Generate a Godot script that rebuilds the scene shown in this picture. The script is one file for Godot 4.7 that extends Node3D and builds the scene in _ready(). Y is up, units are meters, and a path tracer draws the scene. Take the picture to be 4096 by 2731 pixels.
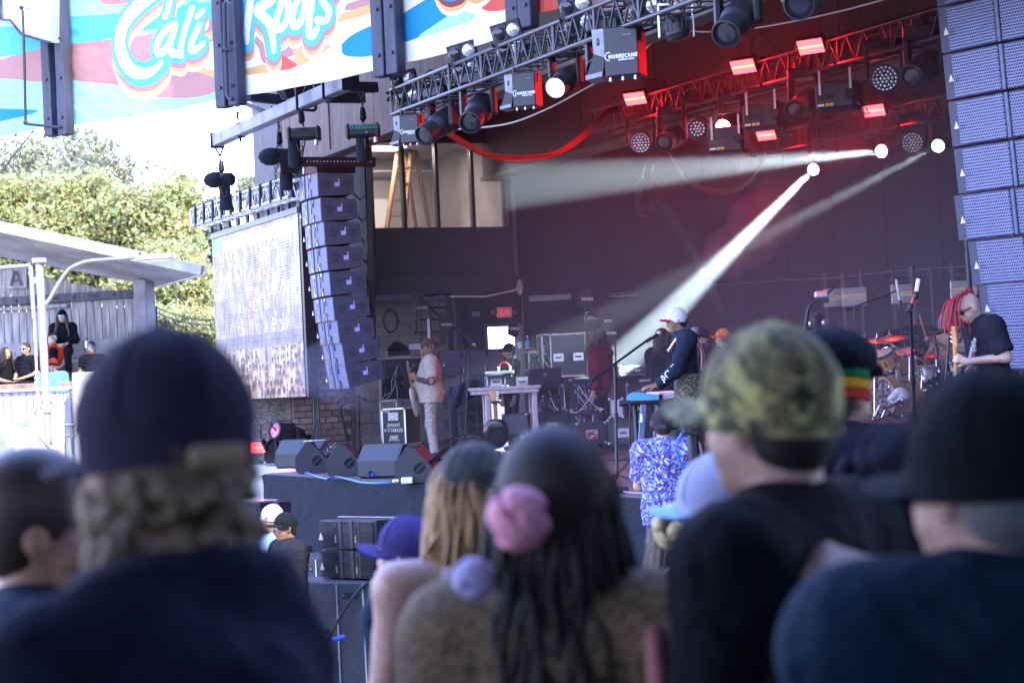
extends Node3D
# Outdoor stage seen over the heads of the crowd. Units are metres, y is up, the pit floor is y = 0.
# Photo positions are given in pixels of the 4096 x 2731 photograph; each gets its own distance or plane.
const FOCAL := 7964.0
const EYE := Vector3(0, 2.65, 0)
const DECK := 1.6
var view := Basis(Vector3.RIGHT, 0.0232) * Basis(Vector3.BACK, -0.0471)
var along := Vector3(-0.42, 0, -0.9075)      # along the stage front, away from the camera
var inward := Vector3(0.9075, 0, -0.42)      # upstage
var front0 := Vector3(3.6, 0, -14.8)
const STAGE_YAW := -1.1373                   # local x towards the camera end, local z towards the audience
var rng := RandomNumberGenerator.new()
var used := {}
var mats := {}
var tex := {}
var unit_rod: CylinderMesh
var unit_box: BoxMesh
func _ready():
	rng.seed = 7
	# ---- camera, sky, sun, exposure
	var cam := Camera3D.new(); cam.name = "camera"
	cam.transform = Transform3D(view, EYE)
	cam.near = 0.05; cam.far = 3000.0; cam.fov = 19.46
	var lens := CameraAttributesPhysical.new()
	lens.frustum_focal_length = 70.0; lens.frustum_near = 0.05; lens.frustum_far = 3000.0
	lens.frustum_focus_distance = 24.0; lens.exposure_aperture = 3.8
	cam.attributes = lens
	add_child(cam)
	var env := Environment.new()
	env.background_mode = Environment.BG_SKY
	var sky_mat := ProceduralSkyMaterial.new()
	sky_mat.sky_top_color = Color(0.52, 0.62, 0.92); sky_mat.sky_horizon_color = Color(0.9, 0.93, 1.0)
	sky_mat.sky_curve = 0.16; sky_mat.ground_horizon_color = Color(0.8, 0.8, 0.85); sky_mat.ground_bottom_color = Color(0.4, 0.39, 0.4)
	sky_mat.sky_energy_multiplier = 1.6
	var sky := Sky.new(); sky.sky_material = sky_mat; env.sky = sky
	env.tonemap_mode = Environment.TONE_MAPPER_LINEAR
	env.tonemap_exposure = 3.2
	env.sdfgi_enabled = true; env.ssao_enabled = true; env.ssil_enabled = true
	env.volumetric_fog_enabled = true; env.volumetric_fog_density = 0.0
	var we := WorldEnvironment.new(); we.name = "world_environment"; we.environment = env; add_child(we)
	var sun := DirectionalLight3D.new(); sun.name = "sun"
	sun.light_energy = 1.6; sun.light_color = Color(1.0, 0.95, 0.86); sun.light_angular_distance = 0.5; sun.shadow_enabled = true
	sun.transform = Transform3D(Basis.looking_at(-Vector3(0.42, 0.74, 0.52).normalized()), Vector3(20, 30, 10))
	add_child(sun)
	unit_rod = CylinderMesh.new(); unit_rod.top_radius = 1; unit_rod.bottom_radius = 1; unit_rod.height = 1; unit_rod.radial_segments = 8; unit_rod.rings = 1
	unit_box = BoxMesh.new()
	make_materials()
	build_structure()
	build_grandstand()
	build_trees()
	build_banner()
	build_rig()
	build_speakers()
	build_screen()
	build_stage_gear()
	build_drums()
	build_stage_people()
	build_pit()
	build_crowd()
	build_haze()
# ---- photo geometry
func ray(sx: float, sy: float) -> Vector3:
	return view * Vector3((sx - 2048.0) / FOCAL, -(sy - 1365.5) / FOCAL, -1.0)
func at(sx: float, sy: float, d: float) -> Vector3:
	return EYE + ray(sx, sy) * d
func at_y(sx: float, sy: float, y: float) -> Vector3:
	var r := ray(sx, sy); return EYE + r * ((y - EYE.y) / r.y)
func at_plane(sx: float, sy: float, p: Vector3, n: Vector3) -> Vector3:
	var r := ray(sx, sy); return EYE + r * ((p - EYE).dot(n) / r.dot(n))
func at_b(sx: float, sy: float, b: float) -> Vector3:
	return at_plane(sx, sy, front0 + inward * b, inward)
func at_a(sx: float, sy: float, a: float) -> Vector3:
	return at_plane(sx, sy, front0 + along * a, along)
func stg(a: float, b: float, y: float) -> Vector3:
	return front0 + along * a + inward * b + Vector3(0, y, 0)
func stage_basis() -> Basis:
	return Basis(Vector3.UP, STAGE_YAW)
func shift(p: Vector3) -> Transform3D:
	return Transform3D(Basis.IDENTITY, p)
# ---- naming
func numbered(called: String) -> String:
	if not used.has(called):
		used[called] = 0; return called
	used[called] += 1
	return "%s_%03d" % [called, used[called]]
func tag(o: Node, label := "", category := "", group := "", kind := "") -> Node:
	if label: o.set_meta("label", label)
	if category: o.set_meta("category", category)
	if group: o.set_meta("group", group)
	if kind: o.set_meta("kind", kind)
	return o
func thing(called: String, label: String, category: String, at_: Vector3, basis := Basis.IDENTITY, group := "") -> Node3D:
	var o := Node3D.new(); o.name = numbered(called); add_child(o)
	o.transform = Transform3D(basis, at_)
	tag(o, label, category, group)
	return o
func copy_of(src: Node3D, t: Transform3D, label: String) -> Node3D:
	var o = src.duplicate(); o.name = numbered(String(src.name).rstrip("0123456789").trim_suffix("_")); add_child(o)
	o.transform = t; tag(o, label); return o
func lone(called: String, g: G, m: Material, label: String, category: String, group := "", kind := "") -> MeshInstance3D:
	var o := part(numbered(called), g, m, self); tag(o, label, category, group, kind); return o
func part(called: String, g: G, m: Material, parent: Node) -> MeshInstance3D:
	var o := MeshInstance3D.new(); o.name = called; o.mesh = g.mesh(); o.material_override = m
	parent.add_child(o, true)
	return o
func put_mesh(called: String, mesh: Mesh, m: Material, parent: Node, t := Transform3D.IDENTITY) -> MeshInstance3D:
	var o := MeshInstance3D.new(); o.name = called; o.mesh = mesh; o.material_override = m; o.transform = t
	parent.add_child(o, true)
	return o
func rod(called: String, a: Vector3, b: Vector3, r: float, m: Material, parent: Node) -> MeshInstance3D:
	return put_mesh(called, unit_rod, m, parent, rod_t(a, b, r))
func rod_t(a: Vector3, b: Vector3, r: float) -> Transform3D:
	var y := b - a; var n := y.normalized()
	var x := n.cross(Vector3.RIGHT if absf(n.x) < 0.9 else Vector3.UP).normalized()
	return Transform3D(Basis(x * r, y, x.cross(n) * r), (a + b) / 2)
func block(called: String, c: Vector3, size: Vector3, m: Material, parent: Node, basis := Basis.IDENTITY) -> MeshInstance3D:
	return put_mesh(called, unit_box, m, parent, Transform3D(basis * Basis.from_scale(size), c))
func bev(called: String, c: Vector3, size: Vector3, bevel: float, m: Material, parent: Node, basis := Basis.IDENTITY) -> MeshInstance3D:
	var g := G.new(); g.box(Transform3D(basis, c), size, bevel); return part(called, g, m, parent)
func tube(called: String, pts: Array, r, m: Material, parent: Node, sides := 6) -> MeshInstance3D:
	var g := G.new(); g.tube(pts, r, sides); return part(called, g, m, parent)
func text(words_: String, height: float, m: Material, parent: Node, t: Transform3D, called := "lettering", font := "Droid Sans", depth := 0.003, bold := true) -> MeshInstance3D:
	var f := SystemFont.new(); f.font_names = PackedStringArray([font]); f.font_weight = 700 if bold else 400
	var tm := TextMesh.new(); tm.text = words_; tm.font = f; tm.font_size = 32; tm.pixel_size = height / 23.0; tm.depth = depth; tm.curve_step = 2.0
	return put_mesh(called, tm, m, parent, t)
func sag(a: Vector3, b: Vector3, drop: float, n := 10) -> Array:
	var out := []
	for i in n + 1:
		var k := float(i) / n
		out.append(a.lerp(b, k) - Vector3(0, drop * 4.0 * k * (1.0 - k), 0))
	return out
func facing(dir: Vector3, up := Vector3.UP) -> Basis:      # local z along dir
	var z := dir.normalized()
	var x := (up if absf(z.dot(up)) < 0.99 else Vector3.RIGHT).cross(z).normalized()
	return Basis(x, z.cross(x), z)
# ---- mesh builder: any winding is put right from the normals
class G:
	var v := PackedVector3Array()
	var n := PackedVector3Array()
	var uv := PackedVector2Array()
	var ix := PackedInt32Array()
	var t := Transform3D.IDENTITY
	func vert(p: Vector3, nn: Vector3, u := Vector2.ZERO) -> int:
		v.append(t * p); n.append((t.basis * nn).normalized()); uv.append(u)
		return v.size() - 1
	func tri(a: int, b: int, c: int):
		if (v[b] - v[a]).cross(v[c] - v[a]).dot(n[a] + n[b] + n[c]) > 0.0:
			ix.append_array(PackedInt32Array([a, c, b]))
		else:
			ix.append_array(PackedInt32Array([a, b, c]))
	func poly(p: Array, nn: Vector3):
		var f := vert(p[0], nn); var last := vert(p[1], nn)
		for i in range(2, p.size()):
			var k := vert(p[i], nn); tri(f, last, k); last = k
	func quad(a: Vector3, b: Vector3, c: Vector3, d: Vector3, flip := false):   # uv 0,0 at a; 1,0 at b; 1,1 at c
		var nn := (b - a).cross(c - a).normalized() * (-1.0 if flip else 1.0)
		var i := vert(a, nn, Vector2(0, 0)); vert(b, nn, Vector2(1, 0)); vert(c, nn, Vector2(1, 1)); vert(d, nn, Vector2(0, 1))
		tri(i, i + 1, i + 2); tri(i, i + 2, i + 3)
	func box(tt: Transform3D, size: Vector3, b := 0.0):
		var keep := t; t = t * tt
		var h := size / 2
		b = minf(b, minf(h.x, minf(h.y, h.z)) * 0.9)
		for ax in 3:
			var a1 := (ax + 1) % 3; var a2 := (ax + 2) % 3
			for s in [-1.0, 1.0]:
				var p := []
				for q in [[-1, -1], [1, -1], [1, 1], [-1, 1]]:
					var w := Vector3.ZERO
					w[ax] = s * h[ax]; w[a1] = q[0] * (h[a1] - b); w[a2] = q[1] * (h[a2] - b)
					p.append(w)
				var nn := Vector3.ZERO; nn[ax] = s
				poly(p, nn)
				if b > 0.0:
					for s2 in [-1.0, 1.0]:      # edge between face ax and face a1
						var p2 := []
						for q in [[0, -1], [0, 1], [1, 1], [1, -1]]:
							var w := Vector3.ZERO
							w[ax] = s * (h[ax] - (b if q[0] else 0.0)); w[a1] = s2 * (h[a1] - (0.0 if q[0] else b)); w[a2] = q[1] * (h[a2] - b)
							p2.append(w)
						var n2 := Vector3.ZERO; n2[ax] = s; n2[a1] = s2
						poly(p2, n2.normalized())
		if b > 0.0:
			for sx in [-1.0, 1.0]:
				for sy in [-1.0, 1.0]:
					for sz in [-1.0, 1.0]:
						var s := Vector3(sx, sy, sz)
						poly([s * Vector3(h.x, h.y - b, h.z - b), s * Vector3(h.x - b, h.y, h.z - b), s * Vector3(h.x - b, h.y - b, h.z)], s.normalized())
		t = keep
	func tube(pts: Array, r, sides := 6, caps := true):
		var side := Vector3.ZERO
		var rows := []
		var m := pts.size()
		for i in m:
			var d: Vector3 = (pts[mini(i + 1, m - 1)] - pts[maxi(i - 1, 0)]).normalized()
			if side == Vector3.ZERO:
				side = d.cross(Vector3.UP if absf(d.y) < 0.9 else Vector3.RIGHT).normalized()
			side = (side - d * side.dot(d)).normalized()
			var up := side.cross(d)
			var rr: float = r[i] if r is Array else r
			var row := []
			for k in sides + 1:
				var q := TAU * k / sides
				var nn := side * cos(q) + up * sin(q)
				row.append(vert(pts[i] + nn * rr, nn, Vector2(float(k) / sides, float(i) / maxf(1, m - 1))))
			rows.append(row)
			if caps and (i == 0 or i == m - 1):
				var p := []
				for k in sides:
					var q := TAU * k / sides
					p.append(pts[i] + (side * cos(q) + up * sin(q)) * rr)
				poly(p, d * (-1.0 if i == 0 else 1.0))
		for i in m - 1:
			for k in sides:
				tri(rows[i][k], rows[i + 1][k], rows[i + 1][k + 1]); tri(rows[i][k], rows[i + 1][k + 1], rows[i][k + 1])
	func lathe(tt: Transform3D, prof: Array, seg := 14, a0 := 0.0, a1 := TAU):    # Vector2(radius, y), each segment with its own crease
		var keep := t; t = t * tt
		for i in prof.size() - 1:
			var p: Vector2 = prof[i]; var q: Vector2 = prof[i + 1]
			var e := q - p
			var nn := Vector2(e.y, -e.x).normalized()
			var first := v.size()
			for k in seg + 1:
				var w := lerpf(a0, a1, float(k) / seg); var c := cos(w); var s := sin(w)
				var d := Vector3(nn.x * c, nn.y, nn.x * s)
				vert(Vector3(p.x * c, p.y, p.x * s), d, Vector2(float(k) / seg, 0)); vert(Vector3(q.x * c, q.y, q.x * s), d, Vector2(float(k) / seg, 1))
			for k in seg:
				var f := first + k * 2
				tri(f, f + 1, f + 3); tri(f, f + 3, f + 2)
		t = keep
	func ell(tt: Transform3D, r: Vector3, nu := 12, nv := 8, v0 := 0.0, v1 := 1.0):    # v 0 is the top
		var keep := t; t = t * tt
		var first := v.size()
		for j in nv + 1:
			var th := PI * lerpf(v0, v1, float(j) / nv)
			for i in nu + 1:
				var ph := TAU * i / nu
				var d := Vector3(sin(th) * cos(ph), cos(th), sin(th) * sin(ph))
				vert(d * r, d / r, Vector2(float(i) / nu, float(j) / nv))
		for j in nv:
			for i in nu:
				var f := first + j * (nu + 1) + i
				if j > 0 or v0 > 0.0: tri(f, f + 1, f + nu + 2)
				if j < nv - 1 or v1 < 1.0: tri(f, f + nu + 2, f + nu + 1)
		t = keep
	func ext(tt: Transform3D, p: PackedVector2Array, depth: float):
		var keep := t; t = t * tt
		var ids := Geometry2D.triangulate_polygon(p)
		for s in [-1.0, 1.0]:
			var f := v.size()
			for q in p: vert(Vector3(q.x, q.y, s * depth / 2), Vector3(0, 0, s), q)
			for i in range(0, ids.size(), 3): tri(f + ids[i], f + ids[i + 1], f + ids[i + 2])
		var cw := Geometry2D.is_polygon_clockwise(p)
		for i in p.size():
			var a := p[i]; var b := p[(i + 1) % p.size()]
			var e := (b - a).normalized()
			var nn := Vector3(e.y, -e.x, 0) * (-1.0 if cw else 1.0)
			poly([Vector3(a.x, a.y, -depth / 2), Vector3(b.x, b.y, -depth / 2), Vector3(b.x, b.y, depth / 2), Vector3(a.x, a.y, depth / 2)], nn)
		t = keep
	func patch(nu: int, nv: int, f: Callable, flip := false, thick := 0.0):    # f(u, v) -> point, both 0..1
		var pts := []
		for j in nv + 1:
			for i in nu + 1: pts.append(f.call(float(i) / nu, float(j) / nv))
		for side in ([1.0, -1.0] if thick > 0.0 else [1.0]):
			var first := v.size()
			for j in nv + 1:
				for i in nu + 1:
					var du: Vector3 = pts[j * (nu + 1) + mini(i + 1, nu)] - pts[j * (nu + 1) + maxi(i - 1, 0)]
					var dv: Vector3 = pts[mini(j + 1, nv) * (nu + 1) + i] - pts[maxi(j - 1, 0) * (nu + 1) + i]
					var nn: Vector3 = du.cross(dv).normalized() * (-1.0 if flip else 1.0) * side
					vert(pts[j * (nu + 1) + i] + nn * thick * 0.5, nn, Vector2(float(i) / nu, float(j) / nv))
			for j in nv:
				for i in nu:
					var k := first + j * (nu + 1) + i
					tri(k, k + 1, k + nu + 2); tri(k, k + nu + 2, k + nu + 1)
	func mesh() -> ArrayMesh:
		var arr := []; arr.resize(Mesh.ARRAY_MAX)
		arr[Mesh.ARRAY_VERTEX] = v; arr[Mesh.ARRAY_NORMAL] = n; arr[Mesh.ARRAY_TEX_UV] = uv; arr[Mesh.ARRAY_INDEX] = ix
		var m := ArrayMesh.new(); m.add_surface_from_arrays(Mesh.PRIMITIVE_TRIANGLES, arr)
		return m
# ---- materials
func noise_tex(key: String, freq: float, lo: float, hi: float, size := 256, oct := 4, normal := false, strength := 4.0, kind := FastNoiseLite.TYPE_SIMPLEX_SMOOTH) -> NoiseTexture2D:
	if tex.has(key): return tex[key]
	var f := FastNoiseLite.new(); f.seed = key.hash() % 1000; f.frequency = freq; f.fractal_octaves = oct; f.noise_type = kind
	var t := NoiseTexture2D.new(); t.width = size; t.height = size; t.seamless = true; t.noise = f
	if normal:
		t.as_normal_map = true; t.bump_strength = strength
	else:
		var r := Gradient.new(); r.set_color(0, Color(lo, lo, lo)); r.set_color(1, Color(hi, hi, hi)); t.color_ramp = r
	tex[key] = t
	return t
# c is a linear base colour. grain: 0 none, 1 fine, 2 patches, 3 streaks down, 4 mottled
func mat(key: String, c: Color, rough := 0.6, metal := 0.0, grain := 0, relief := 0.0, scale := 1.0) -> StandardMaterial3D:
	if mats.has(key): return mats[key]
	var m := StandardMaterial3D.new(); m.resource_name = key
	m.albedo_color = c.linear_to_srgb(); m.roughness = rough; m.metallic = metal
	if grain:
		m.uv1_triplanar = true; m.uv1_scale = Vector3.ONE * scale
		m.albedo_texture = [null, noise_tex("grain_fine", 0.05, 0.82, 1.0), noise_tex("grain_patch", 0.012, 0.76, 1.0), noise_tex("grain_streak", 0.02, 0.6, 1.0), noise_tex("grain_mottle", 0.03, 0.5, 1.0)][grain]
		if grain == 3: m.uv1_scale = Vector3(1.6, 0.16, 1.6) * scale
	if relief > 0.0:
		if not grain: m.uv1_triplanar = true
		if not grain: m.uv1_scale = Vector3.ONE * scale
		m.heightmap_enabled = true; m.heightmap_scale = relief; m.heightmap_texture = noise_tex("relief_soft", 0.02, 0.0, 1.0, 256, 3)
	mats[key] = m
	return m
func glow(key: String, c: Color, energy: float) -> StandardMaterial3D:
	if mats.has(key): return mats[key]
	var m := StandardMaterial3D.new(); m.resource_name = key
	m.albedo_color = Color(0.2, 0.2, 0.2); m.emission_enabled = true; m.emission = c.linear_to_srgb(); m.emission_energy_multiplier = energy
	mats[key] = m
	return m
func cloth(key: String, c: Color, relief := 1.2, scale := 2.2) -> StandardMaterial3D:
	if mats.has(key): return mats[key]
	var m := mat(key, c, 0.9, 0.0, 1, relief, scale); m.metallic_specular = 0.25; m.rim_enabled = true; m.rim = 0.05; m.rim_tint = 0.8
	return m
func printed(key: String, im: Image, rough := 0.8, glows := 0.0) -> StandardMaterial3D:
	var m := StandardMaterial3D.new(); m.resource_name = key; m.roughness = rough
	var t := ImageTexture.create_from_image(im)
	m.albedo_texture = t
	if glows > 0.0:
		m.albedo_color = Color(0.05, 0.05, 0.05); m.emission_enabled = true; m.emission_texture = t; m.emission = Color.BLACK; m.emission_energy_multiplier = glows; m.albedo_texture = null
	mats[key] = m
	return m
func make_materials():
	mat("black_paint", Color(0.018, 0.018, 0.026), 0.75, 0, 2, 0.25, 0.7)
	mat("black_wall", Color(0.02, 0.019, 0.027), 0.85, 0, 4, 0.5, 0.35)
	mat("black_metal", Color(0.022, 0.022, 0.03), 0.42, 0.25, 1)
	mat("black_plastic", Color(0.02, 0.02, 0.026), 0.5, 0, 1)
	mat("black_gloss", Color(0.012, 0.012, 0.016), 0.12, 0, 0)
	mat("navy_beam", Color(0.035, 0.04, 0.075), 0.6, 0, 3, 0.1)
	mat("steel", Color(0.42, 0.43, 0.47), 0.38, 0.85, 1)
	mat("galvanised", Color(0.3, 0.31, 0.36), 0.55, 0.5, 2)
	mat("chrome", Color(0.8, 0.8, 0.82), 0.12, 1.0)
	mat("aluminium", Color(0.72, 0.72, 0.75), 0.3, 0.9, 1)
	mat("cable", Color(0.015, 0.015, 0.02), 0.5)
	mat("white_paint", Color(0.66, 0.64, 0.62), 0.7, 0, 2, 0.1)
	mat("cream_boards", Color(0.58, 0.545, 0.53), 0.8, 0, 3, 0.15)
	mat("beam_grey", Color(0.17, 0.17, 0.21), 0.8, 0, 3, 0.2)
	mat("concrete", Color(0.45, 0.43, 0.41), 0.9, 0, 2, 0.3, 0.5)
	mat("pale_concrete", Color(0.62, 0.60, 0.57), 0.9, 0, 2, 0.2, 0.5)
	mat("ply_brown", Color(0.27, 0.165, 0.115), 0.75, 0, 3, 0.2)
	mat("wood_orange", Color(0.38, 0.2, 0.09), 0.6, 0, 3)
	mat("brick_a", Color(0.36, 0.30, 0.28), 0.9, 0, 2, 0.5, 2.0)
	mat("brick_b", Color(0.31, 0.25, 0.235), 0.9, 0, 2, 0.5, 2.0)
	mat("brick_c", Color(0.4, 0.335, 0.31), 0.9, 0, 2, 0.5, 2.0)
	mat("mortar", Color(0.2, 0.17, 0.165), 0.95, 0, 1, 0.3)
	mat("white", Color(0.78, 0.78, 0.78), 0.6)
	mat("asphalt", Color(0.24, 0.23, 0.22), 0.95, 0, 2, 0.4, 0.3)
	mat("glass_dark", Color(0.01, 0.01, 0.014), 0.06)
	mat("lens_dark", Color(0.03, 0.03, 0.04), 0.05, 0.3)
	mat("silver", Color(0.55, 0.56, 0.6), 0.35, 0.8)
	mat("red_plastic", Color(0.6, 0.02, 0.03), 0.35)
	mat("blue_plastic", Color(0.02, 0.12, 0.6), 0.35)
	mat("skin", Color(0.55, 0.3, 0.2), 0.55, 0, 1)
# ================= setting: ground, stage house =================
func slab(called: String, a0: float, a1: float, b0: float, b1: float, y0: float, y1: float, m: Material, parent: Node = self, bevel := 0.0) -> MeshInstance3D:
	var c := stg((a0 + a1) / 2, (b0 + b1) / 2, (y0 + y1) / 2)
	var g := G.new(); g.box(Transform3D(stage_basis(), c), Vector3(a1 - a0, y1 - y0, b1 - b0), bevel)
	return part(called, g, m, parent)
func setting(o: Node, label: String) -> Node:
	o.set_meta("kind", "structure"); o.set_meta("label", label); return o
func build_structure():
	var bw: Material = mats.black_wall
	var g := G.new()
	g.patch(8, 8, func(u, v): return Vector3(-700 + 1400 * u, 0, -1300 + 1500 * v), true)
	setting(lone("ground", g, mats.asphalt, "", ""), "grey ground around the arena and its pit")
	g = G.new()      # the raised floor the crowd stands on, sloping down to the pit
	g.ext(Transform3D(Basis(Vector3.UP, PI / 2), Vector3(0, 0, 0)), PackedVector2Array([Vector2(-18, -0.2), Vector2(11.5, -0.2), Vector2(11.5, 0.02), Vector2(-3, 1.15), Vector2(-18, 1.6)]), 40.0)
	setting(lone("terrace_floor", g, mat("terrace_dark", Color(0.09, 0.085, 0.085), 0.95, 0, 2, 0.3, 0.5), "", ""), "sloping concrete floor under the standing crowd")
	var hill := G.new()
	hill.patch(24, 6, func(u, v): return Vector3(-420 + 620 * u, 48.0 * pow(sin(PI * v), 0.7) * (0.6 + 0.4 * sin(u * 7.0 + 1.0)) - 1.0, -620 - 220 * v), true)
	setting(lone("hill", hill, mat("far_wood", Color(0.05, 0.085, 0.05), 0.95, 0, 4, 3.0, 0.02), "", ""), "wooded hill far beyond the arena")
	# ---- decks
	var deck := thing("stage_deck", "", "", Vector3.ZERO)
	setting(deck, "brown plywood floor of the main stage")
	slab("substructure", -7, 22, 0.32, 11, 0.3, DECK - 0.03, bw, deck)
	var ply := []
	for i in 3:
		ply.append(mat("deck_ply_%d" % i, Color(0.20, 0.135, 0.13) * (0.85 + 0.16 * i), 0.55, 0, 3, 0.15, 0.8 + 0.3 * i))
	for i in 12:
		for j in 4:
			var a := -6.9 + i * 2.4; var b := 0.3 + j * 1.22
			slab("plank", a, a + 2.392, b, b + 1.212, DECK - 0.03, DECK + rng.randf_range(-0.002, 0.002), ply[rng.randi() % 3], deck, 0.003)
	var thrust := thing("stage_thrust", "", "", Vector3.ZERO)
	setting(thrust, "black platform added along the front of the stage")
	slab("platform", -6, 15.2, -0.85, 0.29, DECK - 0.12, DECK, mat("thrust_top", Color(0.06, 0.055, 0.06), 0.7, 0, 2, 0.1), thrust, 0.01)
	for i in 9:
		slab("plank", -5.9 + i * 2.34, -5.9 + i * 2.34 + 2.32, -0.84, 0.28, DECK, DECK + 0.006, mat("thrust_ply", Color(0.16, 0.12, 0.13), 0.6, 0, 3, 0.1, 1.3), thrust)
	# skirt: pleated black cloth hung from the lip
	g = G.new()
	var fold := FastNoiseLite.new(); fold.seed = 3; fold.frequency = 0.9
	g.patch(170, 16, func(u, v):
		var a: float = 15.23 - 21.0 * u
		var y: float = DECK - 0.01 - 1.55 * v
		var d: float = 0.05 * fold.get_noise_2d(a * 2.2, v * 1.3) * (0.4 + 1.4 * v) + 0.05 * fold.get_noise_2d(a * 6.0 + y * 3.0, y * 2.0)
		return stg(a, -0.88 - absf(d) - 0.02, y - 0.02 * fold.get_noise_2d(a, 9.0)))
	g.patch(10, 8, func(u, v): return stg(15.24, -0.89 + 1.2 * u, DECK - 0.01 - 1.55 * v) + along * 0.03 * fold.get_noise_2d(u * 6, v))
	lone("stage_skirt", g, cloth("skirt_cloth", Color(0.02, 0.024, 0.034), 0.8, 3.0), "black pleated cloth hung along the stage lip", "stage skirt")
	# pale board fascia of the permanent stage, beyond the skirt
	var fascia := thing("stage_fascia", "pale board front of the permanent stage with a flat cap", "fascia", stg(18.6, 0.3, 0))
	slab_in("cap_board", fascia, 15.0, 22.2, 0.05, 0.75, DECK - 0.16, DECK + 0.008, mats.white_paint, 0.01)
	for i in 34:
		slab_in("board", fascia, 15.26 + i * 0.2, 15.26 + i * 0.2 + 0.188, 0.24, 0.30, 0, DECK - 0.165, mats.white_paint, 0.008)
	# ---- the stage house
	var house := thing("stage_house", "dark timber stage house with open front", "building", stg(8, 6, 0))
	setting(house, "dark timber stage house around the stage")
	house.set_meta("kind", "structure")
	slab_in("roof", house, -8, 22.6, 0.9, 12, 9.6, 9.9, bw)
	slab_in("back_wall", house, -8, 22.4, 10.5, 10.8, 0, 9.6, bw)
	for i in 19:
		slab_in("wall_panel", house, -7.0 + i * 1.53, -7.0 + i * 1.53 + 1.515, 10.47, 10.5, DECK, 9.5, mats.black_wall, 0.004)
	slab_in("side_wall", house, -8.3, -8, 3.5, 10.8, 0, 9.6, bw)
	slab_in("rear_header", house, -8, 20.5, 5.1, 5.35, 6.43, 9.6, mat("soffit", Color(0.055, 0.05, 0.056), 0.7, 0, 3, 0.3, 0.6))
	slab_in("header_trim", house, -8, 20.5, 5.05, 5.4, 6.36, 6.43, mat("soffit_edge", Color(0.09, 0.08, 0.07), 0.6))
	for i in 11:
		slab_in("soffit_panel", house, -7.9 + i * 2.44, -7.9 + i * 2.44 + 2.42, 5.075, 5.1, 6.44, 9.58, mats.soffit, 0.003)
	# front header of brown plywood
	for i in 13:
		var a := -7.5 + i * 1.83
		if a > 17.6: break
		slab_in("plywood_panel", house, a, a + 1.82, 0.72, 0.9, 6.34, 9.6, mats.ply_brown, 0.004)
	slab_in("plywood_panel", house, 16.29, 18.1, 0.70, 0.9, 6.34, 9.6, mats.ply_brown, 0.004)
	slab_in("plywood_panel", house, 18.11, 18.5, 0.70, 0.9, 6.2, 9.6, mats.ply_brown, 0.004)
	slab_in("sill_board", house, -7.5, 18.6, 0.66, 0.95, 6.26, 6.335, mat("sill_brown", Color(0.16, 0.115, 0.1), 0.7, 0, 3), 0.01)
	slab_in("top_closure", house, -8, 22.4, 0.9, 0.95, 9.3, 9.6, bw)
	build_pier()
	build_end_wall()
	build_booth()
func slab_in(called: String, p: Node3D, a0: float, a1: float, b0: float, b1: float, y0: float, y1: float, m: Material, bevel := 0.0) -> MeshInstance3D:
	var c := stg((a0 + a1) / 2, (b0 + b1) / 2, (y0 + y1) / 2)
	var size := Vector3(a1 - a0, y1 - y0, b1 - b0)
	var inv := p.transform.affine_inverse()
	var o: MeshInstance3D
	if bevel > 0.0:
		var g := G.new(); g.box(inv * Transform3D(stage_basis(), c), size, bevel); o = part(called, g, m, p)
	else:
		o = put_mesh(called, unit_box, m, p, inv * Transform3D(stage_basis() * Basis.from_scale(size), c))
	return o
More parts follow.
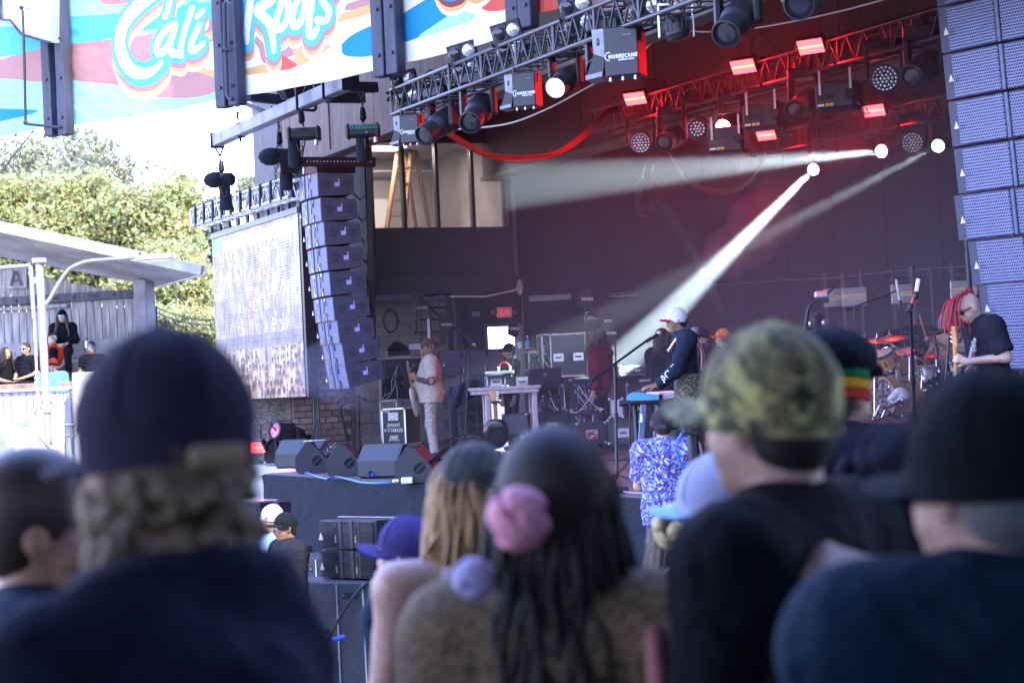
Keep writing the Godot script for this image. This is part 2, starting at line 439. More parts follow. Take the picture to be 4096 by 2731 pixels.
func build_pier():
	# concrete-block pier at the stage's far corner
	var foot := at_a(1290, 1850, 18.9)
	var b0: float = (at_a(1172, 1700, 18.9) - front0).dot(inward)
	var b1: float = (at_a(1408, 1700, 18.9) - front0).dot(inward)
	var pier := thing("block_pier", "beige block pier standing behind the far speaker column", "pier", Vector3(foot.x, DECK, foot.z))
	slab_in("core", pier, 18.93, 20.3, b0 - 0.02, b1 - 0.03, DECK, 9.5, mats.mortar)
	var bm := [mats.brick_a, mats.brick_b, mats.brick_c]
	var meshes := []
	var w := (b1 - b0) / 4.55
	for k in 3:
		var g := G.new(); g.box(Transform3D(Basis(Vector3.UP, STAGE_YAW)), Vector3(0.06, 0.093, w - 0.012), 0.008); meshes.append(g.mesh())
	var half := G.new(); half.box(Transform3D(Basis(Vector3.UP, STAGE_YAW)), Vector3(0.06, 0.093, w * 0.5 - 0.012), 0.008)
	var hm := half.mesh()
	for zone in [[0, 13], [40, 56]]:
		for row in range(zone[0], zone[1]):
			var off := 0.0 if row % 2 else w * 0.5
			if row % 2 == 0:
				put_mesh("brick", hm, bm[rng.randi() % 3], pier, shift(stg(18.92 - rng.randf() * 0.006, b0 + w * 0.25, DECK + 0.05 + row * 0.103) - pier.position))
			for k in 5:
				var b := b0 + off + w * (k + 0.5)
				if b + w * 0.5 > b1 + 0.01: continue
				put_mesh("brick", meshes[k % 3], bm[rng.randi() % 3], pier, shift(stg(18.92 - rng.randf() * 0.006, b, DECK + 0.05 + row * 0.103) - pier.position))
	var mid := G.new()
	for row in range(13, 40):
		for k in 4:
			mid.box(Transform3D(stage_basis(), stg(18.92, b0 + w * (k + 0.5 + 0.25 * (row % 2)), DECK + 0.05 + row * 0.103) - pier.position), Vector3(0.06, 0.093, w - 0.012), 0.006)
	tag(part("brick_course", mid, mats.brick_b, pier), "", "", "", "stuff")
	slab_in("return_face", pier, 18.97, 22.0, b1 - 0.03, b1 + 0.12, DECK, 9.5, mats.brick_b)
	# rough sheet of plywood leaning below the screen
	var p0 := at_a(1000, 1700, 19.2); var p1 := at_a(1168, 1700, 19.2)
	var bb0: float = (p0 - front0).dot(inward); var bb1: float = (p1 - front0).dot(inward)
	var sheet := G.new(); sheet.box(Transform3D(stage_basis(), stg(19.2, (bb0 + bb1) / 2 - 0.5, DECK + 0.65)), Vector3(0.03, 1.3, bb1 - bb0 + 1.0), 0.004)
	lone("plywood_sheet", sheet, mat("ply_pale", Color(0.42, 0.38, 0.33), 0.9, 0, 4, 1.2, 2.0), "rough pale plywood sheet under the video screen", "plywood sheet")
	# loom of cables hanging down beside the screen
	var loom := thing("cable_loom", "bundle of black cables hanging from the rig to the stage floor", "cables", at(1240, 1300, 30.6))
	for i in 7:
		var pts := []
		for s in [[1212 + i * 3, 720], [1222 + i * 5, 1100], [1238 + i * 4, 1400], [1254 + i * 3, 1560], [1256 + i * 4, 1700], [1235 + i * 14, 1810], [1240 + i * 25, 1850]]:
			pts.append(at(s[0] + rng.randf_range(-3, 3), s[1], 30.6 - 0.01 * i) - loom.position)
		tube("cable", pts, 0.013, mats.cable, loom, 5)
func build_end_wall():
	# the wall that closes the far end of the stage, facing back along it
	var A := 22.0
	var wall := thing("end_wall", "dark end wall of the stage with a doorway", "wall", stg(A, 5, 0))
	setting(wall, "dark wall closing the far end of the stage, with a doorway")
	var px := func(sx, sy): return at_a(sx, sy, A)
	var b_of := func(p): return (p - front0).dot(inward)
	var d0: float = b_of.call(px.call(1950, 1400)); var d1: float = b_of.call(px.call(2090, 1400))
	var top: float = px.call(2020, 1300).y
	var s0: float = b_of.call(px.call(1545, 1300)); var s1: float = b_of.call(px.call(1800, 1300))
	var bw := mat("end_black", Color(0.03, 0.028, 0.034), 0.85, 0, 4, 0.5, 0.4)
	slab_in("wall_panel", wall, A, A + 0.3, d1, 10.5, 0, 9.6, bw)
	slab_in("wall_panel", wall, A, A + 0.3, d0, d1, top, 4.75, bw)
	slab_in("wall_panel", wall, A, A + 0.3, s1 + 0.25, d0, 0, 4.75, bw)
	# lit block wall behind the stair
	slab_in("backing_wall", wall, A + 1.4, A + 1.6, s0 - 0.9, d0 + 0.02, 0, 4.7, mats.mortar)
	var course := G.new()
	for row in 14:
		for k in 9:
			var b := s0 - 0.9 + 0.42 * (k + 0.5 * (row % 2))
			if b > d0 - 0.3: continue
			put_mesh("block", unit_box, [mats.brick_a, mats.brick_c][rng.randi() % 2], wall, wall.transform.affine_inverse() * Transform3D(stage_basis() * Basis.from_scale(Vector3(0.06, 0.19, 0.405)), stg(A + 1.38 - rng.randf() * 0.012, b, DECK + 0.2 + row * 0.205)))
	# door leaf folded back and its frame
	var door := thing("door_leaf", "white door standing open in the bright doorway", "door", stg(A + 0.3, d0 + 0.05, DECK))
	slab_in("panel", door, A + 0.32, A + 1.1, d0 + 0.02, d0 + 0.07, DECK - 0.1, top - 0.05, mats.white, 0.006)
	slab_in("handle", door, A + 0.9, A + 1.0, d0 + 0.07, d0 + 0.13, DECK + 1.0, DECK + 1.04, mats.steel)
	for y in [0.3, 1.1, 1.9]: slab_in("hinge", door, A + 0.29, A + 0.36, d0 + 0.0, d0 + 0.09, DECK + y, DECK + y + 0.14, mats.steel)
	var f := thing("door_frame", "grey frame around the bright doorway", "door frame", stg(A, d0, DECK))
	slab_in("jamb", f, A - 0.03, A + 0.31, d0 - 0.05, d0 + 0.012, DECK, top + 0.03, mats.beam_grey)
	slab_in("jamb", f, A - 0.03, A + 0.31, d1 - 0.012, d1 + 0.05, DECK, top + 0.03, mats.beam_grey)
	slab_in("lintel", f, A - 0.03, A + 0.31, d0 + 0.013, d1 - 0.013, top - 0.02, top + 0.03, mats.beam_grey)
	var outer := thing("annex_wall", "sunlit white outbuilding seen through the doorway", "outbuilding", stg(A + 7, d0, 0))
	slab_in("wall", outer, A + 7, A + 7.3, d0 - 2.2, d0 + 1.25, 0, 5.0, mats.white_paint)
	slab_in("meter_box", outer, A + 6.85, A + 7, d0 + 0.65, d0 + 0.95, 2.7, 3.1, mats.white, 0.02)
	# exit sign with twin lamps
	var c: Vector3 = px.call(2012, 1249)
	var sign_ := thing("exit_sign", "grey exit sign with red letters above the doorway", "exit sign", c - along * 0.05, stage_basis() * Basis(Vector3.UP, PI / 2))
	bev("housing", Vector3.ZERO, Vector3(0.31, 0.2, 0.05), 0.01, mats.white, sign_)
	text("EXIT", 0.14, glow("exit_red", Color(1.0, 0.03, 0.05), 0.3), sign_, Transform3D(Basis.IDENTITY.scaled(Vector3(0.72, 1, 1)), Vector3(0, 0, 0.027)))
	for s in [-1, 1]:
		var h := bev("lamp_head", Vector3(s * 0.215, 0.005, 0.02), Vector3(0.1, 0.09, 0.06), 0.012, mat("lamp_grey", Color(0.25, 0.25, 0.26), 0.5), sign_)
		for i in 9: block("lens", Vector3(s * 0.215 + (i % 3 - 1) * 0.025, 0.005 + (i / 3 - 1) * 0.022, 0.052), Vector3(0.016, 0.014, 0.006), mats.lens_dark, sign_)
		rod("arm", Vector3(s * 0.15, 0, 0), Vector3(s * 0.17, 0, 0.01), 0.012, mats.steel, sign_)
	# fluorescent battens
	var spots := [[2110, 2280, 1195, "slanting fluorescent batten beside the exit sign", A], [2430, 2540, 1180, "twin-tube fluorescent batten high on the dark wall", A]]
	for s in spots:
		var p: Vector3 = (px.call(s[0], s[2]) + px.call(s[1], s[2])) / 2
		var w: float = px.call(s[0], s[2]).distance_to(px.call(s[1], s[2]))
		var bt := thing("fluorescent_batten", s[3], "light fitting", p - along * 0.08, stage_basis() * Basis(Vector3.UP, PI / 2) * Basis(Vector3.BACK, 0.03 if s[2] > 1190 else 0.0))
		bev("tray", Vector3(0, 0.02, -0.02), Vector3(w, 0.11, 0.05), 0.008, mats.white if s[2] > 1190 else mats.black_metal, bt)
		for y in [-0.022, 0.03]: rod("tube", Vector3(-w * 0.47, y, 0.02), Vector3(w * 0.47, y, 0.02), 0.014, mat("tube_white", Color(0.75, 0.77, 0.82), 0.4), bt)
	var box := thing("junction_box", "small grey box on the wall beside the exit sign", "junction box", px.call(1900, 1256) - along * 0.03, stage_basis() * Basis(Vector3.UP, PI / 2))
	bev("lid", Vector3.ZERO, Vector3(0.16, 0.09, 0.05), 0.01, mats.lamp_grey, box)
	bev("body", Vector3(0, 0, -0.02), Vector3(0.15, 0.08, 0.04), 0.004, mats.lamp_grey, box)
	# spiral stair under the booth
	var axis: Vector3 = at_a(1795, 1300, 21.5)
	var stair := thing("spiral_stair", "black spiral staircase under the glazed booth", "staircase", Vector3(axis.x, DECK, axis.z), stage_basis())
	rod("post", Vector3(0, 0, 0), Vector3(0, 3.4, 0), 0.085, mats.black_metal, stair)
	for i in 13:
		var q := i * 0.42 + 0.4
		var t := Transform3D(Basis(Vector3.UP, q), Vector3(0, 0.2 + i * 0.215, 0))
		var g := G.new(); g.ext(t * Transform3D(Basis(Vector3.RIGHT, PI / 2), Vector3.ZERO), PackedVector2Array([Vector2(0.06, -0.06), Vector2(0.62, -0.16), Vector2(0.62, 0.16), Vector2(0.06, 0.06)]), 0.035)
		part("tread", g, mats.black_metal, stair)
		rod("baluster", t * Vector3(0.6, 0, 0), t * Vector3(0.6, 0.9, 0), 0.012, mats.black_metal, stair)
	var rail := []
	for i in 27: rail.append(Vector3(0, 1.1 + i * 0.1075, 0) + Vector3(cos(-(i * 0.21 + 0.4)), 0, sin(-(i * 0.21 + 0.4))) * 0.6)
	tube("handrail", rail, 0.022, mats.black_metal, stair)
	# coiled hose and conduit on the block wall
	var hose := thing("cable_coil", "coil of black cable hung on the wall under the booth", "cable", px.call(1553, 1285) - along * 0.1, stage_basis() * Basis(Vector3.UP, PI / 2))
	for k in 3:
		var ring := []
		for i in 17: ring.append(Vector3(cos(TAU * i / 16) * (0.12 + 0.015 * k), sin(TAU * i / 16) * (0.22 - 0.012 * k), 0.02 * k))
		tube("loop", ring, 0.013, mats.cable, hose, 5)
	# truss tower of cables hanging on the dark wall
	var drop := thing("cable_drop", "slanting bundle of cables crossing the dark back wall", "cables", at(2700, 900, 33))
	for i in 6:
		var pts := []
		for s in [[2580, 690], [2600, 760], [2660, 850], [2730, 960], [2800, 1080], [2850, 1200], [2885, 1290]]:
			pts.append(at(s[0] + i * 6 + rng.randf_range(-3, 3), s[1], 33) - drop.position)
		tube("cable", pts, 0.014, mats.cable, drop, 5)
	rod("rail", at(2330, 1010, 36.5) - drop.position, at(2330, 1010, 36.5) - drop.position + Vector3(0.02, 0.02, 0), 0.01, mats.cable, drop)
	var cord := thing("wall_cord", "thin pale cord strung level across the dark back wall", "cord", stg(10, 10.3, 4.2))
	tube("cord", [at_b(2860, 1141, 10.4) - cord.position, at_b(3110, 1122, 10.4) - cord.position, at_b(3330, 1112, 10.4) - cord.position, at_b(3560, 1086, 10.4) - cord.position, at_b(3900, 1062, 10.4) - cord.position], 0.012, mats.galvanised, cord, 5)
	block("hook", at_b(2860, 1141, 10.42) - cord.position, Vector3(0.05, 0.05, 0.06), mats.steel, cord)
func build_booth():
	var A := 20.3
	var lo := at_a(1478, 1165, A); var hi := at_a(2060, 1130, A)
	var b0: float = (lo - front0).dot(inward); var b1: float = (hi - front0).dot(inward)
	var y0: float = at_a(1760, 1172, A).y                 # underside
	var w0: float = (at_a(1486, 750, A) - front0).dot(inward); var w1: float = (at_a(2034, 750, A) - front0).dot(inward)
	var wy0: float = at_a(1760, 910, A).y; var wy1: float = at_a(1760, 572, A).y
	var booth := thing("control_booth", "black overhanging booth with a wide four-pane window", "booth", stg(A + 0.8, (b0 + b1) / 2, y0))
	var bp := mat("booth_black", Color(0.028, 0.03, 0.05), 0.7, 0, 3, 0.15, 0.8)
	var room := mat("room_white", Color(0.5, 0.47, 0.48), 0.85, 0, 2)
	slab_in("front_panel", booth, A, A + 0.12, b0, b1, y0 + 0.32, wy0 - 0.04, bp)
	slab_in("rim_beam", booth, A - 0.05, A + 0.2, b0 - 0.05, b1 + 0.02, y0, y0 + 0.318, bp, 0.01)
	for y in [0.1, 0.22]: slab_in("bolt", booth, A - 0.075, A - 0.045, b1 - 0.24, b1 - 0.18, y0 + y, y0 + y + 0.06, mats.black_metal, 0.01)
	slab_in("upper_wall", booth, A, A + 0.12, b0, b1, wy1 + 0.05, 9.5, bp)
	slab_in("side_panel", booth, A, A + 0.12, b0, w0 - 0.04, wy0 - 0.04, wy1 + 0.05, bp)
	slab_in("side_panel", booth, A, A + 0.12, w1 + 0.05, b1, wy0 - 0.04, wy1 + 0.05, bp)
	slab_in("return_wall", booth, A + 0.12, 22, b1 - 0.1, b1, y0, 9.5, bp)
	slab_in("return_wall", booth, A + 0.12, 22, b0, b0 + 0.1, y0, 9.5, bp)
	slab_in("floor", booth, A + 0.12, 24.0, b0 + 0.1, b1 - 0.1, y0 + 0.05, y0 + 0.3, mats.beam_grey)
	slab_in("room_wall", booth, 23.6, 23.8, b0 - 0.4, b1 + 0.3, y0 + 0.3, 9.0, room)
	slab_in("room_side", booth, A + 0.12, 23.6, b1 - 0.14, b1 - 0.101, y0 + 0.3, 9.0, room)
	slab_in("room_side", booth, A + 0.12, 23.6, b0 + 0.101, b0 + 0.14, y0 + 0.3, 9.0, room)
	slab_in("room_ceiling", booth, A + 0.12, 23.6, b0 + 0.14, b1 - 0.14, wy1 + 0.12, wy1 + 0.2, room)
	slab_in("room_door", booth, 23.55, 23.6, b0 + 1.1, b0 + 1.75, y0 + 0.3, wy0 + 1.2, mat("room_door", Color(0.36, 0.33, 0.34), 0.7))
	slab_in("room_door_trim", booth, 23.57, 23.6, b0 + 1.03, b0 + 1.82, wy0 + 1.2, wy0 + 1.26, mats.beam_grey)
	slab_in("poster", booth, 23.53, 23.548, b0 + 1.18, b0 + 1.68, wy0 + 0.1, wy0 + 0.85, mats.white)
	slab_in("wall_socket", booth, 23.57, 23.6, b0 + 1.98, b0 + 2.12, wy0 + 0.12, wy0 + 0.26, mat("socket", Color(0.3, 0.28, 0.28), 0.6), 0.006)
	slab_in("pipe", booth, 23.2, 23.23, b0 + 0.14, b1 - 0.14, wy1 - 0.16, wy1 - 0.13, mats.white)
	slab_in("ceiling_light", booth, 21.6, 22.2, b0 + 0.55, b0 + 1.35, wy1 + 0.09, wy1 + 0.118, glow("panel_light", Color(1.0, 0.93, 0.85), 0.8))
	var lamp := AreaLight3D.new(); lamp.name = "booth_ceiling_light"; lamp.area_size = Vector2(0.8, 0.6); lamp.light_energy = 3.2; lamp.light_color = Color(1.0, 0.94, 0.88); lamp.shadow_enabled = true
	lamp.transform = Transform3D(stage_basis() * Basis(Vector3.RIGHT, -PI / 2), stg(21.9, b0 + 0.95, wy1 + 0.06)); add_child(lamp)
	# window frame, mullions, panes
	var fr := thing("booth_window", "wide window of four panes in the black booth", "window", stg(A, (w0 + w1) / 2, wy0))
	slab_in("sill", fr, A - 0.04, A + 0.14, w0 - 0.05, w1 + 0.05, wy0 - 0.045, wy0, mats.black_metal)
	slab_in("head", fr, A - 0.03, A + 0.14, w0 - 0.05, w1 + 0.05, wy1, wy1 + 0.045, mats.black_metal)
	var edges := [w0]
	for sx in [1614, 1748, 1890]: edges.append((at_a(sx, 740, A) - front0).dot(inward))
	edges.append(w1)
	var pane := StandardMaterial3D.new(); pane.resource_name = "pane_glass"; pane.transparency = BaseMaterial3D.TRANSPARENCY_ALPHA; pane.albedo_color = Color(0.85, 0.87, 0.92, 0.08); pane.roughness = 0.02
	for i in 5:
		slab_in("mullion", fr, A - 0.02, A + 0.1, edges[i] - 0.028, edges[i] + 0.028, wy0 + 0.001, wy1 - 0.001, mats.black_metal)
		if i < 4: slab_in("pane", fr, A + 0.02, A + 0.026, edges[i] + 0.029, edges[i + 1] - 0.029, wy0 + 0.002, wy1 - 0.002, pane)
	# ladder inside
	var lad := thing("step_ladder", "orange wooden stepladder standing inside the booth", "stepladder", stg(22.2, (at_a(1625, 800, 22.2) - front0).dot(inward), y0 + 0.3), stage_basis() * Basis(Vector3.UP, PI / 2))
	for s in [-1, 1]:
		rod("rail", Vector3(-0.16 + s * 0.2 - 0.35, 0, 0.25), Vector3(0.06 + s * 0.12, 2.75, 0), 0.05, mats.wood_orange, lad)
		rod("rear_leg", Vector3(0.55 + s * 0.16, 0, -0.3), Vector3(0.1 + s * 0.1, 2.7, -0.02), 0.04, mats.wood_orange, lad)
	for i in 8:
		var k := (i + 1) / 9.0
		block("step", Vector3(lerpf(-0.51, 0.06, k), 2.75 * k, lerpf(0.27, 0.02, k)), Vector3(lerpf(0.4, 0.24, k), 0.025, 0.09), mats.wood_orange, lad)
	block("top_cap", Vector3(0.08, 2.77, 0), Vector3(0.32, 0.03, 0.16), mats.wood_orange, lad)
	var pipe := thing("cable_snake", "pale pipe sagging under the booth's edge", "pipe", at_a(1990, 1165, A - 0.1))
	tube("pipe", [at_a(1800, 1185, A - 0.1) - pipe.position, at_a(1940, 1186, A - 0.1) - pipe.position, at_a(2050, 1162, A - 0.1) - pipe.position, at_a(2078, 1150, A - 0.1) - pipe.position], 0.02, mats.white_paint, pipe)
	var e := G.new(); e.ell(shift(at_a(2079, 1148, A - 0.1) - pipe.position), Vector3(0.06, 0.14, 0.06)); part("end_cap", e, mats.white_paint, pipe)
# ================= printing on cloth and screens =================
func fill_poly(im: Image, p: Array, c: Color):
	var lo := 1e9; var hi := -1e9
	for q in p: lo = minf(lo, q.y); hi = maxf(hi, q.y)
	for y in range(maxi(0, int(lo)), mini(im.get_height() - 1, int(hi)) + 1):
		var xs := []
		for i in p.size():
			var a: Vector2 = p[i]; var b: Vector2 = p[(i + 1) % p.size()]
			if (a.y <= y + 0.5) != (b.y <= y + 0.5): xs.append(a.x + (y + 0.5 - a.y) / (b.y - a.y) * (b.x - a.x))
		xs.sort()
		for i in range(0, xs.size() - 1, 2):
			im.fill_rect(Rect2i(int(xs[i]), y, maxi(1, int(xs[i + 1]) - int(xs[i])), 1), c)
func smooth_line(p: Array, per := 8) -> Array:
	var out := []
	for i in p.size() - 1:
		var p0 = p[maxi(0, i - 1)]; var p1 = p[i]; var p2 = p[i + 1]; var p3 = p[mini(p.size() - 1, i + 2)]
		for k in per:
			var t := float(k) / per
			out.append(p1.cubic_interpolate(p2, p0, p3, t))
	out.append(p[p.size() - 1])
	return out
func stamp(im: Image, line: Array, r: float, c: Color, off := Vector2.ZERO, thin_end := 1.0):
	for i in line.size():
		var rr := r * (lerpf(1.0, thin_end, clampf((float(i) / line.size() - 0.6) / 0.4, 0, 1)))
		var q: Vector2 = line[i] + off
		for dy in range(-int(rr), int(rr) + 1):
			var w := sqrt(maxf(0, rr * rr - dy * dy))
			im.fill_rect(Rect2i(int(q.x - w), int(q.y + dy), int(2 * w) + 1, 1), c)
# ================= banner, its posts, lifting beam, hoists =================
var ban_o := Vector3(-6.25, 0, -28.1)
var ban_e := Vector3(0.748, 0, 0.663)
var ban_n := Vector3(-0.663, 0, 0.748)
func ban(sx: float, sy: float, off := 0.0) -> Vector3:
	return at_plane(sx, sy, ban_o + ban_n * off, ban_n)
func build_banner():
	var AQ := Color(0.66, 0.92, 0.93); var CY := Color(0.36, 0.76, 0.86); var DC := Color(0.03, 0.56, 0.74); var BR := Color(0.76, 0.54, 0.49)
	var SA := Color(0.87, 0.70, 0.42); var CR := Color(0.96, 0.94, 0.88); var RD := Color(0.86, 0.36, 0.28); var DB := Color(0.55, 0.25, 0.22); var W := Color(0.97, 0.97, 0.96)
	# zones and strokes in pixels of the photograph, laid flat on each panel
	var panels := [
		{"edge": [[-90, 556], [196, 500]], "base": AQ, "zones": [[CY, [[-90, 135], [60, 132], [180, 128], [180, 240], [-90, 255]]], [BR, [[-90, 290], [60, 262], [180, 245], [180, 378], [60, 366], [-90, 352]]], [DC, [[-90, 500], [20, 495], [150, 515], [-90, 565]]]], "ink": [], "say": "pale banner panel with aqua and brown waves beyond the gusset box"},
		{"edge": [[258, 503], [868, 401]], "base": AQ, "zones": [[BR, [[400, 28], [430, 8], [620, -60], [760, -60], [560, 22], [430, 40]]], [CY, [[258, 100], [480, 78], [880, 30], [880, 120], [600, 150], [258, 225]]], [BR, [[258, 222], [440, 195], [620, 165], [880, 120], [880, 420], [600, 448], [480, 400], [258, 366]]], [SA, [[700, 220], [880, 150], [880, 180], [720, 250]]], [SA, [[780, 335], [880, 375], [880, 350], [800, 315]]], [W, [[760, 260], [880, 200], [880, 330], [800, 310]]]],
			"ink": [[34, 0.35, [[706, -60], [640, -30], [560, 40], [505, 110], [482, 180], [486, 245], [515, 310], [560, 344], [612, 336], [648, 296]]], [15, 1.0, [[664, 92], [680, 40], [690, -40]]],
				[17, 1, [[702, 128], [668, 150], [638, 200], [630, 240], [648, 254], [680, 215], [705, 135], [684, 215], [688, 250], [712, 258]]], [17, 1, [[770, 58], [748, 130], [728, 210], [726, 262]]], [17, 0.7, [[798, 136], [770, 205], [766, 240], [788, 240], [816, 214]]], [13, 1, [[812, 70], [790, 96]]]], "say": "banner panel lettered with the first word in white script"},
		{"edge": [[955, 384], [1502, 280]], "base": W, "zones": [[AQ, [[950, -80], [1500, -80], [1400, 0], [950, 70]]], [CY, [[950, 60], [1180, 10], [1180, 90], [950, 120]]], [BR, [[950, 118], [1260, 60], [1330, 200], [1080, 330], [1030, 250], [950, 165]]], [SA, [[1050, 330], [1180, 350], [955, 386], [955, 370]]], [RD, [[1120, 282], [1200, 335], [1120, 356]]], [SA, [[1180, 270], [1330, 250], [1240, 325], [1200, 335]]], [BR, [[1390, 70], [1510, 40], [1510, 70], [1390, 100]]], [SA, [[1370, 110], [1510, 75], [1510, 110], [1360, 150]]], [DC, [[1368, 250], [1420, 205], [1510, 180], [1510, 300], [1385, 300]]]],
			"ink": [[19, 0.5, [[1012, -40], [1000, 90], [990, 180], [992, 236]]], [22, 0.6, [[1140, -30], [1080, 50], [1034, 92], [1074, 140], [1090, 200], [1098, 270]]], [17, 1, [[1130, 60], [1108, 130], [1114, 174], [1144, 150], [1158, 80], [1144, 36], [1124, 64]]], [17, 1, [[1196, 40], [1176, 110], [1182, 162], [1212, 138], [1226, 60], [1212, 22], [1192, 46]]], [17, 0.7, [[1262, -50], [1252, 70], [1244, 180], [1258, 208], [1276, 176]]], [14, 1, [[1230, 12], [1290, -10]]], [15, 1, [[1336, 10], [1296, 50], [1320, 96], [1308, 140], [1276, 138]]]], "say": "banner panel lettered with the second word in white script"},
		{"edge": [[1598, 254], [2044, 138]], "base": CR, "zones": [[SA, [[1590, -60], [1700, -60], [1640, 20], [1590, 60]]], [DC, [[1590, 150], [1760, 50], [1800, 150], [1760, 200], [1598, 260]]], [AQ, [[1700, 215], [1840, 140], [1900, 175], [1690, 240]]], [RD, [[1960, 60], [2050, 0], [2050, 145], [1936, 140]]]],
			"ink": [[30, 1, [[1770, -40], [1800, 20], [1838, 24], [1866, -30]]], [28, 1, [[1890, -40], [1912, 6], [1946, -20], [1960, -60]]]], "say": "banner panel with blue scalloped lettering and a red corner"},
		{"edge": [[2120, 56], [2260, 18]], "base": RD, "zones": [[SA, [[2190, -60], [2270, -60], [2270, -20], [2200, -10]]]], "ink": [], "say": "small red banner corner beside the pillar of posts"}]
	var H := 2.5; var K := 150.0
	for p in panels:
		var bl := ban(p.edge[0][0], p.edge[0][1]); var br := ban(p.edge[1][0], p.edge[1][1])
		var w: float = (br - bl).dot(ban_e)
		var im := Image.create(int(w * K), int((H + 0.3) * K), false, Image.FORMAT_RGB8)
		im.fill(p.base)
		var px := func(q): var r := ban(q[0], q[1]) - bl; return Vector2(r.dot(ban_e) * K, (H - r.y) * K)
		for z in p.zones:
			var pts := []
			for q in z[1]: pts.append(px.call(q))
			pts.append(pts[0])
			fill_poly(im, smooth_line(pts, 6), z[0])
		var lines := []
		for s in p.ink:
			var pts := []
			for q in s[2]: pts.append(px.call(q))
			lines.append([s[0] * K / 285.0, smooth_line(pts, 10), s[1]])
		for layer in [[2.0, Vector2(0, 50), W], [2.0, Vector2(0, 36), SA], [2.0, Vector2(0, 21), DB if p.ink.size() < 3 else BR], [2.0, Vector2(0, 2), DC if p.ink.size() < 3 else CY]]:
			for l in lines: stamp(im, l[1], l[0] + 10.0, layer[2], layer[1] * K / 285.0 * 1.1)
		for l in lines: stamp(im, l[1], l[0], W, Vector2.ZERO, l[2])
		var m := printed("banner_%d" % bl.x, im, 0.85)
		m.backlight_enabled = true; m.albedo_color = Color(0.86, 0.86, 0.87); m.backlight = Color(0.35, 0.35, 0.35)
		m.heightmap_enabled = true; m.heightmap_scale = 1.5; m.heightmap_texture = noise_tex("relief_soft", 0.02, 0.0, 1.0, 256, 3)
		var g := G.new()
		var dy := br.y - bl.y
		g.patch(24, 12, func(u, v): return ban_e * (w * u) + Vector3(0, H * (1 - v) + dy * u - 0.03 * v * sin(u * PI), 0) + ban_n * (0.03 * sin(u * 9 + v * 4) * v * (1 - absf(2 * u - 1))), true, 0.012)
		var o := part(numbered("hanging_banner"), g, m, self); o.position = bl
		tag(o, p.say, "banner", "banner panels over the stage front")
	# posts in pairs
	var posts := [[[180, 208, 546], [246, 262, 541], "pair of dark posts carrying the gusset box and conduit"], [[878, 898, 432], [925, 947, 422], "pair of dark posts between the two lettered banner panels"], [[1515, 1531, 309], [1560, 1582, 297], "pair of dark posts over the wood fascia, beside the scalloped banner panel"], [[2055, 2066, 125], [2100, 2114, 112], "pair of dark posts next to the small red banner corner"]]
	for p in posts:
		var o := thing("banner_posts", p[2], "posts", ban(p[0][1], p[0][2], 0.1), Basis(ban_e, Vector3.UP, ban_n), "paired posts behind the banner")
		for k in 2:
			var q := ban(p[k][1] + (0 if k else 0), p[k][2], 0.1 + 0.03 * k) - o.position
			var x := q.dot(ban_e); var y := q.y
			bev("post", Vector3(x, y + 1.6, 0.02 * k), Vector3(0.19, 3.2, 0.16), 0.012, mats.navy_beam, o)
			for i in 5: rod("bolt", Vector3(x + 0.03, y + 0.25 + i * 0.55, 0.075 + 0.02 * k), Vector3(x + 0.03, y + 0.25 + i * 0.55, 0.105 + 0.02 * k), 0.022, mats.black_metal, o)
	var gus := thing("gusset_box", "grey sheet-metal gusset box bolted to the first posts", "bracket", ban(225, 175, 0.25), Basis(ban_e, Vector3.UP, ban_n))
	var poly := PackedVector2Array()
	for q in [[30, 15], [30, 82], [66, 84], [112, 140], [225, 172], [225, 40], [225, -60], [30, -40]]:
		var r := ban(q[0], q[1], 0.25) - gus.position; poly.append(Vector2(r.dot(ban_e), r.y))
	var g2 := G.new(); g2.ext(Transform3D.IDENTITY, poly, 0.22); part("web", g2, mats.silver, gus)
	for s in [-1, 1]:
		var edge := []
		for i in 5: edge.append(Vector3(poly[i].x, poly[i].y, s * 0.115))
		tube("flange", edge, 0.022, mats.navy_beam, gus)
	block("end_plate", Vector3(poly[0].x - 0.01, poly[0].y - 0.05, 0), Vector3(0.03, 0.36, 0.3), mats.navy_beam, gus)
	var con := thing("conduit", "black conduit pipe dropping from the gusset box to the posts", "pipe", ban(100, 490, 0.42))
	var cp := []
	for q in [[80, 26], [88, 40], [92, 120], [97, 300], [100, 480], [104, 496], [150, 500], [240, 510]]: cp.append(ban(q[0], q[1], 0.42 - 0.2 * maxf(0, (q[0] - 104.0) / 136.0)) - con.position)
	tube("pipe", cp, 0.022, mats.black_metal, con)
	for q in [[100, 490], [84, 30]]:
		var e := G.new(); e.ell(shift(ban(q[0], q[1], 0.42) - con.position), Vector3(0.035, 0.035, 0.035)); part("elbow", e, mats.black_metal, con)
	var con2 := thing("drain_pipe", "dark pipe running down between the middle posts", "pipe", ban(905, 395, 0.3))
	var c2 := []
	for q in [[896, 10], [900, 200], [908, 380], [916, 394], [930, 396]]: c2.append(ban(q[0], q[1], 0.26) - con2.position)
	tube("pipe", c2, 0.03, mats.navy_beam, con2)
	rod("clip", c2[1] - Vector3(0.04, 0, 0), c2[1] + Vector3(0.04, 0, 0), 0.035, mats.black_metal, con2)
	lone("guy_wire", (func(): var g := G.new(); g.tube([ban(130, 525), at(62, 610, 27.5), at(0, 690, 27)], 0.012, 5); return g).call(), mats.cable, "black guy wire slanting down from the banner's end", "wire")
	# lifting beam
	var p0 := at(868, 562, 31.0); var p1 := at(1400, 325, 25.8)
	var beam := thing("lifting_beam", "grey square steel beam carrying the chain hoists", "beam", (p0 + p1) / 2, facing(p1 - p0))
	var L := p0.distance_to(p1)
	bev("box_section", Vector3.ZERO, Vector3(0.17, 0.185, L), 0.012, mats.galvanised, beam)
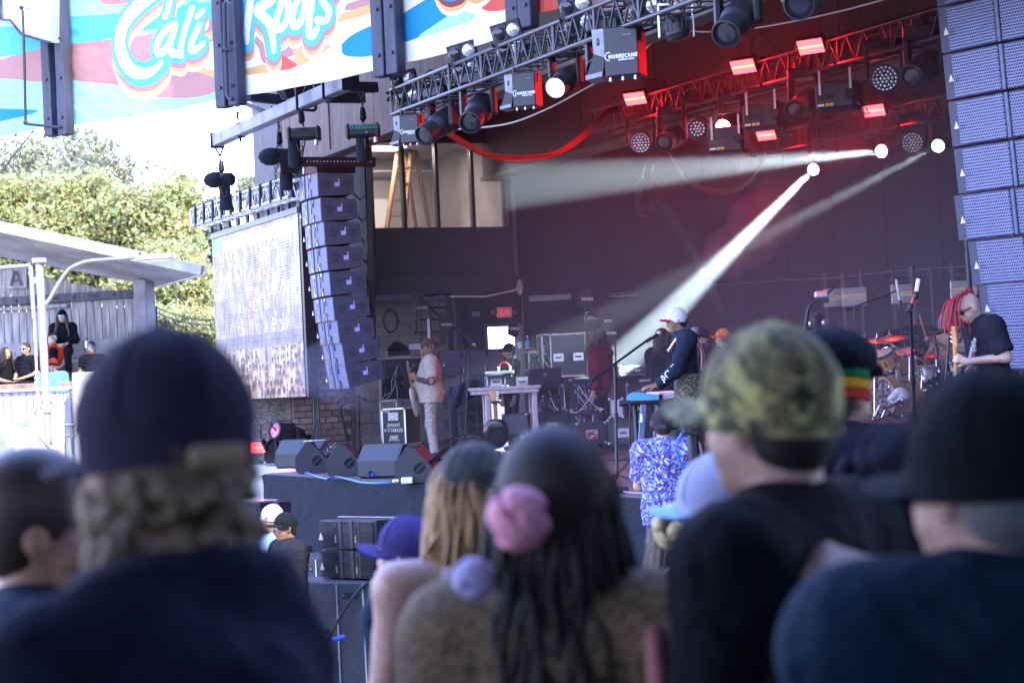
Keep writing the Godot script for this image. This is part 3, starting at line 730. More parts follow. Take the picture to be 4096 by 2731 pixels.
	block("end_plate", Vector3(0, 0, -L / 2 - 0.012), Vector3(0.22, 0.24, 0.02), mats.navy_beam, beam)
	block("end_plate", Vector3(0, 0.02, L / 2 + 0.012), Vector3(0.24, 0.28, 0.02), mats.navy_beam, beam)
	for z in [0.72, 0.9]:
		var x := 0.11; var zz: float = -L / 2 + L * z
		tube("u_bolt", [Vector3(x, 0.35, zz), Vector3(x, -0.12, zz), Vector3(x - 0.02, -0.14, zz), Vector3(-0.16, -0.14, zz), Vector3(-0.16, 0.35, zz)], 0.022, mats.black_metal, beam)
	rod("stud", Vector3(0, -0.09, -L * 0.3), Vector3(0, -0.17, -L * 0.3), 0.02, mats.black_metal, beam)
	block("washer", Vector3(0, -0.1, -L * 0.3), Vector3(0.14, 0.012, 0.1), mats.black_metal, beam)
	# unseen canopy, its outline shaped to shade the speakers and front truss
	var can := G.new()
	can.poly([ban(1000, 0, -0.2) * Vector3(1, 0, 1) + Vector3(0, 9.25, 0), ban(1900, 0, -0.2) * Vector3(1, 0, 1) + Vector3(0, 9.25, 0), stg(-6, -2.2, 9.25), stg(-6, 0.95, 9.25), stg(16, 0.95, 9.25)], Vector3.DOWN)
	can.poly([ban(1000, 0, -0.2) * Vector3(1, 0, 1) + Vector3(0, 9.4, 0), ban(1900, 0, -0.2) * Vector3(1, 0, 1) + Vector3(0, 9.4, 0), stg(-6, -2.2, 9.4), stg(-6, 0.95, 9.4), stg(16, 0.95, 9.4)], Vector3.UP)
	lone("canopy", can, mats.ply_brown, "flat canopy joining the banners to the stage house", "canopy")
	# outriggers from the stage house over the beam
	var arm := thing("outrigger_frame", "dark steel outriggers holding the lifting beam under the banner", "steelwork", at(1200, 350, 28))
	for q in [[[990, 385], [1135, 400], 28.5], [[1130, 380], [1270, 330], 27.8], [[1310, 390], [1450, 392], 27.0], [[1390, 348], [1500, 350], 26.4]]:
		var a := at(q[0][0], q[0][1], q[2]) - arm.position; var b := at(q[1][0], q[1][1], q[2] + 0.6) - arm.position
		bev("channel", (a + b) / 2, Vector3(0.12, 0.14, a.distance_to(b)), 0.01, mats.navy_beam, arm, facing(b - a))
	var w0 := at(975, 412, 29.2) - arm.position; var w1 := at(1080, 455, 29.5) - arm.position
	bev("timber", (w0 + w1) / 2, Vector3(0.05, 0.06, w0.distance_to(w1)), 0.005, mats.white_paint, arm, facing(w1 - w0))
	var ch := thing("short_chain", "short slack chain under the middle posts", "chain", at(950, 428, 27.4))
	chain(ch, Vector3(0, 0, 0), at(948, 505, 27.4) - ch.position, 0.05)
	# hoists
	hoist("hoist in a black rain cover over the screen truss, under the beam's free end", [875, 590], [887, 690], [880, 718], [900, 785], [884, 850], 31.0, true)
	hoist("hoist in a black rain cover next to the speaker column", [1110, 440], [1118, 588], [1105, 625], [1143, 700], [1102, 770], 28.6, true)
	hoist("bare black hoist over the head of the speaker column", [1200, 360], [1206, 500], [1216, 536], [1177, 608], [1208, 636], 27.6, false)
	var h4 := hoist("black hoist with turquoise lettering on its side", [1448, 350], [1451, 490], [1452, 525], [1450, 585], [1452, 640], 27.0, false)
	text("STAGEMAKER", 0.05, mat("turquoise", Color(0.02, 0.4, 0.38), 0.5), h4, shift(at(1452, 515, 27.0) - h4.position + Vector3(0, 0.01, 0.135)))
	var tri := G.new(); tri.ext(shift(at(1468, 535, 27.0) - h4.position + Vector3(0, 0, 0.132)), PackedVector2Array([Vector2(-0.02, 0.015), Vector2(0.02, 0.015), Vector2(0, -0.015)]), 0.004); part("arrow_mark", tri, mats.turquoise, h4)
func chain(o: Node3D, a: Vector3, b: Vector3, size: float):
	var n := int(a.distance_to(b) / (size * 1.5))
	var d := (b - a).normalized()
	var g := G.new(); var ring := []
	for i in 11:
		var q := TAU * i / 10
		ring.append(Vector3(cos(q) * size * 0.55, sin(q) * size, 0))
	g.tube(ring, size * 0.18, 5, false)
	var m := g.mesh()
	for i in maxi(n, 1):
		var p := a + d * (size * 1.5) * (i + 0.5)
		put_mesh("link", m, mats.black_metal, o, Transform3D(Basis(Vector3.UP, (i % 2) * PI / 2 + 0.4), p))
func hoist(label: String, top: Array, hook: Array, motor: Array, bag: Array, foot: Array, d: float, covered: bool) -> Node3D:
	var o := thing("chain_hoist", label, "hoist", at(motor[0], motor[1], d), Basis.IDENTITY, "chain hoists")
	var P := func(q): return at(q[0], q[1], d) - o.position
	var t: Vector3 = P.call(top); var h: Vector3 = P.call(hook)
	for s in [-1, 1]:
		rod("sling", t + Vector3(s * 0.09, 0.06, 0), t.lerp(h, 0.34), 0.014, mats.black_plastic, o)
	chain(o, t.lerp(h, 0.32), t.lerp(h, 0.62), 0.035)
	var g := G.new(); g.lathe(shift(t.lerp(h, 0.76)), [Vector2(0, 0.1), Vector2(0.03, 0.09), Vector2(0.045, 0.02), Vector2(0.05, -0.06), Vector2(0.02, -0.1), Vector2(0, -0.1)], 10)
	part("hook_block", g, mats.black_metal, o)
	rod("chain_run", t.lerp(h, 0.85), Vector3(0, 0.1, 0), 0.012, mats.black_metal, o)
	if covered:
		var c := G.new()
		c.ell(Transform3D(Basis(Vector3.BACK, 0.05), Vector3(-0.08, 0, 0)), Vector3(0.19, 0.13, 0.17), 9, 6)
		c.box(Transform3D(Basis(Vector3.BACK, -0.05), Vector3(0.1, 0, 0)), Vector3(0.26, 0.2, 0.22), 0.05)
		part("rain_cover", c, cloth("cover_cloth", Color(0.022, 0.026, 0.04), 1.5, 3.0), o)
	else:
		bev("motor_body", Vector3.ZERO, Vector3(0.42, 0.16, 0.24), 0.03, mats.black_metal, o)
		for s in [-1, 1]: bev("end_cap", Vector3(s * 0.2, 0, 0.01), Vector3(0.06, 0.2, 0.26), 0.025, mats.black_plastic, o)
		rod("plug", Vector3(0.17, -0.1, 0.1), Vector3(0.17, -0.17, 0.1), 0.03, mats.silver, o)
	var b: Vector3 = P.call(bag)
	var bagg := G.new(); bagg.lathe(shift(b), [Vector2(0, 0.2), Vector2(0.085, 0.2), Vector2(0.09, -0.05), Vector2(0.095, -0.18), Vector2(0.06, -0.22), Vector2(0, -0.22)], 12)
	part("chain_bag", bagg, cloth("cover_cloth", Color(0.022, 0.026, 0.04)), o)
	var f: Vector3 = P.call(foot)
	chain(o, Vector3(f.x * 0.4, -0.12, 0.02), f, 0.035)
	tube("control_cable", sag(Vector3(0.02, -0.1, 0.1), b + Vector3(0.05, 0.1, 0.1), 0.15), 0.01, mats.cable, o, 5)
	return o
# ================= trusses and lamps =================
func truss(label: String, a: Vector3, b: Vector3, size: float, m: Material, bays: int, group := "lighting trusses") -> Node3D:
	var o := thing("truss", label, "truss", (a + b) / 2, facing(b - a), group)
	var L := a.distance_to(b); var h := size / 2
	for q in [[-h, 0.0], [h, 0.0], [-h, size], [h, size]]:
		rod("chord", Vector3(q[0], q[1], -L / 2), Vector3(q[0], q[1], L / 2), 0.027, m, o)
	for i in bays:
		var z0 := -L / 2 + L * i / bays; var z1 := -L / 2 + L * (i + 1) / bays; var zm := (z0 + z1) / 2
		for x in [-h, h]:
			rod("brace", Vector3(x, 0, z0), Vector3(x, size, zm), 0.012, m, o)
			rod("brace", Vector3(x, size, zm), Vector3(x, 0, z1), 0.012, m, o)
		for y in [0.0, size]:
			rod("brace", Vector3(-h, y, z0), Vector3(h, y, zm), 0.011, m, o)
		if i % 3 == 0:
			for x in [-h, h]: rod("upright", Vector3(x, 0, z0), Vector3(x, size, z0), 0.02, m, o)
	return o
func mover(label: String, pivot: Vector3, tip: Vector3, size := 1.0, lit := 0.0, target := Vector3.ZERO, wide := 2.3) -> Node3D:
	var o := thing("moving_head_light", label, "stage light", pivot, Basis.IDENTITY, "moving-head stage lights")
	var aim := (tip - pivot).normalized()
	var side := Vector3.UP.cross(aim).normalized()
	var s := size
	bev("base", Vector3(0, 0.36 * s, 0), Vector3(0.34, 0.13, 0.3) * s, 0.02, mats.black_metal, o, Basis(side, Vector3.UP, side.cross(Vector3.UP)))
	for k in [-1, 1]:
		block("clamp", Vector3(0, 0.46 * s, 0) + side * 0.1 * k * s, Vector3(0.05, 0.1, 0.06), mats.black_metal, o)
		bev("yoke_arm", side * 0.185 * k * s + Vector3(0, 0.13 * s, 0), Vector3(0.06, 0.4, 0.15) * s, 0.03, mats.black_plastic, o, Basis(side, Vector3.UP, side.cross(Vector3.UP)))
	var hb := Basis(side, aim, side.cross(aim))
	var g := G.new()
	g.lathe(Transform3D(hb, Vector3.ZERO), [Vector2(0, -0.26), Vector2(0.1, -0.25), Vector2(0.135, -0.2), Vector2(0.15, -0.02), Vector2(0.145, 0.1), Vector2(0.115, 0.18), Vector2(0.115, 0.2), Vector2(0.128, 0.21), Vector2(0.135, 0.38), Vector2(0.12, 0.385), Vector2(0.118, 0.34), Vector2(0.0, 0.335)].map(func(q): return q * s), 16)
	var head := part("head", g, mats.black_plastic, o)
	for i in 7:
		block("fin", hb * Vector3(0, -0.2 * s + i * 0.025 * s, 0.13 * s), Vector3(0.16, 0.008, 0.06) * s, mats.black_metal, head, hb)
	var ln := G.new(); ln.lathe(Transform3D(hb, Vector3.ZERO), [Vector2(0.117, 0.345), Vector2(0.08, 0.362), Vector2(0, 0.37)].map(func(q): return q * s), 16)
	if lit > 0.0:
		part("lens", ln, glow("lamp_white", Color(0.9, 1.0, 0.92), 7.0), head)
		var sp := SpotLight3D.new(); sp.name = "moving_head_beam"; sp.light_color = Color(0.88, 1.0, 0.93); sp.light_energy = lit; sp.spot_angle = wide; sp.spot_range = 60; sp.spot_attenuation = 2.0
		sp.spot_angle_attenuation = 0.25; sp.light_size = 0.05; sp.shadow_enabled = true
		var p := pivot + aim * 0.40 * s
		sp.transform = Transform3D(Basis.looking_at((target - p).normalized()), p); add_child(sp)
	else:
		part("lens", ln, mats.lens_dark, head)
	return o
func wash_par(label: String, face: Vector3, aim: Vector3, r := 0.17) -> Node3D:
	var o := thing("wash_light", label, "stage light", face, Basis.IDENTITY, "round wash lights")
	aim = aim.normalized(); var side := Vector3.UP.cross(aim).normalized(); var hb := Basis(side, aim, side.cross(aim))
	var g := G.new(); g.lathe(Transform3D(hb, Vector3.ZERO), [Vector2(0, -0.26), Vector2(0.1, -0.25), Vector2(0.15, -0.15), Vector2(r, -0.05), Vector2(r + 0.015, 0.02), Vector2(r - 0.01, 0.025), Vector2(r - 0.015, 0.0), Vector2(0, 0.0)], 18)
	part("housing", g, mats.black_plastic, o)
	var cup := G.new(); cup.lathe(Transform3D.IDENTITY, [Vector2(0.021, 0.0), Vector2(0.018, 0.012), Vector2(0, 0.018)], 7)
	var cm := cup.mesh()
	for ring in 4:
		for k in (1 if ring == 0 else ring * 6):
			var q: float = TAU * k / maxf(1, ring * 6)
			put_mesh("lenslet", cm, mats.chrome, o, Transform3D(hb, hb * Vector3(cos(q) * ring * 0.045, 0.002, sin(q) * ring * 0.045)))
	for k in [-1, 1]: bev("yoke_arm", -aim * 0.1 + side * 0.2 * k + Vector3(0, 0.16, 0), Vector3(0.045, 0.38, 0.1), 0.02, mats.black_metal, o, Basis(side, Vector3.UP, side.cross(Vector3.UP)))
	bev("base", -aim * 0.1 + Vector3(0, 0.38, 0), Vector3(0.42, 0.1, 0.2), 0.02, mats.black_metal, o, Basis(side, Vector3.UP, side.cross(Vector3.UP)))
	block("label_plate", -aim * 0.06 + side * 0.226 + Vector3(0, 0.28, 0), Vector3(0.004, 0.03, 0.08), mats.white, o, Basis(side, Vector3.UP, side.cross(Vector3.UP)))
	return o
func strobe(label: String, c: Vector3) -> Node3D:
	var aim := (-inward * 0.72 - along * 0.42 - Vector3(0, 0.5, 0)).normalized()
	var o := thing("strobe_light", label, "stage light", c, facing(aim), "red strobe lights")
	bev("housing", Vector3(0, 0, -0.06), Vector3(0.36, 0.22, 0.1), 0.015, mats.black_metal, o)
	for s in [-1, 1]: block("led_bar", Vector3(0, s * 0.052, -0.003), Vector3(0.33, 0.075, 0.012), glow("strobe_red", Color(1.0, 0.035, 0.045), 4.0), o)
	block("tube_bar", Vector3(0, 0, -0.002), Vector3(0.33, 0.02, 0.012), glow("strobe_amber", Color(1.0, 0.3, 0.1), 1.5), o)
	for s in [-1, 1]: bev("bracket", Vector3(s * 0.2, 0, -0.12), Vector3(0.02, 0.06, 0.2), 0.004, mats.black_metal, o)
	tube("power_cable", [Vector3(0.1, 0.1, -0.1), Vector3(0.16, 0.3, -0.16), Vector3(0.3, 0.34, -0.2), Vector3(0.38, 0.1, -0.22)], 0.012, mats.cable, o, 5)
	var l := AreaLight3D.new(); l.name = "strobe_glow"; l.area_size = Vector2(0.33, 0.18); l.light_color = Color(1.0, 0.07, 0.09); l.light_energy = 2.4; l.shadow_enabled = true
	l.transform = Transform3D(facing(-aim), c + aim * 0.015); add_child(l)
	return o
func build_rig():
	var bk: Material = mats.black_metal
	var bf := -0.19
	truss("black box truss over the stage lip, carrying bubble machines", at_b(1612, 458, bf), at_b(2950, -40, bf), 0.30, mat("truss_black", Color(0.05, 0.05, 0.06), 0.3, 0.6), 26)
	truss("black box truss across mid stage with three lit red strobes", at_b(2408, 531, 4.5), at_b(3850, 135, 4.5), 0.32, mats.truss_black, 24)
	truss("black box truss at the back of the stage with open lit beams", at_b(3093, 615, 8.8), at_b(3870, 458, 8.8), 0.32, mats.truss_black, 14)
	# front truss lamps
	var F := func(label, pv, tp, s, lit = 0.0, tg = Vector3.ZERO): return mover(label, at_b(pv[0], pv[1], bf + 0.05), at_b(tp[0], tp[1], bf - 0.25), s, lit, tg, 2.6 if s < 0.9 else 5.5)
	F.call("unlit moving light tilted low, first on the front truss's free end", [1770, 490], [1695, 545], 1.0)
	F.call("unlit moving light hanging nose down between two bubble machines", [1915, 440], [1868, 510], 1.0)
	F.call("lit moving light with a pale beam on the front truss", [2265, 320], [2207, 362], 0.85, 360.0, at(1500, 690, 22.0))
	F.call("unlit moving light half behind the largest bubble machine", [2430, 250], [2385, 290], 1.0)
	F.call("large unlit moving light under the front truss near the top of the frame", [2955, 70], [2896, 148], 1.0)
	F.call("moving light cut by the top edge of the view", [3230, -20], [3190, 25], 1.0)
	var vent := thing("ribbed_lamp", "small ribbed round lamp with a grey yoke under the front truss", "stage light", at_b(2705, 112, bf))
	var vg := G.new(); vg.lathe(Transform3D(Basis(Vector3.BACK, 0.2), Vector3.ZERO), [Vector2(0, 0.13), Vector2(0.09, 0.11), Vector2(0.13, 0.03), Vector2(0.13, -0.06), Vector2(0.1, -0.11), Vector2(0, -0.12)], 18); part("housing", vg, bk, vent)
	for i in 16: block("rib", Basis(Vector3.BACK, 0.2) * Vector3(cos(i * TAU / 16) * 0.13, 0.02, sin(i * TAU / 16) * 0.13), Vector3(0.012, 0.1, 0.012), bk, vent)
	for s in [-1, 1]: bev("yoke_arm", Vector3(s * 0.16, 0.06, 0), Vector3(0.02, 0.3, 0.06), 0.005, mats.silver, vent)
	block("yoke_top", Vector3(0, 0.22, 0), Vector3(0.34, 0.02, 0.06), mats.silver, vent)
	var par := thing("small_par_lamp", "small black lamp tucked behind the front truss", "stage light", at_b(1825, 420, bf + 0.2), facing(Vector3(-0.4, -0.6, 0.5)))
	bev("housing", Vector3.ZERO, Vector3(0.2, 0.2, 0.2), 0.03, bk, par)
	for i in 4: block("louvre", Vector3(0, -0.07 + i * 0.045, 0.105), Vector3(0.17, 0.012, 0.02), mats.black_plastic, par)
	# blinders
	var bl := [[1622, 352, "four-lamp blinder at the free end of the front truss"], [1857, 243, "four-lamp blinder just under the scalloped banner panel"], [2035, 163, "four-lamp blinder beneath the last pair of posts"], [2310, 58, "four-lamp blinder beside the sunlit plywood"], [2572, -8, "four-lamp blinder cut by the top edge of the view"]]
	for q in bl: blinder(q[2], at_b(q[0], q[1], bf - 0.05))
	# bubble machines
	for q in [[1632, 520, 0.36, "smallest bubble machine hanging at the front truss's free end"], [2088, 365, 0.38, "middle bubble machine on the front truss"], [2470, 215, 0.5, "largest bubble machine, near the top of the front truss"]]:
		bubble_machine(q[3], at_b(q[0], q[1], bf - 0.15), q[2])
	# mid truss
	var M := func(label, pv, tp, s, lit = 0.0, tg = Vector3.ZERO): return mover(label, at_b(pv[0], pv[1], 4.4), at_b(tp[0], tp[1], 4.0), s, lit, tg, 8.0)
	var dirm := at_b(2540, 600, 3.8) - at_b(2580, 540, 4.4)
	wash_par("wash light with reddish lenses at the mid truss's free end", at_b(2562, 570, 4.3), dirm, 0.15)
	M.call("moving light hanging next to the reddish wash light", [2690, 548], [2640, 580], 1.0)
	wash_par("wash light with white lenses between two moving lights", at_b(2792, 515, 4.3), dirm, 0.13)
	M.call("moving light with pale ribs above the lower flood unit", [2930, 490], [2873, 520], 0.9, 150.0, at(3620, 1440, 27.0))
	M.call("moving light between the two upper flood units", [3222, 410], [3163, 452], 1.0)
	wash_par("wash light with white lenses near the tall speaker column", at_b(3541, 313, 4.3), dirm, 0.16)
	M.call("moving light on the mid truss next to the tall speaker column", [3700, 268], [3637, 318], 1.1)
	for q in [[3062, 465, "boxy flood unit with yellow stickers in the middle of the truss"], [2920, 562, "lowest boxy flood unit, half behind a moving light"], [3358, 385, "boxy flood unit with yellow stickers near the speaker column"]]:
		flood(q[2], at_b(q[0], q[1], 4.1))
	strobe("red strobe at the free end of the mid truss", at_b(2540, 395, 4.2))
	strobe("red strobe above the boxy flood unit on the mid truss", at_b(2973, 267, 4.2))
	strobe("topmost red strobe on the mid truss", at_b(3243, 187, 4.2))
	strobe("red strobe under the mid truss, above the hanging red cable", at_b(3065, 540, 8.4))
	strobe("red strobe on the back truss beside the speaker column", at_b(3497, 443, 8.4))
	# back truss, three of them lit
	var B := func(label, pv, tp, s, lit = 0.0, tg = Vector3.ZERO, wide = 2.4): return mover(label, at_b(pv[0], pv[1], 8.7), at_b(tp[0], tp[1], 8.2), s, lit, tg, wide)
	B.call("lit moving light throwing the brightest beam down across the stage", [3275, 665], [3228, 695], 0.8, 3400.0, at(2330, 1600, 33.5), 4.0)
	B.call("lit moving light throwing a level beam through the smoke", [3560, 598], [3497, 611], 0.85, 1700.0, at(2350, 715, 27.0), 2.8)
	wash_par("wash light with white lenses under the back truss", at_b(3652, 570, 8.5), dirm, 0.19)
	B.call("lit moving light throwing a faint beam past the speaker column", [3775, 570], [3728, 600], 0.8, 520.0, at(2700, 1130, 29.0))
	B.call("unlit arched moving light hanging between the two bright beams", [3290, 600], [3300, 640], 1.2)
	# cables
	var swag := thing("cable_swag", "swag of black cables between the front and mid trusses", "cables", at(2050, 600, 27))
	for i in 6:
		var pts := []
		for q in [[1790, 520, 25], [1850, 560, 25.6], [1940, 605, 26.3], [2050, 625, 27], [2200, 610, 27.8], [2300, 560, 28.4], [2390, 480, 29], [2430, 440, 29.3], [2480, 425, 29.5]]:
			pts.append(at(q[0], q[1] + i * 4 + rng.randf_range(-3, 3), q[2]) - swag.position)
		tube("cable", smooth_line(pts, 4), 0.014, mats.cable, swag, 5)
	var loop := thing("cable_loop", "deep loop of cables hanging lit red under the mid truss", "cables", at(2850, 760, 29))
	for i in 6:
		var pts := []
		for q in [[2668, 590, 28.6], [2700, 650, 28.8], [2760, 720, 29.2], [2840, 755, 29.8], [2920, 758, 30.4], [2990, 725, 31], [3040, 660, 31.6], [3065, 600, 32]]:
			pts.append(at(q[0], q[1] + i * 3 + rng.randf_range(-2, 2), q[2]) - loop.position)
		tube("cable", smooth_line(pts, 4), 0.013, mat("cable_soft", Color(0.05, 0.05, 0.06), 0.5), loop, 5)
	var line := thing("white_rope", "thin white rope strung in a long curve under the front truss", "rope", at(2300, 400, 25))
	for seg in [[[1790, 516], [1900, 512], [2050, 490], [2200, 430], [2330, 360], [2440, 300]], [[2560, 220], [2620, 160], [2680, 128]], [[2750, 124], [2860, 126], [3000, 115], [3200, 80], [3400, 35], [3600, -20]]]:
		var pts := []
		for q in seg: pts.append(at(q[0], q[1], 25.5 - (q[0] - 1790) * 0.002) - line.position)
		tube("rope", smooth_line(pts, 5), 0.012, mats.white, line, 5)
	for q in [[1700, 330, 26], [1950, 275, 24.6], [2160, 190, 23], [2420, 110, 21.5], [2600, 60, 20.6]]:
		var lm := thing("truss_cables", ["knot of cables at the front truss's free end", "knot of cables by the second blinder", "knot of cables by the third blinder", "knot of cables by the largest bubble machine", "knot of cables near the top edge of the view"][int((q[0] - 1700) / 225.0)], "cables", at(q[0], q[1] + 40, q[2]))
		for k in 5:
			var pts := []
			for i in 8: pts.append(Vector3(-0.5 + i * 0.15, rng.randf_range(-0.14, 0.12) + 0.04 * i, rng.randf_range(-0.12, 0.12)))
			tube("cable", smooth_line(pts, 4), 0.011, mats.cable, lm, 5)
	var ghost := thing("hanging_bags", "two dark chain bags hanging against the back wall", "chain bags", at(2570, 760, 33))
	for q in [[2565, 790, 0.1], [2600, 770, 0.07]]:
		var g := G.new(); g.lathe(shift(at(q[0], q[1], 33) - ghost.position), [Vector2(0, 0.3), Vector2(q[2], 0.3), Vector2(q[2], -0.28), Vector2(0, -0.32)], 10); part("bag", g, cloth("bag_cloth", Color(0.06, 0.06, 0.07)), ghost)
		rod("chain", at(q[0] + 15, 660, 33) - ghost.position, at(q[0], q[1] - 50, 33) - ghost.position, 0.014, mats.steel, ghost)
	var mo := thing("truss_motor", "black hoist with cable tails over the mid truss's free end", "hoist", at_b(2620, 340, 4.8))
	bev("motor", Vector3(0, -0.02, 0), Vector3(0.3, 0.2, 0.22), 0.03, bk, mo); bev("bag", Vector3(0.12, -0.3, 0), Vector3(0.17, 0.42, 0.17), 0.04, mats.black_plastic, mo)
	for k in 3: tube("tail", [Vector3(-0.1 + k * 0.08, -0.1, 0.1), Vector3(-0.16 + k * 0.1, -0.35, 0.12), Vector3(-0.08 + k * 0.1, -0.5, 0.1), Vector3(0.0 + k * 0.1, -0.36, 0.1)], 0.014, mats.cable, mo, 5)
	rod("plug", Vector3(0.05, -0.2, 0.1), Vector3(0.06, -0.3, 0.1), 0.028, mats.white, mo)
	rod("chain", Vector3(0, 0.1, 0), Vector3(0, 2.0, 0), 0.014, bk, mo)
func blinder(label: String, c: Vector3):
	var aim := (-inward * 0.55 - along * 0.75 + Vector3(0, -0.12, 0)).normalized()
	var o := thing("blinder_light", label, "stage light", c, facing(aim) * Basis(Vector3.BACK, 0.20), "blinder lights")
	bev("frame", Vector3(0, 0, -0.03), Vector3(0.34, 0.42, 0.08), 0.01, mats.black_metal, o)
	for x in [-0.08, 0.08]:
		for y in [-0.1, 0.1]:
			var g := G.new(); g.lathe(Transform3D(Basis(Vector3.RIGHT, PI / 2), Vector3(x, y, 0.012)), [Vector2(0.072, 0.016), Vector2(0.078, 0.004), Vector2(0.078, 0.0)], 16); var lamp := part("lamp", g, mats.silver, o)
			var e := G.new(); e.lathe(Transform3D(Basis(Vector3.RIGHT, PI / 2), Vector3(x, y, 0.012)), [Vector2(0.072, 0.014), Vector2(0.05, 0.026), Vector2(0, 0.032)], 16); part("glass", e, mat("blinder_glass_lit", Color(0.55, 0.58, 0.6), 0.12, 0.55) if x > 0 else mats.lens_dark, lamp)  # one column of lenses coloured brighter, its lit look put into the glass
	block("divider", Vector3(0, 0, 0.018), Vector3(0.012, 0.42, 0.02), mats.black_plastic, o); block("divider", Vector3(0, 0, 0.019), Vector3(0.34, 0.02, 0.018), mats.black_plastic, o)
	for s in [-1, 1]: bev("yoke_arm", Vector3(s * 0.19, 0, -0.1), Vector3(0.012, 0.05, 0.26), 0.003, mats.black_metal, o)
func bubble_machine(label: String, c: Vector3, w: float):
	var o := thing("bubble_machine", label, "bubble machine", c, Basis(Vector3.UP, -0.35), "bubble machines on the front truss")
	bev("cabinet", Vector3(w * 0.16, 0, 0), Vector3(w * 0.68, w * 0.95, w * 0.6), 0.01, mats.black_metal, o)
	var white := mat("brushed_white", Color(0.24, 0.25, 0.29), 0.45, 0.3, 1)
	var g := G.new(); g.ext(Transform3D.IDENTITY, PackedVector2Array([Vector2(-w * 0.42, w * 0.46), Vector2(-w * 0.18, w * 0.47), Vector2(-w * 0.18, -w * 0.1), Vector2(-w * 0.4, 0.0)]), w * 0.56); part("front_hood", g, white, o)
	g = G.new(); g.ext(Transform3D.IDENTITY, PackedVector2Array([Vector2(-w * 0.4, -w * 0.01), Vector2(-w * 0.18, -w * 0.11), Vector2(-w * 0.25, -w * 0.48), Vector2(-w * 0.55, -w * 0.4)]), w * 0.54); part("lower_hood", g, mats.black_metal, o)
	g = G.new(); g.ext(Transform3D.IDENTITY, PackedVector2Array([Vector2(-w * 0.58, -w * 0.41), Vector2(-w * 0.24, -w * 0.36), Vector2(-w * 0.24, -w * 0.45), Vector2(-w * 0.58, -w * 0.5)]), w * 0.58); part("drip_lip", g, white, o)
	var e := G.new(); e.ell(shift(Vector3(-w * 0.3, w * 0.22, w * 0.285)), Vector3(w * 0.035, w * 0.08, 0.006)); part("slot", e, mats.black_gloss, o)
	bev("handle_recess", Vector3(w * 0.3, w * 0.3, w * 0.3), Vector3(w * 0.2, w * 0.06, 0.01), 0.003, mats.black_gloss, o)
	for i in 3: rod("foot", Vector3(-w * 0.1 + i * w * 0.25, -w * 0.48, w * 0.2), Vector3(-w * 0.1 + i * w * 0.25, -w * 0.56, w * 0.2), w * 0.03, mats.silver, o)
	text("HURRICANE", w * 0.075, mats.white, o, Transform3D(Basis(Vector3.BACK, 0.0), Vector3(w * 0.2, -w * 0.1, w * 0.303)))
	text("BUBBLE HAZE", w * 0.035, mats.white, o, shift(Vector3(w * 0.26, -w * 0.17, w * 0.303)))
	var sw := []
	for i in 9: sw.append(Vector3(-w * 0.09 + cos(i * 0.5 + 1.0) * w * 0.07, -w * 0.09 + sin(i * 0.5 + 1.0) * w * 0.08, w * 0.304))
	tube("swirl_mark", sw, w * 0.01, mats.white, o, 4)
	for s in [-1, 1]: bev("bracket", Vector3(w * 0.15 + s * w * 0.36, w * 0.45, 0), Vector3(0.015, w * 0.5, 0.05), 0.003, mats.black_metal, o)
func flood(label: String, c: Vector3):
	var o := thing("flood_unit", label, "stage light", c, Basis(Vector3.UP, -0.5), "boxy flood units on the mid truss")
	bev("body", Vector3.ZERO, Vector3(0.5, 0.34, 0.34), 0.035, mats.black_metal, o)
	bev("front_panel", Vector3(-0.1, 0.02, 0.172), Vector3(0.24, 0.26, 0.012), 0.004, mats.black_plastic, o)
	for r in 3:
		for k in 6: block("vent_slot", Vector3(-0.19 + k * 0.035, -0.04 + r * 0.022, 0.18), Vector3(0.026, 0.011, 0.006), mats.black_gloss, o)
	for k in 2: block("sticker", Vector3(-0.09 + k * 0.055, -0.11, 0.18), Vector3(0.045, 0.035, 0.004), mat("sticker_yellow", Color(0.75, 0.5, 0.06), 0.5), o)
	block("name_plate", Vector3(-0.17, -0.11, 0.18), Vector3(0.08, 0.022, 0.004), mats.silver, o)
	for s in [-1, 1]:
		bev("yoke_arm", Vector3(s * 0.19 + 0.02, 0.16, 0.19), Vector3(0.03, 0.3, 0.012), 0.003, mats.silver, o)
	tube("yoke_bow", [Vector3(-0.17, 0.3, 0.19), Vector3(-0.15, 0.34, 0.19), Vector3(0.19, 0.34, 0.19), Vector3(0.21, 0.3, 0.19)], 0.012, mats.black_metal, o)
	var k := G.new(); k.lathe(Transform3D(Basis(Vector3.RIGHT, PI / 2), Vector3(0.2, -0.01, 0.17)), [Vector2(0.065, 0.0), Vector2(0.065, 0.03), Vector2(0.05, 0.045), Vector2(0, 0.045)], 16); part("knob", k, mats.black_gloss, o)
	for i in 3: tube("tail_cable", [Vector3(0.24, -0.05, 0.0), Vector3(0.3 + i * 0.02, -0.15, 0.05), Vector3(0.26 + i * 0.05, -0.22, 0.08), Vector3(0.34 + i * 0.03, -0.26, 0.1)], 0.008, mats.cable, o, 5)
	bev("hanger", Vector3(0.02, 0.38, 0.15), Vector3(0.04, 0.08, 0.04), 0.005, mats.black_metal, o)
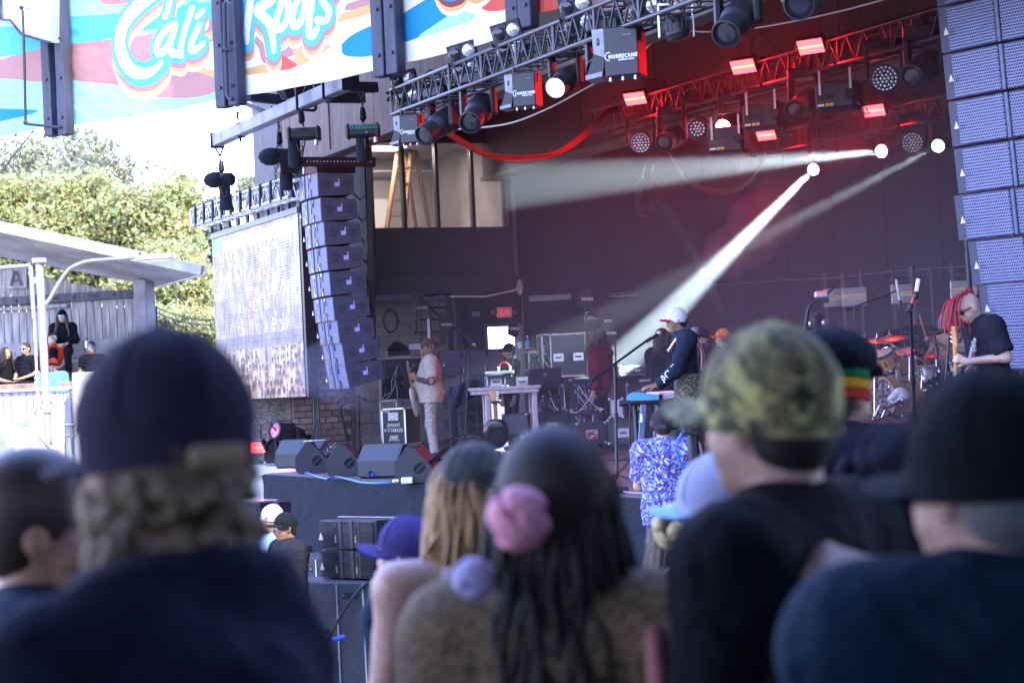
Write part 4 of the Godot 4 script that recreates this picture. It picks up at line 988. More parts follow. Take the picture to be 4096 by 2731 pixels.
# ================= speaker columns =================
const ORDINAL := ["topmost", "second", "third", "fourth", "fifth", "sixth", "seventh", "eighth", "ninth", "tenth", "eleventh", "twelfth"]
func grille_mat(key: String, c: Color, cells: float) -> StandardMaterial3D:
	if mats.has(key): return mats[key]
	if not tex.has("honeycomb"):
		var im := Image.create(96, 112, false, Image.FORMAT_RGB8); im.fill(Color(1, 1, 1))
		for j in 5:
			for i in 5:
				var c0 := Vector2(i * 24 + (12 if j % 2 else 0), j * 28)
				for dy in range(-10, 11):
					var w := sqrt(100.0 - dy * dy) * 0.95
					var y := int(c0.y) + dy
					if y < 0 or y >= 112: continue
					for x in range(int(c0.x - w), int(c0.x + w)): im.set_pixel(posmod(x, 96), y, Color(0.3, 0.3, 0.33))
		tex["honeycomb"] = ImageTexture.create_from_image(im)
	var m := StandardMaterial3D.new(); m.resource_name = key; m.albedo_color = c.linear_to_srgb(); m.roughness = 0.45; m.metallic = 0.3
	m.albedo_texture = tex["honeycomb"]; m.uv1_triplanar = true; m.uv1_scale = Vector3.ONE * cells
	m.heightmap_enabled = true; m.heightmap_scale = 0.6; m.heightmap_texture = tex["honeycomb"]
	mats[key] = m
	return m
func line_cabinet(label: String, w: float, h: float, d: float, fc: Color, group: String) -> Node3D:
	var o := thing("line_array_cabinet", label, "loudspeaker", Vector3.ZERO, Basis.IDENTITY, group)
	var body := mat("cabinet_" + group.left(4), fc * 0.6, 0.6, 0, 1)
	var fm := mat("rail_" + group.left(4), fc * 1.5, 0.4, 0.3, 1)
	var gm := grille_mat("grille_" + group.left(4), fc * 2.4, 9.0 if w > 1.0 else 12.0)
	var g := G.new()
	g.ext(Transform3D(Basis(Vector3.UP, -PI / 2), Vector3.ZERO), PackedVector2Array([Vector2(d / 2 - 0.03, h / 2 - 0.006), Vector2(d / 2 - 0.03, -h / 2 + 0.006), Vector2(-d / 2 + 0.03, -h * 0.40), Vector2(-d / 2, -h * 0.34), Vector2(-d / 2, h * 0.34), Vector2(-d / 2 + 0.03, h * 0.40)]), w)
	part("cabinet", g, body, o)
	var z := d / 2 - 0.012
	var a := w * 0.37
	for s in [-1, 1]:
		g = G.new(); g.box(Transform3D(Basis(Vector3.UP, s * 0.1), Vector3(s * (w / 2 - a / 2), 0, z - 0.01)), Vector3(a, h - 0.016, 0.03), 0.008); part("grille", g, gm, o)
		bev("rail", Vector3(s * (w * 0.5 - a - 0.022), 0, z + 0.012), Vector3(0.04, h - 0.012, 0.035), 0.005, fm, o)
		for t in [-1, 1]:
			block("pin_slot", Vector3(s * (w * 0.5 - a + 0.05), t * (h / 2 - 0.07), z + 0.006), Vector3(0.06, 0.11, 0.03), mats.black_gloss, o)
			block("locking_pin", Vector3(s * (w * 0.5 - a + 0.035), t * (h / 2 - 0.09), z + 0.024), Vector3(0.016, 0.06, 0.012), (mats.black_gloss if group.begins_with("pit") else mats.blue_plastic) if t > 0 else mats.steel, o)
		# side plate with two half-round grips and a maker's plaque
		for k in [-1, 1]:
			for u in [-1, 1]:
				var hd := G.new()
				var p := PackedVector2Array()
				for i in 9: p.append(Vector2(cos(PI * i / 8) * 0.062, u * (0.008 + sin(PI * i / 8) * 0.056)))
				hd.ext(Transform3D(Basis(Vector3.UP, PI / 2), Vector3(s * w / 2, 0.0, -0.02 + k * 0.15)), p, 0.012); part("hand_grip", hd, mat("grip_dark", fc * 0.32, 0.6), o)
		block("plaque", Vector3(s * (w / 2 + 0.003), 0.0, -0.02), Vector3(0.006, 0.06, 0.06), mat("plaque_grey", fc * 4.0, 0.5), o)
		block("plaque_notch", Vector3(s * (w / 2 + 0.003), 0.03, -0.055), Vector3(0.0062, 0.10, 0.014), mats.plaque_grey, o)
	g = G.new(); g.box(shift(Vector3(0, 0, z + 0.0)), Vector3(w - 2 * a - 0.09, h - 0.016, 0.03), 0.006); part("horn_grille", g, gm, o)
	var tri := G.new(); tri.ext(shift(Vector3(-w * 0.44, -0.02, z + 0.03)), PackedVector2Array([Vector2(-0.028, -0.032), Vector2(0.028, -0.032), Vector2(0, 0.036)]), 0.008); part("warning_triangle", tri, mat("badge_cream", Color(0.6, 0.52, 0.4), 0.5), o)
	return o
func build_speakers():
	# far column
	var fc := Color(0.075, 0.083, 0.145)
	var first: Node3D
	var cs := [[1340, 737], [1352, 836], [1366, 931], [1377, 1030], [1388, 1129], [1402, 1228], [1421, 1318], [1440, 1402], [1455, 1491]]
	var tilt := [0.0, 0.01, 0.02, 0.03, 0.045, 0.06, 0.085, 0.12, 0.17]
	for i in cs.size():
		var lab: String = "%s cabinet from the top of the far speaker column" % ORDINAL[i] if i else "topmost cabinet of the far speaker column, under its frame"
		if i == cs.size() - 1: lab = "lowest cabinet of the far speaker column, in the smoke"
		if i == 0: first = line_cabinet(lab, 0.8, 0.345, 0.56, fc, "far speaker column")
		var o := first if i == 0 else copy_of(first, Transform3D.IDENTITY, lab)
		o.transform = Transform3D(stage_basis() * Basis(Vector3.RIGHT, tilt[i]), at_a(cs[i][0], cs[i][1], 14.2) + along * 0.4)
	var fr := thing("flying_frame", "black perforated flying frame on top of the far speaker column", "rigging frame", at_a(1325, 655, 14.6), stage_basis())
	bev("beam", Vector3(0.22, 0, 0), Vector3(0.08, 0.13, 1.15), 0.008, mats.black_metal, fr)
	bev("beam", Vector3(-0.6, 0, 0), Vector3(0.08, 0.13, 1.15), 0.008, mats.black_metal, fr)
	bev("cross_bar", Vector3(-0.2, -0.08, 0.3), Vector3(0.9, 0.08, 0.08), 0.008, mats.black_metal, fr)
	for i in 20: block("hole", Vector3(0.262, 0, -0.5 + i * 0.05), Vector3(0.004, 0.016, 0.018), mats.white if i % 3 else mats.silver, fr)
	block("tag_plate", Vector3(0.27, -0.13, 0.42), Vector3(0.02, 0.09, 0.2), mats.silver, fr)
	var tail := thing("array_cables", "tangle of black cables at the back of the far speaker column", "cables", at(1450, 900, 28.3))
	for i in 9:
		var y := 760 + i * 85
		tube("cable", [at(1400 + i * 12, y, 28.1) - tail.position, at(1440 + i * 9, y + 40, 28.2) - tail.position, at(1470, y + 10, 28.2) - tail.position, at(1478, 700 + i * 60, 28.2) - tail.position], 0.014, mats.cable, tail, 5)
	for i in 4: tube("cable", [at(1468 + i * 5, 640, 28.2) - tail.position, at(1474 + i * 5, 1000, 28.2) - tail.position, at(1488 + i * 6, 1500, 28.3) - tail.position], 0.016, mats.cable, tail, 5)
	# near column, turned to fill the side seats
	var nc := Color(0.075, 0.084, 0.155)
	var yaw := Basis(Vector3.UP, -0.87)
	var corners := [[3728, -156], [3747, 31], [3765, 218], [3787, 403], [3808, 593], [3833, 780], [3852, 968], [3903, 1140], [3937, 1310], [3966, 1480]]
	var near: Node3D
	for i in corners.size() - 1:
		var lab: String = ["cabinet of the near speaker column cut by the top of the view", "second cabinet of the near speaker column, by the truss end", "third cabinet of the near speaker column", "fourth cabinet of the near speaker column", "fifth cabinet of the near speaker column", "sixth cabinet of the near speaker column, just above the setback", "seventh cabinet of the near speaker column, first below the setback", "eighth cabinet of the near speaker column, beside the bassist's head", "lowest cabinet of the near speaker column, behind the bassist"][i]
		if i == 0: near = line_cabinet(lab, 1.75, 0.425, 0.6, nc, "near speaker column")
		var o := near if i == 0 else copy_of(near, Transform3D.IDENTITY, lab)
		var c: Array = corners[i]; var e: Array = corners[i + 1]
		var tl := at(c[0], c[1], 18.4); var bl := at(e[0] - (40 if i == 5 else 0), e[1], 18.4 + (0.0))
		var mid := (tl + bl) / 2
		var b := yaw * Basis(Vector3.RIGHT, 0.06 + 0.008 * i)
		o.transform = Transform3D(b, mid + b.x * 0.875 - b.z * 0.29)
	var tower := thing("scaffold_tower", "black scaffold tower standing behind the near speaker column", "tower", stg(3.6, 3.2, DECK))
	var t0 := at(3868, 970, 21.0) - tower.position; var t1 := at(3905, 1480, 21.0) - tower.position
	for s in [0.0, 0.5, 1.0]:
		rod("leg", Vector3(t1.x + s, 0, t1.z), Vector3(t0.x + s, t0.y + 0.5, t0.z), 0.03, mats.black_metal, tower)
	for i in 7:
		rod("brace", t1 + Vector3(0, i * 0.35 - 0.3, 0), t1 + Vector3(0.5, i * 0.35, 0), 0.016, mats.black_metal, tower)
# ================= video screen =================
func build_screen():
	var p_tl := at_b(845, 945, 0.2); var p_br := at_b(1222, 1585, 0.2); var p_tr := at_b(1195, 850, 0.2)
	var a0: float = (p_tl - front0).dot(along); var a1: float = (p_br - front0).dot(along)
	var y1 := p_tr.y; var y0 := p_br.y
	var w := a0 - a1; var h := y1 - y0
	var IW := 420; var IH := 270
	var im := Image.create(IW, IH, false, Image.FORMAT_RGB8)
	var r := RandomNumberGenerator.new(); r.seed = 21
	var na := FastNoiseLite.new(); na.seed = 3; na.frequency = 0.02; var nb := FastNoiseLite.new(); nb.seed = 8; nb.frequency = 0.035
	for x in IW:      # a pale stage picture broken into columns of dark dashes
		var cx := float(x / 7) * 7.0
		for y in IH:
			var tone := clampf(0.55 + 0.9 * na.get_noise_2d(x, y * 0.6), 0, 1)
			var c := Color(0.70, 0.68, 0.86).lerp(Color(0.97, 0.95, 0.98), tone)
			c = c.lerp(Color(0.95, 0.72, 0.66), clampf(1.0 - absf(x - 190.0 + 30.0 * nb.get_noise_1d(y)) / 26.0, 0, 1) * clampf(1.6 - absf(y - 120.0) / 50.0, 0, 1) * (0.35 + nb.get_noise_2d(x * 3, y * 0.4)))
			if y < 190 and nb.get_noise_2d(cx * 3.1, y * 0.8) > 0.12 and (y % 4) < 2 and (x % 7) < 6: c = c.lerp(Color(0.36, 0.36, 0.56), 0.75)
			if y < 26 and y > 5 + nb.get_noise_1d(x * 0.6) * 10.0: c = Color(0.97, 0.93, 0.95) if x > 60 else Color(0.66, 0.84, 0.92)
			if y > 168 and y < 190: c = c.lerp(Color(0.5, 0.52, 0.72), 0.5 + 0.3 * na.get_noise_2d(x * 3, y))
			im.set_pixel(x, y, c)
	for i in 9: im.fill_rect(Rect2i(60 + r.randi() % 250, 24 + r.randi() % 60, 5, 6), Color(1.0, 0.5, 0.45))
	for i in 9: im.fill_rect(Rect2i(280 + r.randi() % 70, 120 + r.randi() % 40, 5, 5), Color(1, 1, 1))
	for row in 6:     # the crowd on the screen
		for i in 34:
			var x := r.randi() % IW; var y := 192 + row * 14 + r.randi() % 8
			var s := 3.5 + row * 0.7
			var skin := Color(0.95, 0.84, 0.80).lerp(Color(0.62, 0.45, 0.48), r.randf() * 0.7)
			var top: Color = [Color(0.97, 0.95, 0.98), Color(0.72, 0.8, 0.95), Color(0.55, 0.53, 0.72), Color(0.95, 0.88, 0.86), Color(0.42, 0.42, 0.6)][r.randi() % 5]
			stamp(im, [Vector2(x, y + s * 2.2), Vector2(x, y + s * 3.4), Vector2(x, y + s * 4.6)], s * 1.5, top)
			stamp(im, [Vector2(x, y)], s, skin); stamp(im, [Vector2(x, y - s * 0.5)], s * 0.8, Color(0.4, 0.33, 0.42))
			if r.randf() < 0.3: stamp(im, [Vector2(x + s * 1.6, y - s * 2), Vector2(x + s * 1.6, y - s), Vector2(x + s * 1.5, y), Vector2(x + s * 1.3, y + s)], s * 0.4, skin)
	var m := printed("screen_picture", im, 0.5, 0.3)
	var o := thing("video_screen", "big video screen showing a cheering crowd with blocky picture faults", "video screen", stg(a0 - w / 2, 0.2, y0), stage_basis())
	# local x runs from the far end (-) to the camera end (+)
	var nx := 9; var ny := 6
	for i in nx:
		for j in ny:
			var g := G.new()
			var x0 := -w / 2 + w * i / nx; var cw := w / nx; var chh := h / ny
			var u0 := float(i) / nx; var v0 := 1.0 - float(j + 1) / ny
			var e := 0.0012
			var q := [Vector3(x0 + e, (j + 1) * chh - e, 0), Vector3(x0 + cw - e, (j + 1) * chh - e, 0), Vector3(x0 + cw - e, j * chh + e, 0), Vector3(x0 + e, j * chh + e, 0)]
			var k := g.vert(q[0], Vector3(0, 0, 1), Vector2(u0, v0)); g.vert(q[1], Vector3(0, 0, 1), Vector2(u0 + 1.0 / nx, v0)); g.vert(q[2], Vector3(0, 0, 1), Vector2(u0 + 1.0 / nx, v0 + 1.0 / ny)); g.vert(q[3], Vector3(0, 0, 1), Vector2(u0, v0 + 1.0 / ny))
			g.tri(k, k + 1, k + 2); g.tri(k, k + 2, k + 3)
			part("led_panel", g, m, o)
			block("cabinet", Vector3(x0 + cw / 2, (j + 0.5) * chh, -0.045), Vector3(cw - 0.004, chh - 0.004, 0.084), mats.black_metal, o)
	block("top_rail", Vector3(0, h + 0.05, -0.03), Vector3(w + 0.05, 0.09, 0.1), mats.galvanised, o)
	block("edge_frame", Vector3(w / 2 + 0.06, h / 2, -0.08), Vector3(0.1, h, 0.14), mats.black_metal, o)
	var lamp := AreaLight3D.new(); lamp.name = "video_screen_glow"; lamp.area_size = Vector2(w, h); lamp.light_energy = 1.2; lamp.light_color = Color(0.88, 0.86, 1.0); lamp.shadow_enabled = true
	lamp.transform = Transform3D(stage_basis() * Basis(Vector3.UP, PI), stg(a0 - w / 2, 0.15, y0 + h / 2)); add_child(lamp)
	# silver truss that carries it
	var ta := at_b(797, 905, 0.12); var tb := at_b(1192, 785, 0.12)
	truss("silver box truss carrying the video screen", ta, tb, 0.28, mats.aluminium, 12, "silver truss")
	var dirv := (tb - ta)
	for i in 10:
		var c := ta + dirv * (0.06 + 0.098 * i)
		var st := thing("truss_sling", "%s strap and shackle from the free end of the screen's truss" % (ORDINAL[i] if i else "outermost"), "strap", c, facing(dirv), "straps on the silver truss")
		tube("strap", [Vector3(-0.16, -0.02, 0), Vector3(-0.17, 0.3, 0.05), Vector3(0, 0.33, 0.08), Vector3(0.17, 0.3, 0.08), Vector3(0.16, -0.03, 0.1)], 0.028, mats.black_plastic, st, 6)
		bev("shackle_plate", Vector3(0.1, -0.09, 0.04), Vector3(0.05, 0.12, 0.14), 0.015, mats.black_metal, st)
		rod("shackle_bow", Vector3(0.1, -0.14, 0.0), Vector3(0.1, -0.26, 0.04), 0.02, mats.black_metal, st)
		rod("shackle_bow", Vector3(0.1, -0.14, 0.08), Vector3(0.1, -0.26, 0.04), 0.02, mats.black_metal, st)
# ================= covered side seats =================
func build_grandstand():
	var D := 40.0
	var gs := thing("covered_stand", "pale timber side stand with a sloping flat roof", "stand", at(300, 1640, 40))
	var L := func(p: Vector3): return p - gs.position
	var W := func(sx, sy, d): return at(sx, sy, d) - gs.position
	# roof: a thin slab sloping down towards the stage
	var bf := Vector3(-5.72, 5.04, -37.1); var bb := Vector3(-7.16, 5.04, -40.3)
	var af := bf + Vector3(-9.0, 9.0 * 0.265, 0.0); var ab := bb + Vector3(-9.0, 9.0 * 0.24, 0.0)
	var g := G.new()
	var up := Vector3(0, 0.13, 0)
	g.poly([L.call(af), L.call(bf), L.call(bb), L.call(ab)], Vector3.DOWN)
	g.poly([L.call(af + up), L.call(bf + up), L.call(bb + up), L.call(ab + up)], Vector3.UP)
	g.poly([L.call(af), L.call(bf), L.call(bf + up), L.call(af + up)], Vector3(0, 0, 1))
	g.poly([L.call(bf), L.call(bb), L.call(bb + up), L.call(bf + up)], Vector3(1, 0, 0.4).normalized())
	g.poly([L.call(ab), L.call(bb), L.call(bb + up), L.call(ab + up)], Vector3(0, 0, -1))
	part("roof", g, mat("roof_pale", Color(0.6, 0.56, 0.52), 0.85, 0, 2, 0.2, 0.4), gs)
	var edge := G.new(); edge.box(Transform3D(facing(bf - af), L.call((af + bf) / 2 + Vector3(0, 0.07, 0.05))), Vector3(0.07, 0.2, af.distance_to(bf)), 0.01); part("fascia_board", edge, mats.white_paint, gs)
	edge = G.new(); edge.box(Transform3D(facing(bb - bf), L.call((bb + bf) / 2 + Vector3(0.04, 0.07, 0.02))), Vector3(0.06, 0.2, bb.distance_to(bf)), 0.01); part("fascia_board", edge, mats.white_paint, gs)
	# back wall boards with the roof line as their top
	var i := 0
	var sx := -14.0
	while sx < 545:
		var p: Vector3 = at(sx + 15, 1300, D)
		var topy: float = 5.04 + 0.235 * maxf(0, -7.2 - p.x) - 0.24
		bev("board", Vector3(p.x, (2.2 + topy) / 2, p.z) - gs.position, Vector3(0.142, topy - 2.2, 0.03), 0.006, mats.cream_boards, gs)
		sx += 30.2; i += 1
	block("wall_core", L.call(at(250, 1300, D) + Vector3(-1.2, -0.7, -0.05)), Vector3(6.2, 2.0, 0.05), mats.beam_grey, gs)
	for q in [[-20, 1208, 545, 1173, 0.165], [-20, 1238, 270, 1222, 0.07]]:
		var a: Vector3 = W.call(q[0], q[1], D - 0.08); var b: Vector3 = W.call(q[2], q[3], D - 0.08)
		bev("wall_beam", (a + b) / 2, Vector3(a.distance_to(b), q[4], 0.1), 0.01, mats.beam_grey if q[4] > 0.1 else mats.cream_boards, gs, Basis(Vector3.BACK, (b.y - a.y) / (b.x - a.x)))
	for s in [60, 215, 292, 371, 451, 530]:
		var c: Vector3 = W.call(s, 1206 - s * 0.062, D - 0.14); rod("bolt", c, c + Vector3(0, 0, 0.03), 0.03, mats.black_metal, gs)
	bev("sign_board", W.call(64, 1112, D - 0.07), Vector3(0.42, 0.42, 0.03), 0.005, mats.cream_boards, gs)
	text("A", 0.3, mats.beam_grey, gs, shift(W.call(62, 1114, D - 0.1)), "letter")
	var pil := G.new(); pil.box(Transform3D(Basis(Vector3.UP, -0.45), L.call(at(582, 1330, D - 0.3) + Vector3(0, -0.25, 0))), Vector3(0.3, 2.6, 0.32), 0.015); part("pillar", pil, mat("pillar_grey", Color(0.3, 0.29, 0.33), 0.8, 0, 2), gs)
	# tiers and number boards
	var wood := mat("rail_wood", Color(0.42, 0.25, 0.17), 0.7, 0, 3)
	var tiers := [[-30, 560, 1405, 39.6, 0.35, mats.concrete], [-30, 560, 1475, 38.9, 0.16, wood], [-30, 290, 1550, 37.6, 0.12, wood]]
	for t in tiers:
		var a: Vector3 = W.call(t[0], t[2], t[3]); var b: Vector3 = W.call(t[1], t[2] - (t[1] - t[0]) * 0.047, t[3])
		bev("tier_board", (a + b) / 2 - Vector3(0, t[4] * 0.1, 0), Vector3(a.distance_to(b), t[4], 0.06), 0.008, t[5], gs)
		block("tier_floor", (a + b) / 2 - Vector3(0, t[4] * 0.5 + 0.2, 0.45), Vector3(a.distance_to(b), 0.4, 0.85), mats.concrete, gs)
	for q in [["11", 0, 1551, 37.5], ["12", 80, 1549, 37.5], ["15", 298, 1465, 38.8], ["13", 52, 1417, 39.5], ["17", 342, 1402, 39.5]]:
		text(q[0], 0.085, mats.beam_grey, gs, shift(W.call(q[1], q[2], q[3]) + Vector3(0, 0, 0.02)), "seat_number")
	# front parapet
	var pf := thing("stand_parapet", "pale vertical board parapet in front of the side seats", "parapet", at(140, 1640, 37))
	sx = -20.0
	while sx < 284:
		var p: Vector3 = at(sx + 15, 1566, 37) - pf.position
		bev("board", p + Vector3(0, -0.75, 0), Vector3(0.132, 1.5, 0.04), 0.006, mats.cream_boards, pf); sx += 30.3
	var c0 := at(-30, 1566, 37) - pf.position; var c1 := at(288, 1551, 37) - pf.position
	bev("cap_rail", (c0 + c1) / 2, Vector3(c0.distance_to(c1), 0.05, 0.16), 0.008, mats.white_paint, pf)
	block("backing", (c0 + c1) / 2 - Vector3(0, 0.9, 0.06), Vector3(c0.distance_to(c1), 1.6, 0.04), mats.beam_grey, pf)
	# concrete stair walls
	var cw := thing("stair_wall", "pale concrete stair wall stepping down beside the side seats", "wall", at(400, 1750, 36.2))
	for q in [[286, 1500, 420, 1475, 36.4, 3.0], [420, 1560, 560, 1553, 36.0, 3.0]]:
		var a := at(q[0], q[1], q[4]) - cw.position; var b := at(q[2], q[3], q[4]) - cw.position
		q[5] = a.y + cw.position.y
		bev("wall_block", (a + b) / 2 - Vector3(0, q[5] / 2, 0.5), Vector3(b.x - a.x, q[5], 1.0), 0.02, mats.pale_concrete, cw)
	var sw := thing("ramp_wall", "sunlit white concrete ramp wall under the lamp post", "wall", at(100, 1750, 31.6))
	var poly := PackedVector2Array()
	for q in [[-60, 1770], [0, 1738], [60, 1690], [155, 1634], [222, 1620], [224, 2100], [-60, 2100]]:
		var r := at(q[0], q[1], 31.6) - sw.position; poly.append(Vector2(r.x, r.y))
	g = G.new(); g.ext(shift(Vector3(0, 0, -0.3)), poly, 0.6); part("wall", g, mats.pale_concrete, sw)
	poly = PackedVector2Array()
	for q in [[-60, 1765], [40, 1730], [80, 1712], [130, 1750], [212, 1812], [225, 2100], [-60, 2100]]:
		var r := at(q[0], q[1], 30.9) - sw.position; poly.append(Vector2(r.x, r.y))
	g = G.new(); g.ext(shift(Vector3(0, 0, 0.5)), poly, 0.35); part("lower_wall", g, mats.pale_concrete, sw)  # added slab, cut to the outline of the shadow on the ramp wall
	var hr := thing("ramp_handrail", "pipe handrail sloping down along the white ramp wall", "handrail", at(80, 1690, 31.2))
	tube("rail", [at(-20, 1745, 31.2) - hr.position, at(10, 1728, 31.2) - hr.position, at(152, 1632, 31.2) - hr.position, at(170, 1626, 31.2) - hr.position], 0.035, mats.white_paint, hr)
	for q in [[10, 1728], [140, 1640]]: rod("bracket", at(q[0], q[1], 31.2) - hr.position, at(q[0], q[1] + 20, 31.4) - hr.position, 0.015, mats.steel, hr)
	var hb := thing("stair_handrail", "thin steel stair handrail below the concrete stair wall", "handrail", at(250, 1760, 33))
	var hp := func(x, y): return at(x, y, 33.0) - hb.position
	tube("rail", [hp.call(200, 1830), hp.call(204, 1770), hp.call(218, 1702), hp.call(300, 1699)], 0.028, mats.galvanised, hb)
	for q in [[218, 1706, 232, 1830], [252, 1702, 258, 1835], [282, 1700, 290, 1815]]: rod("post", hp.call(q[0], q[1]), hp.call(q[2], q[3]), 0.022, mats.galvanised, hb)
	rod("mid_rail", hp.call(212, 1745), hp.call(300, 1742), 0.018, mats.galvanised, hb)
	# lamp post
	var lp := thing("lamp_post", "grey lamp post with a long curved arm before the side seats", "lamp post", at(186, 1625, 31.0) - Vector3(0, 0.6, 0))
	var Q := func(x, y, d = 31.0): return at(x, y, d) - lp.position
	rod("pole", Vector3.ZERO, Q.call(155, 1045), 0.062, mat("pole_paint", Color(0.36, 0.35, 0.41), 0.5, 0.1, 2), lp)
	rod("base_collar", Vector3(0, 0.5, 0), Vector3(0, 0.75, 0), 0.085, mats.pole_paint, lp)
	bev("top_plate", Q.call(155, 1043), Vector3(0.2, 0.08, 0.16), 0.01, mats.pole_paint, lp)
	tube("arm", smooth_line([Q.call(170, 1226), Q.call(196, 1196), Q.call(230, 1138), Q.call(268, 1084), Q.call(300, 1062), Q.call(350, 1045), Q.call(450, 1036), Q.call(560, 1027)], 4), 0.032, mats.pole_paint, lp)
	var hd: Node3D = bev("lamp_head", Q.call(622, 1030), Vector3(0.58, 0.09, 0.26), 0.02, mats.silver, lp, Basis(Vector3.BACK, 0.03))
	block("lamp_glass", Q.call(622, 1042), Vector3(0.5, 0.03, 0.22), mats.white, lp)
	rod("photocell", Q.call(558, 1022), Q.call(557, 1010), 0.02, mats.black_metal, lp)
	bev("junction_box", Q.call(146, 1122), Vector3(0.1, 0.1, 0.09), 0.015, mats.silver, lp)
	bev("meter_box", Q.call(197, 1597), Vector3(0.08, 0.11, 0.1), 0.01, mats.pole_paint, lp)
	var tp := thing("standpipe", "thin pipe with a valve running up beside the lamp post", "pipe", at(152, 1625, 30.6))
	var T := func(x, y): return at(x, y, 30.6) - tp.position
	rod("pipe", T.call(152, 1640), T.call(135, 1275), 0.02, mats.white_paint, tp)
	rod("upper_pipe", T.call(134, 1275), T.call(120, 1062), 0.032, mats.pole_paint, tp)
	rod("pipe_elbow", T.call(120, 1062), T.call(-10, 1072), 0.032, mats.pole_paint, tp)
	for y in [1490, 1512, 1530]: bev("valve", T.call(146, y), Vector3(0.07, 0.06, 0.07), 0.015, mats.white_paint, tp)
	var bt := thing("steel_bottle", "steel bottle standing on the seat ledge", "bottle", at(346, 1392, 38.8))
	g = G.new(); g.lathe(Transform3D.IDENTITY, [Vector2(0, 0), Vector2(0.038, 0), Vector2(0.04, 0.13), Vector2(0.025, 0.16), Vector2(0, 0.16)], 12); part("body", g, mats.aluminium, bt)
	g = G.new(); g.lathe(shift(Vector3(0, 0.16, 0)), [Vector2(0.024, 0), Vector2(0.026, 0.035), Vector2(0, 0.037)], 12); part("cap", g, mats.black_plastic, bt)
	# string of festoon lamps behind the stand
	for k in 2:
		var fs := thing("festoon_string", ["upper string of festoon bulbs sagging behind the stand", "lower string of festoon bulbs sagging behind the stand"][k], "string lights", at(720, 1240, 46))
		var pts := sag(at(625, 1228 + k * 22, 46) - fs.position, at(850, 1280 + k * 20, 46) - fs.position, 0.08, 12)
		tube("wire", pts, 0.014, mats.cable, fs, 4)
		for j in range(1, 12, 2):
			var e := G.new(); e.ell(shift(pts[j] - Vector3(0, 0.08, 0)), Vector3(0.025, 0.04, 0.025), 7, 5); part("bulb", e, mats.galvanised, fs)
# ================= trees =================
func leaf_clump(key: int, size: float) -> ArrayMesh:
	var g := G.new(); var r := RandomNumberGenerator.new(); r.seed = 40 + key
	for i in 9:
		var p := Vector3(r.randf_range(-1, 1), r.randf_range(-1, 1), r.randf_range(-1, 1)) * size * 1.9
		var n := Vector3(r.randf_range(-1, 1), r.randf_range(-0.2, 1.2), r.randf_range(-1, 1)).normalized()
		var a := n.cross(Vector3(r.randf_range(-1, 1), r.randf_range(-1, 1), 0.3)).normalized() * size; var b := n.cross(a).normalized() * size * 0.55
		g.poly([p - a, p + b, p + a, p - b], n)
	return g.mesh()
func leaf_mat(key: String, c: Color, back: float) -> StandardMaterial3D:
	var m := mat(key, c, 0.55); m.vertex_color_use_as_albedo = true; m.backlight_enabled = true; m.backlight = Color(back, back, back)
	return m
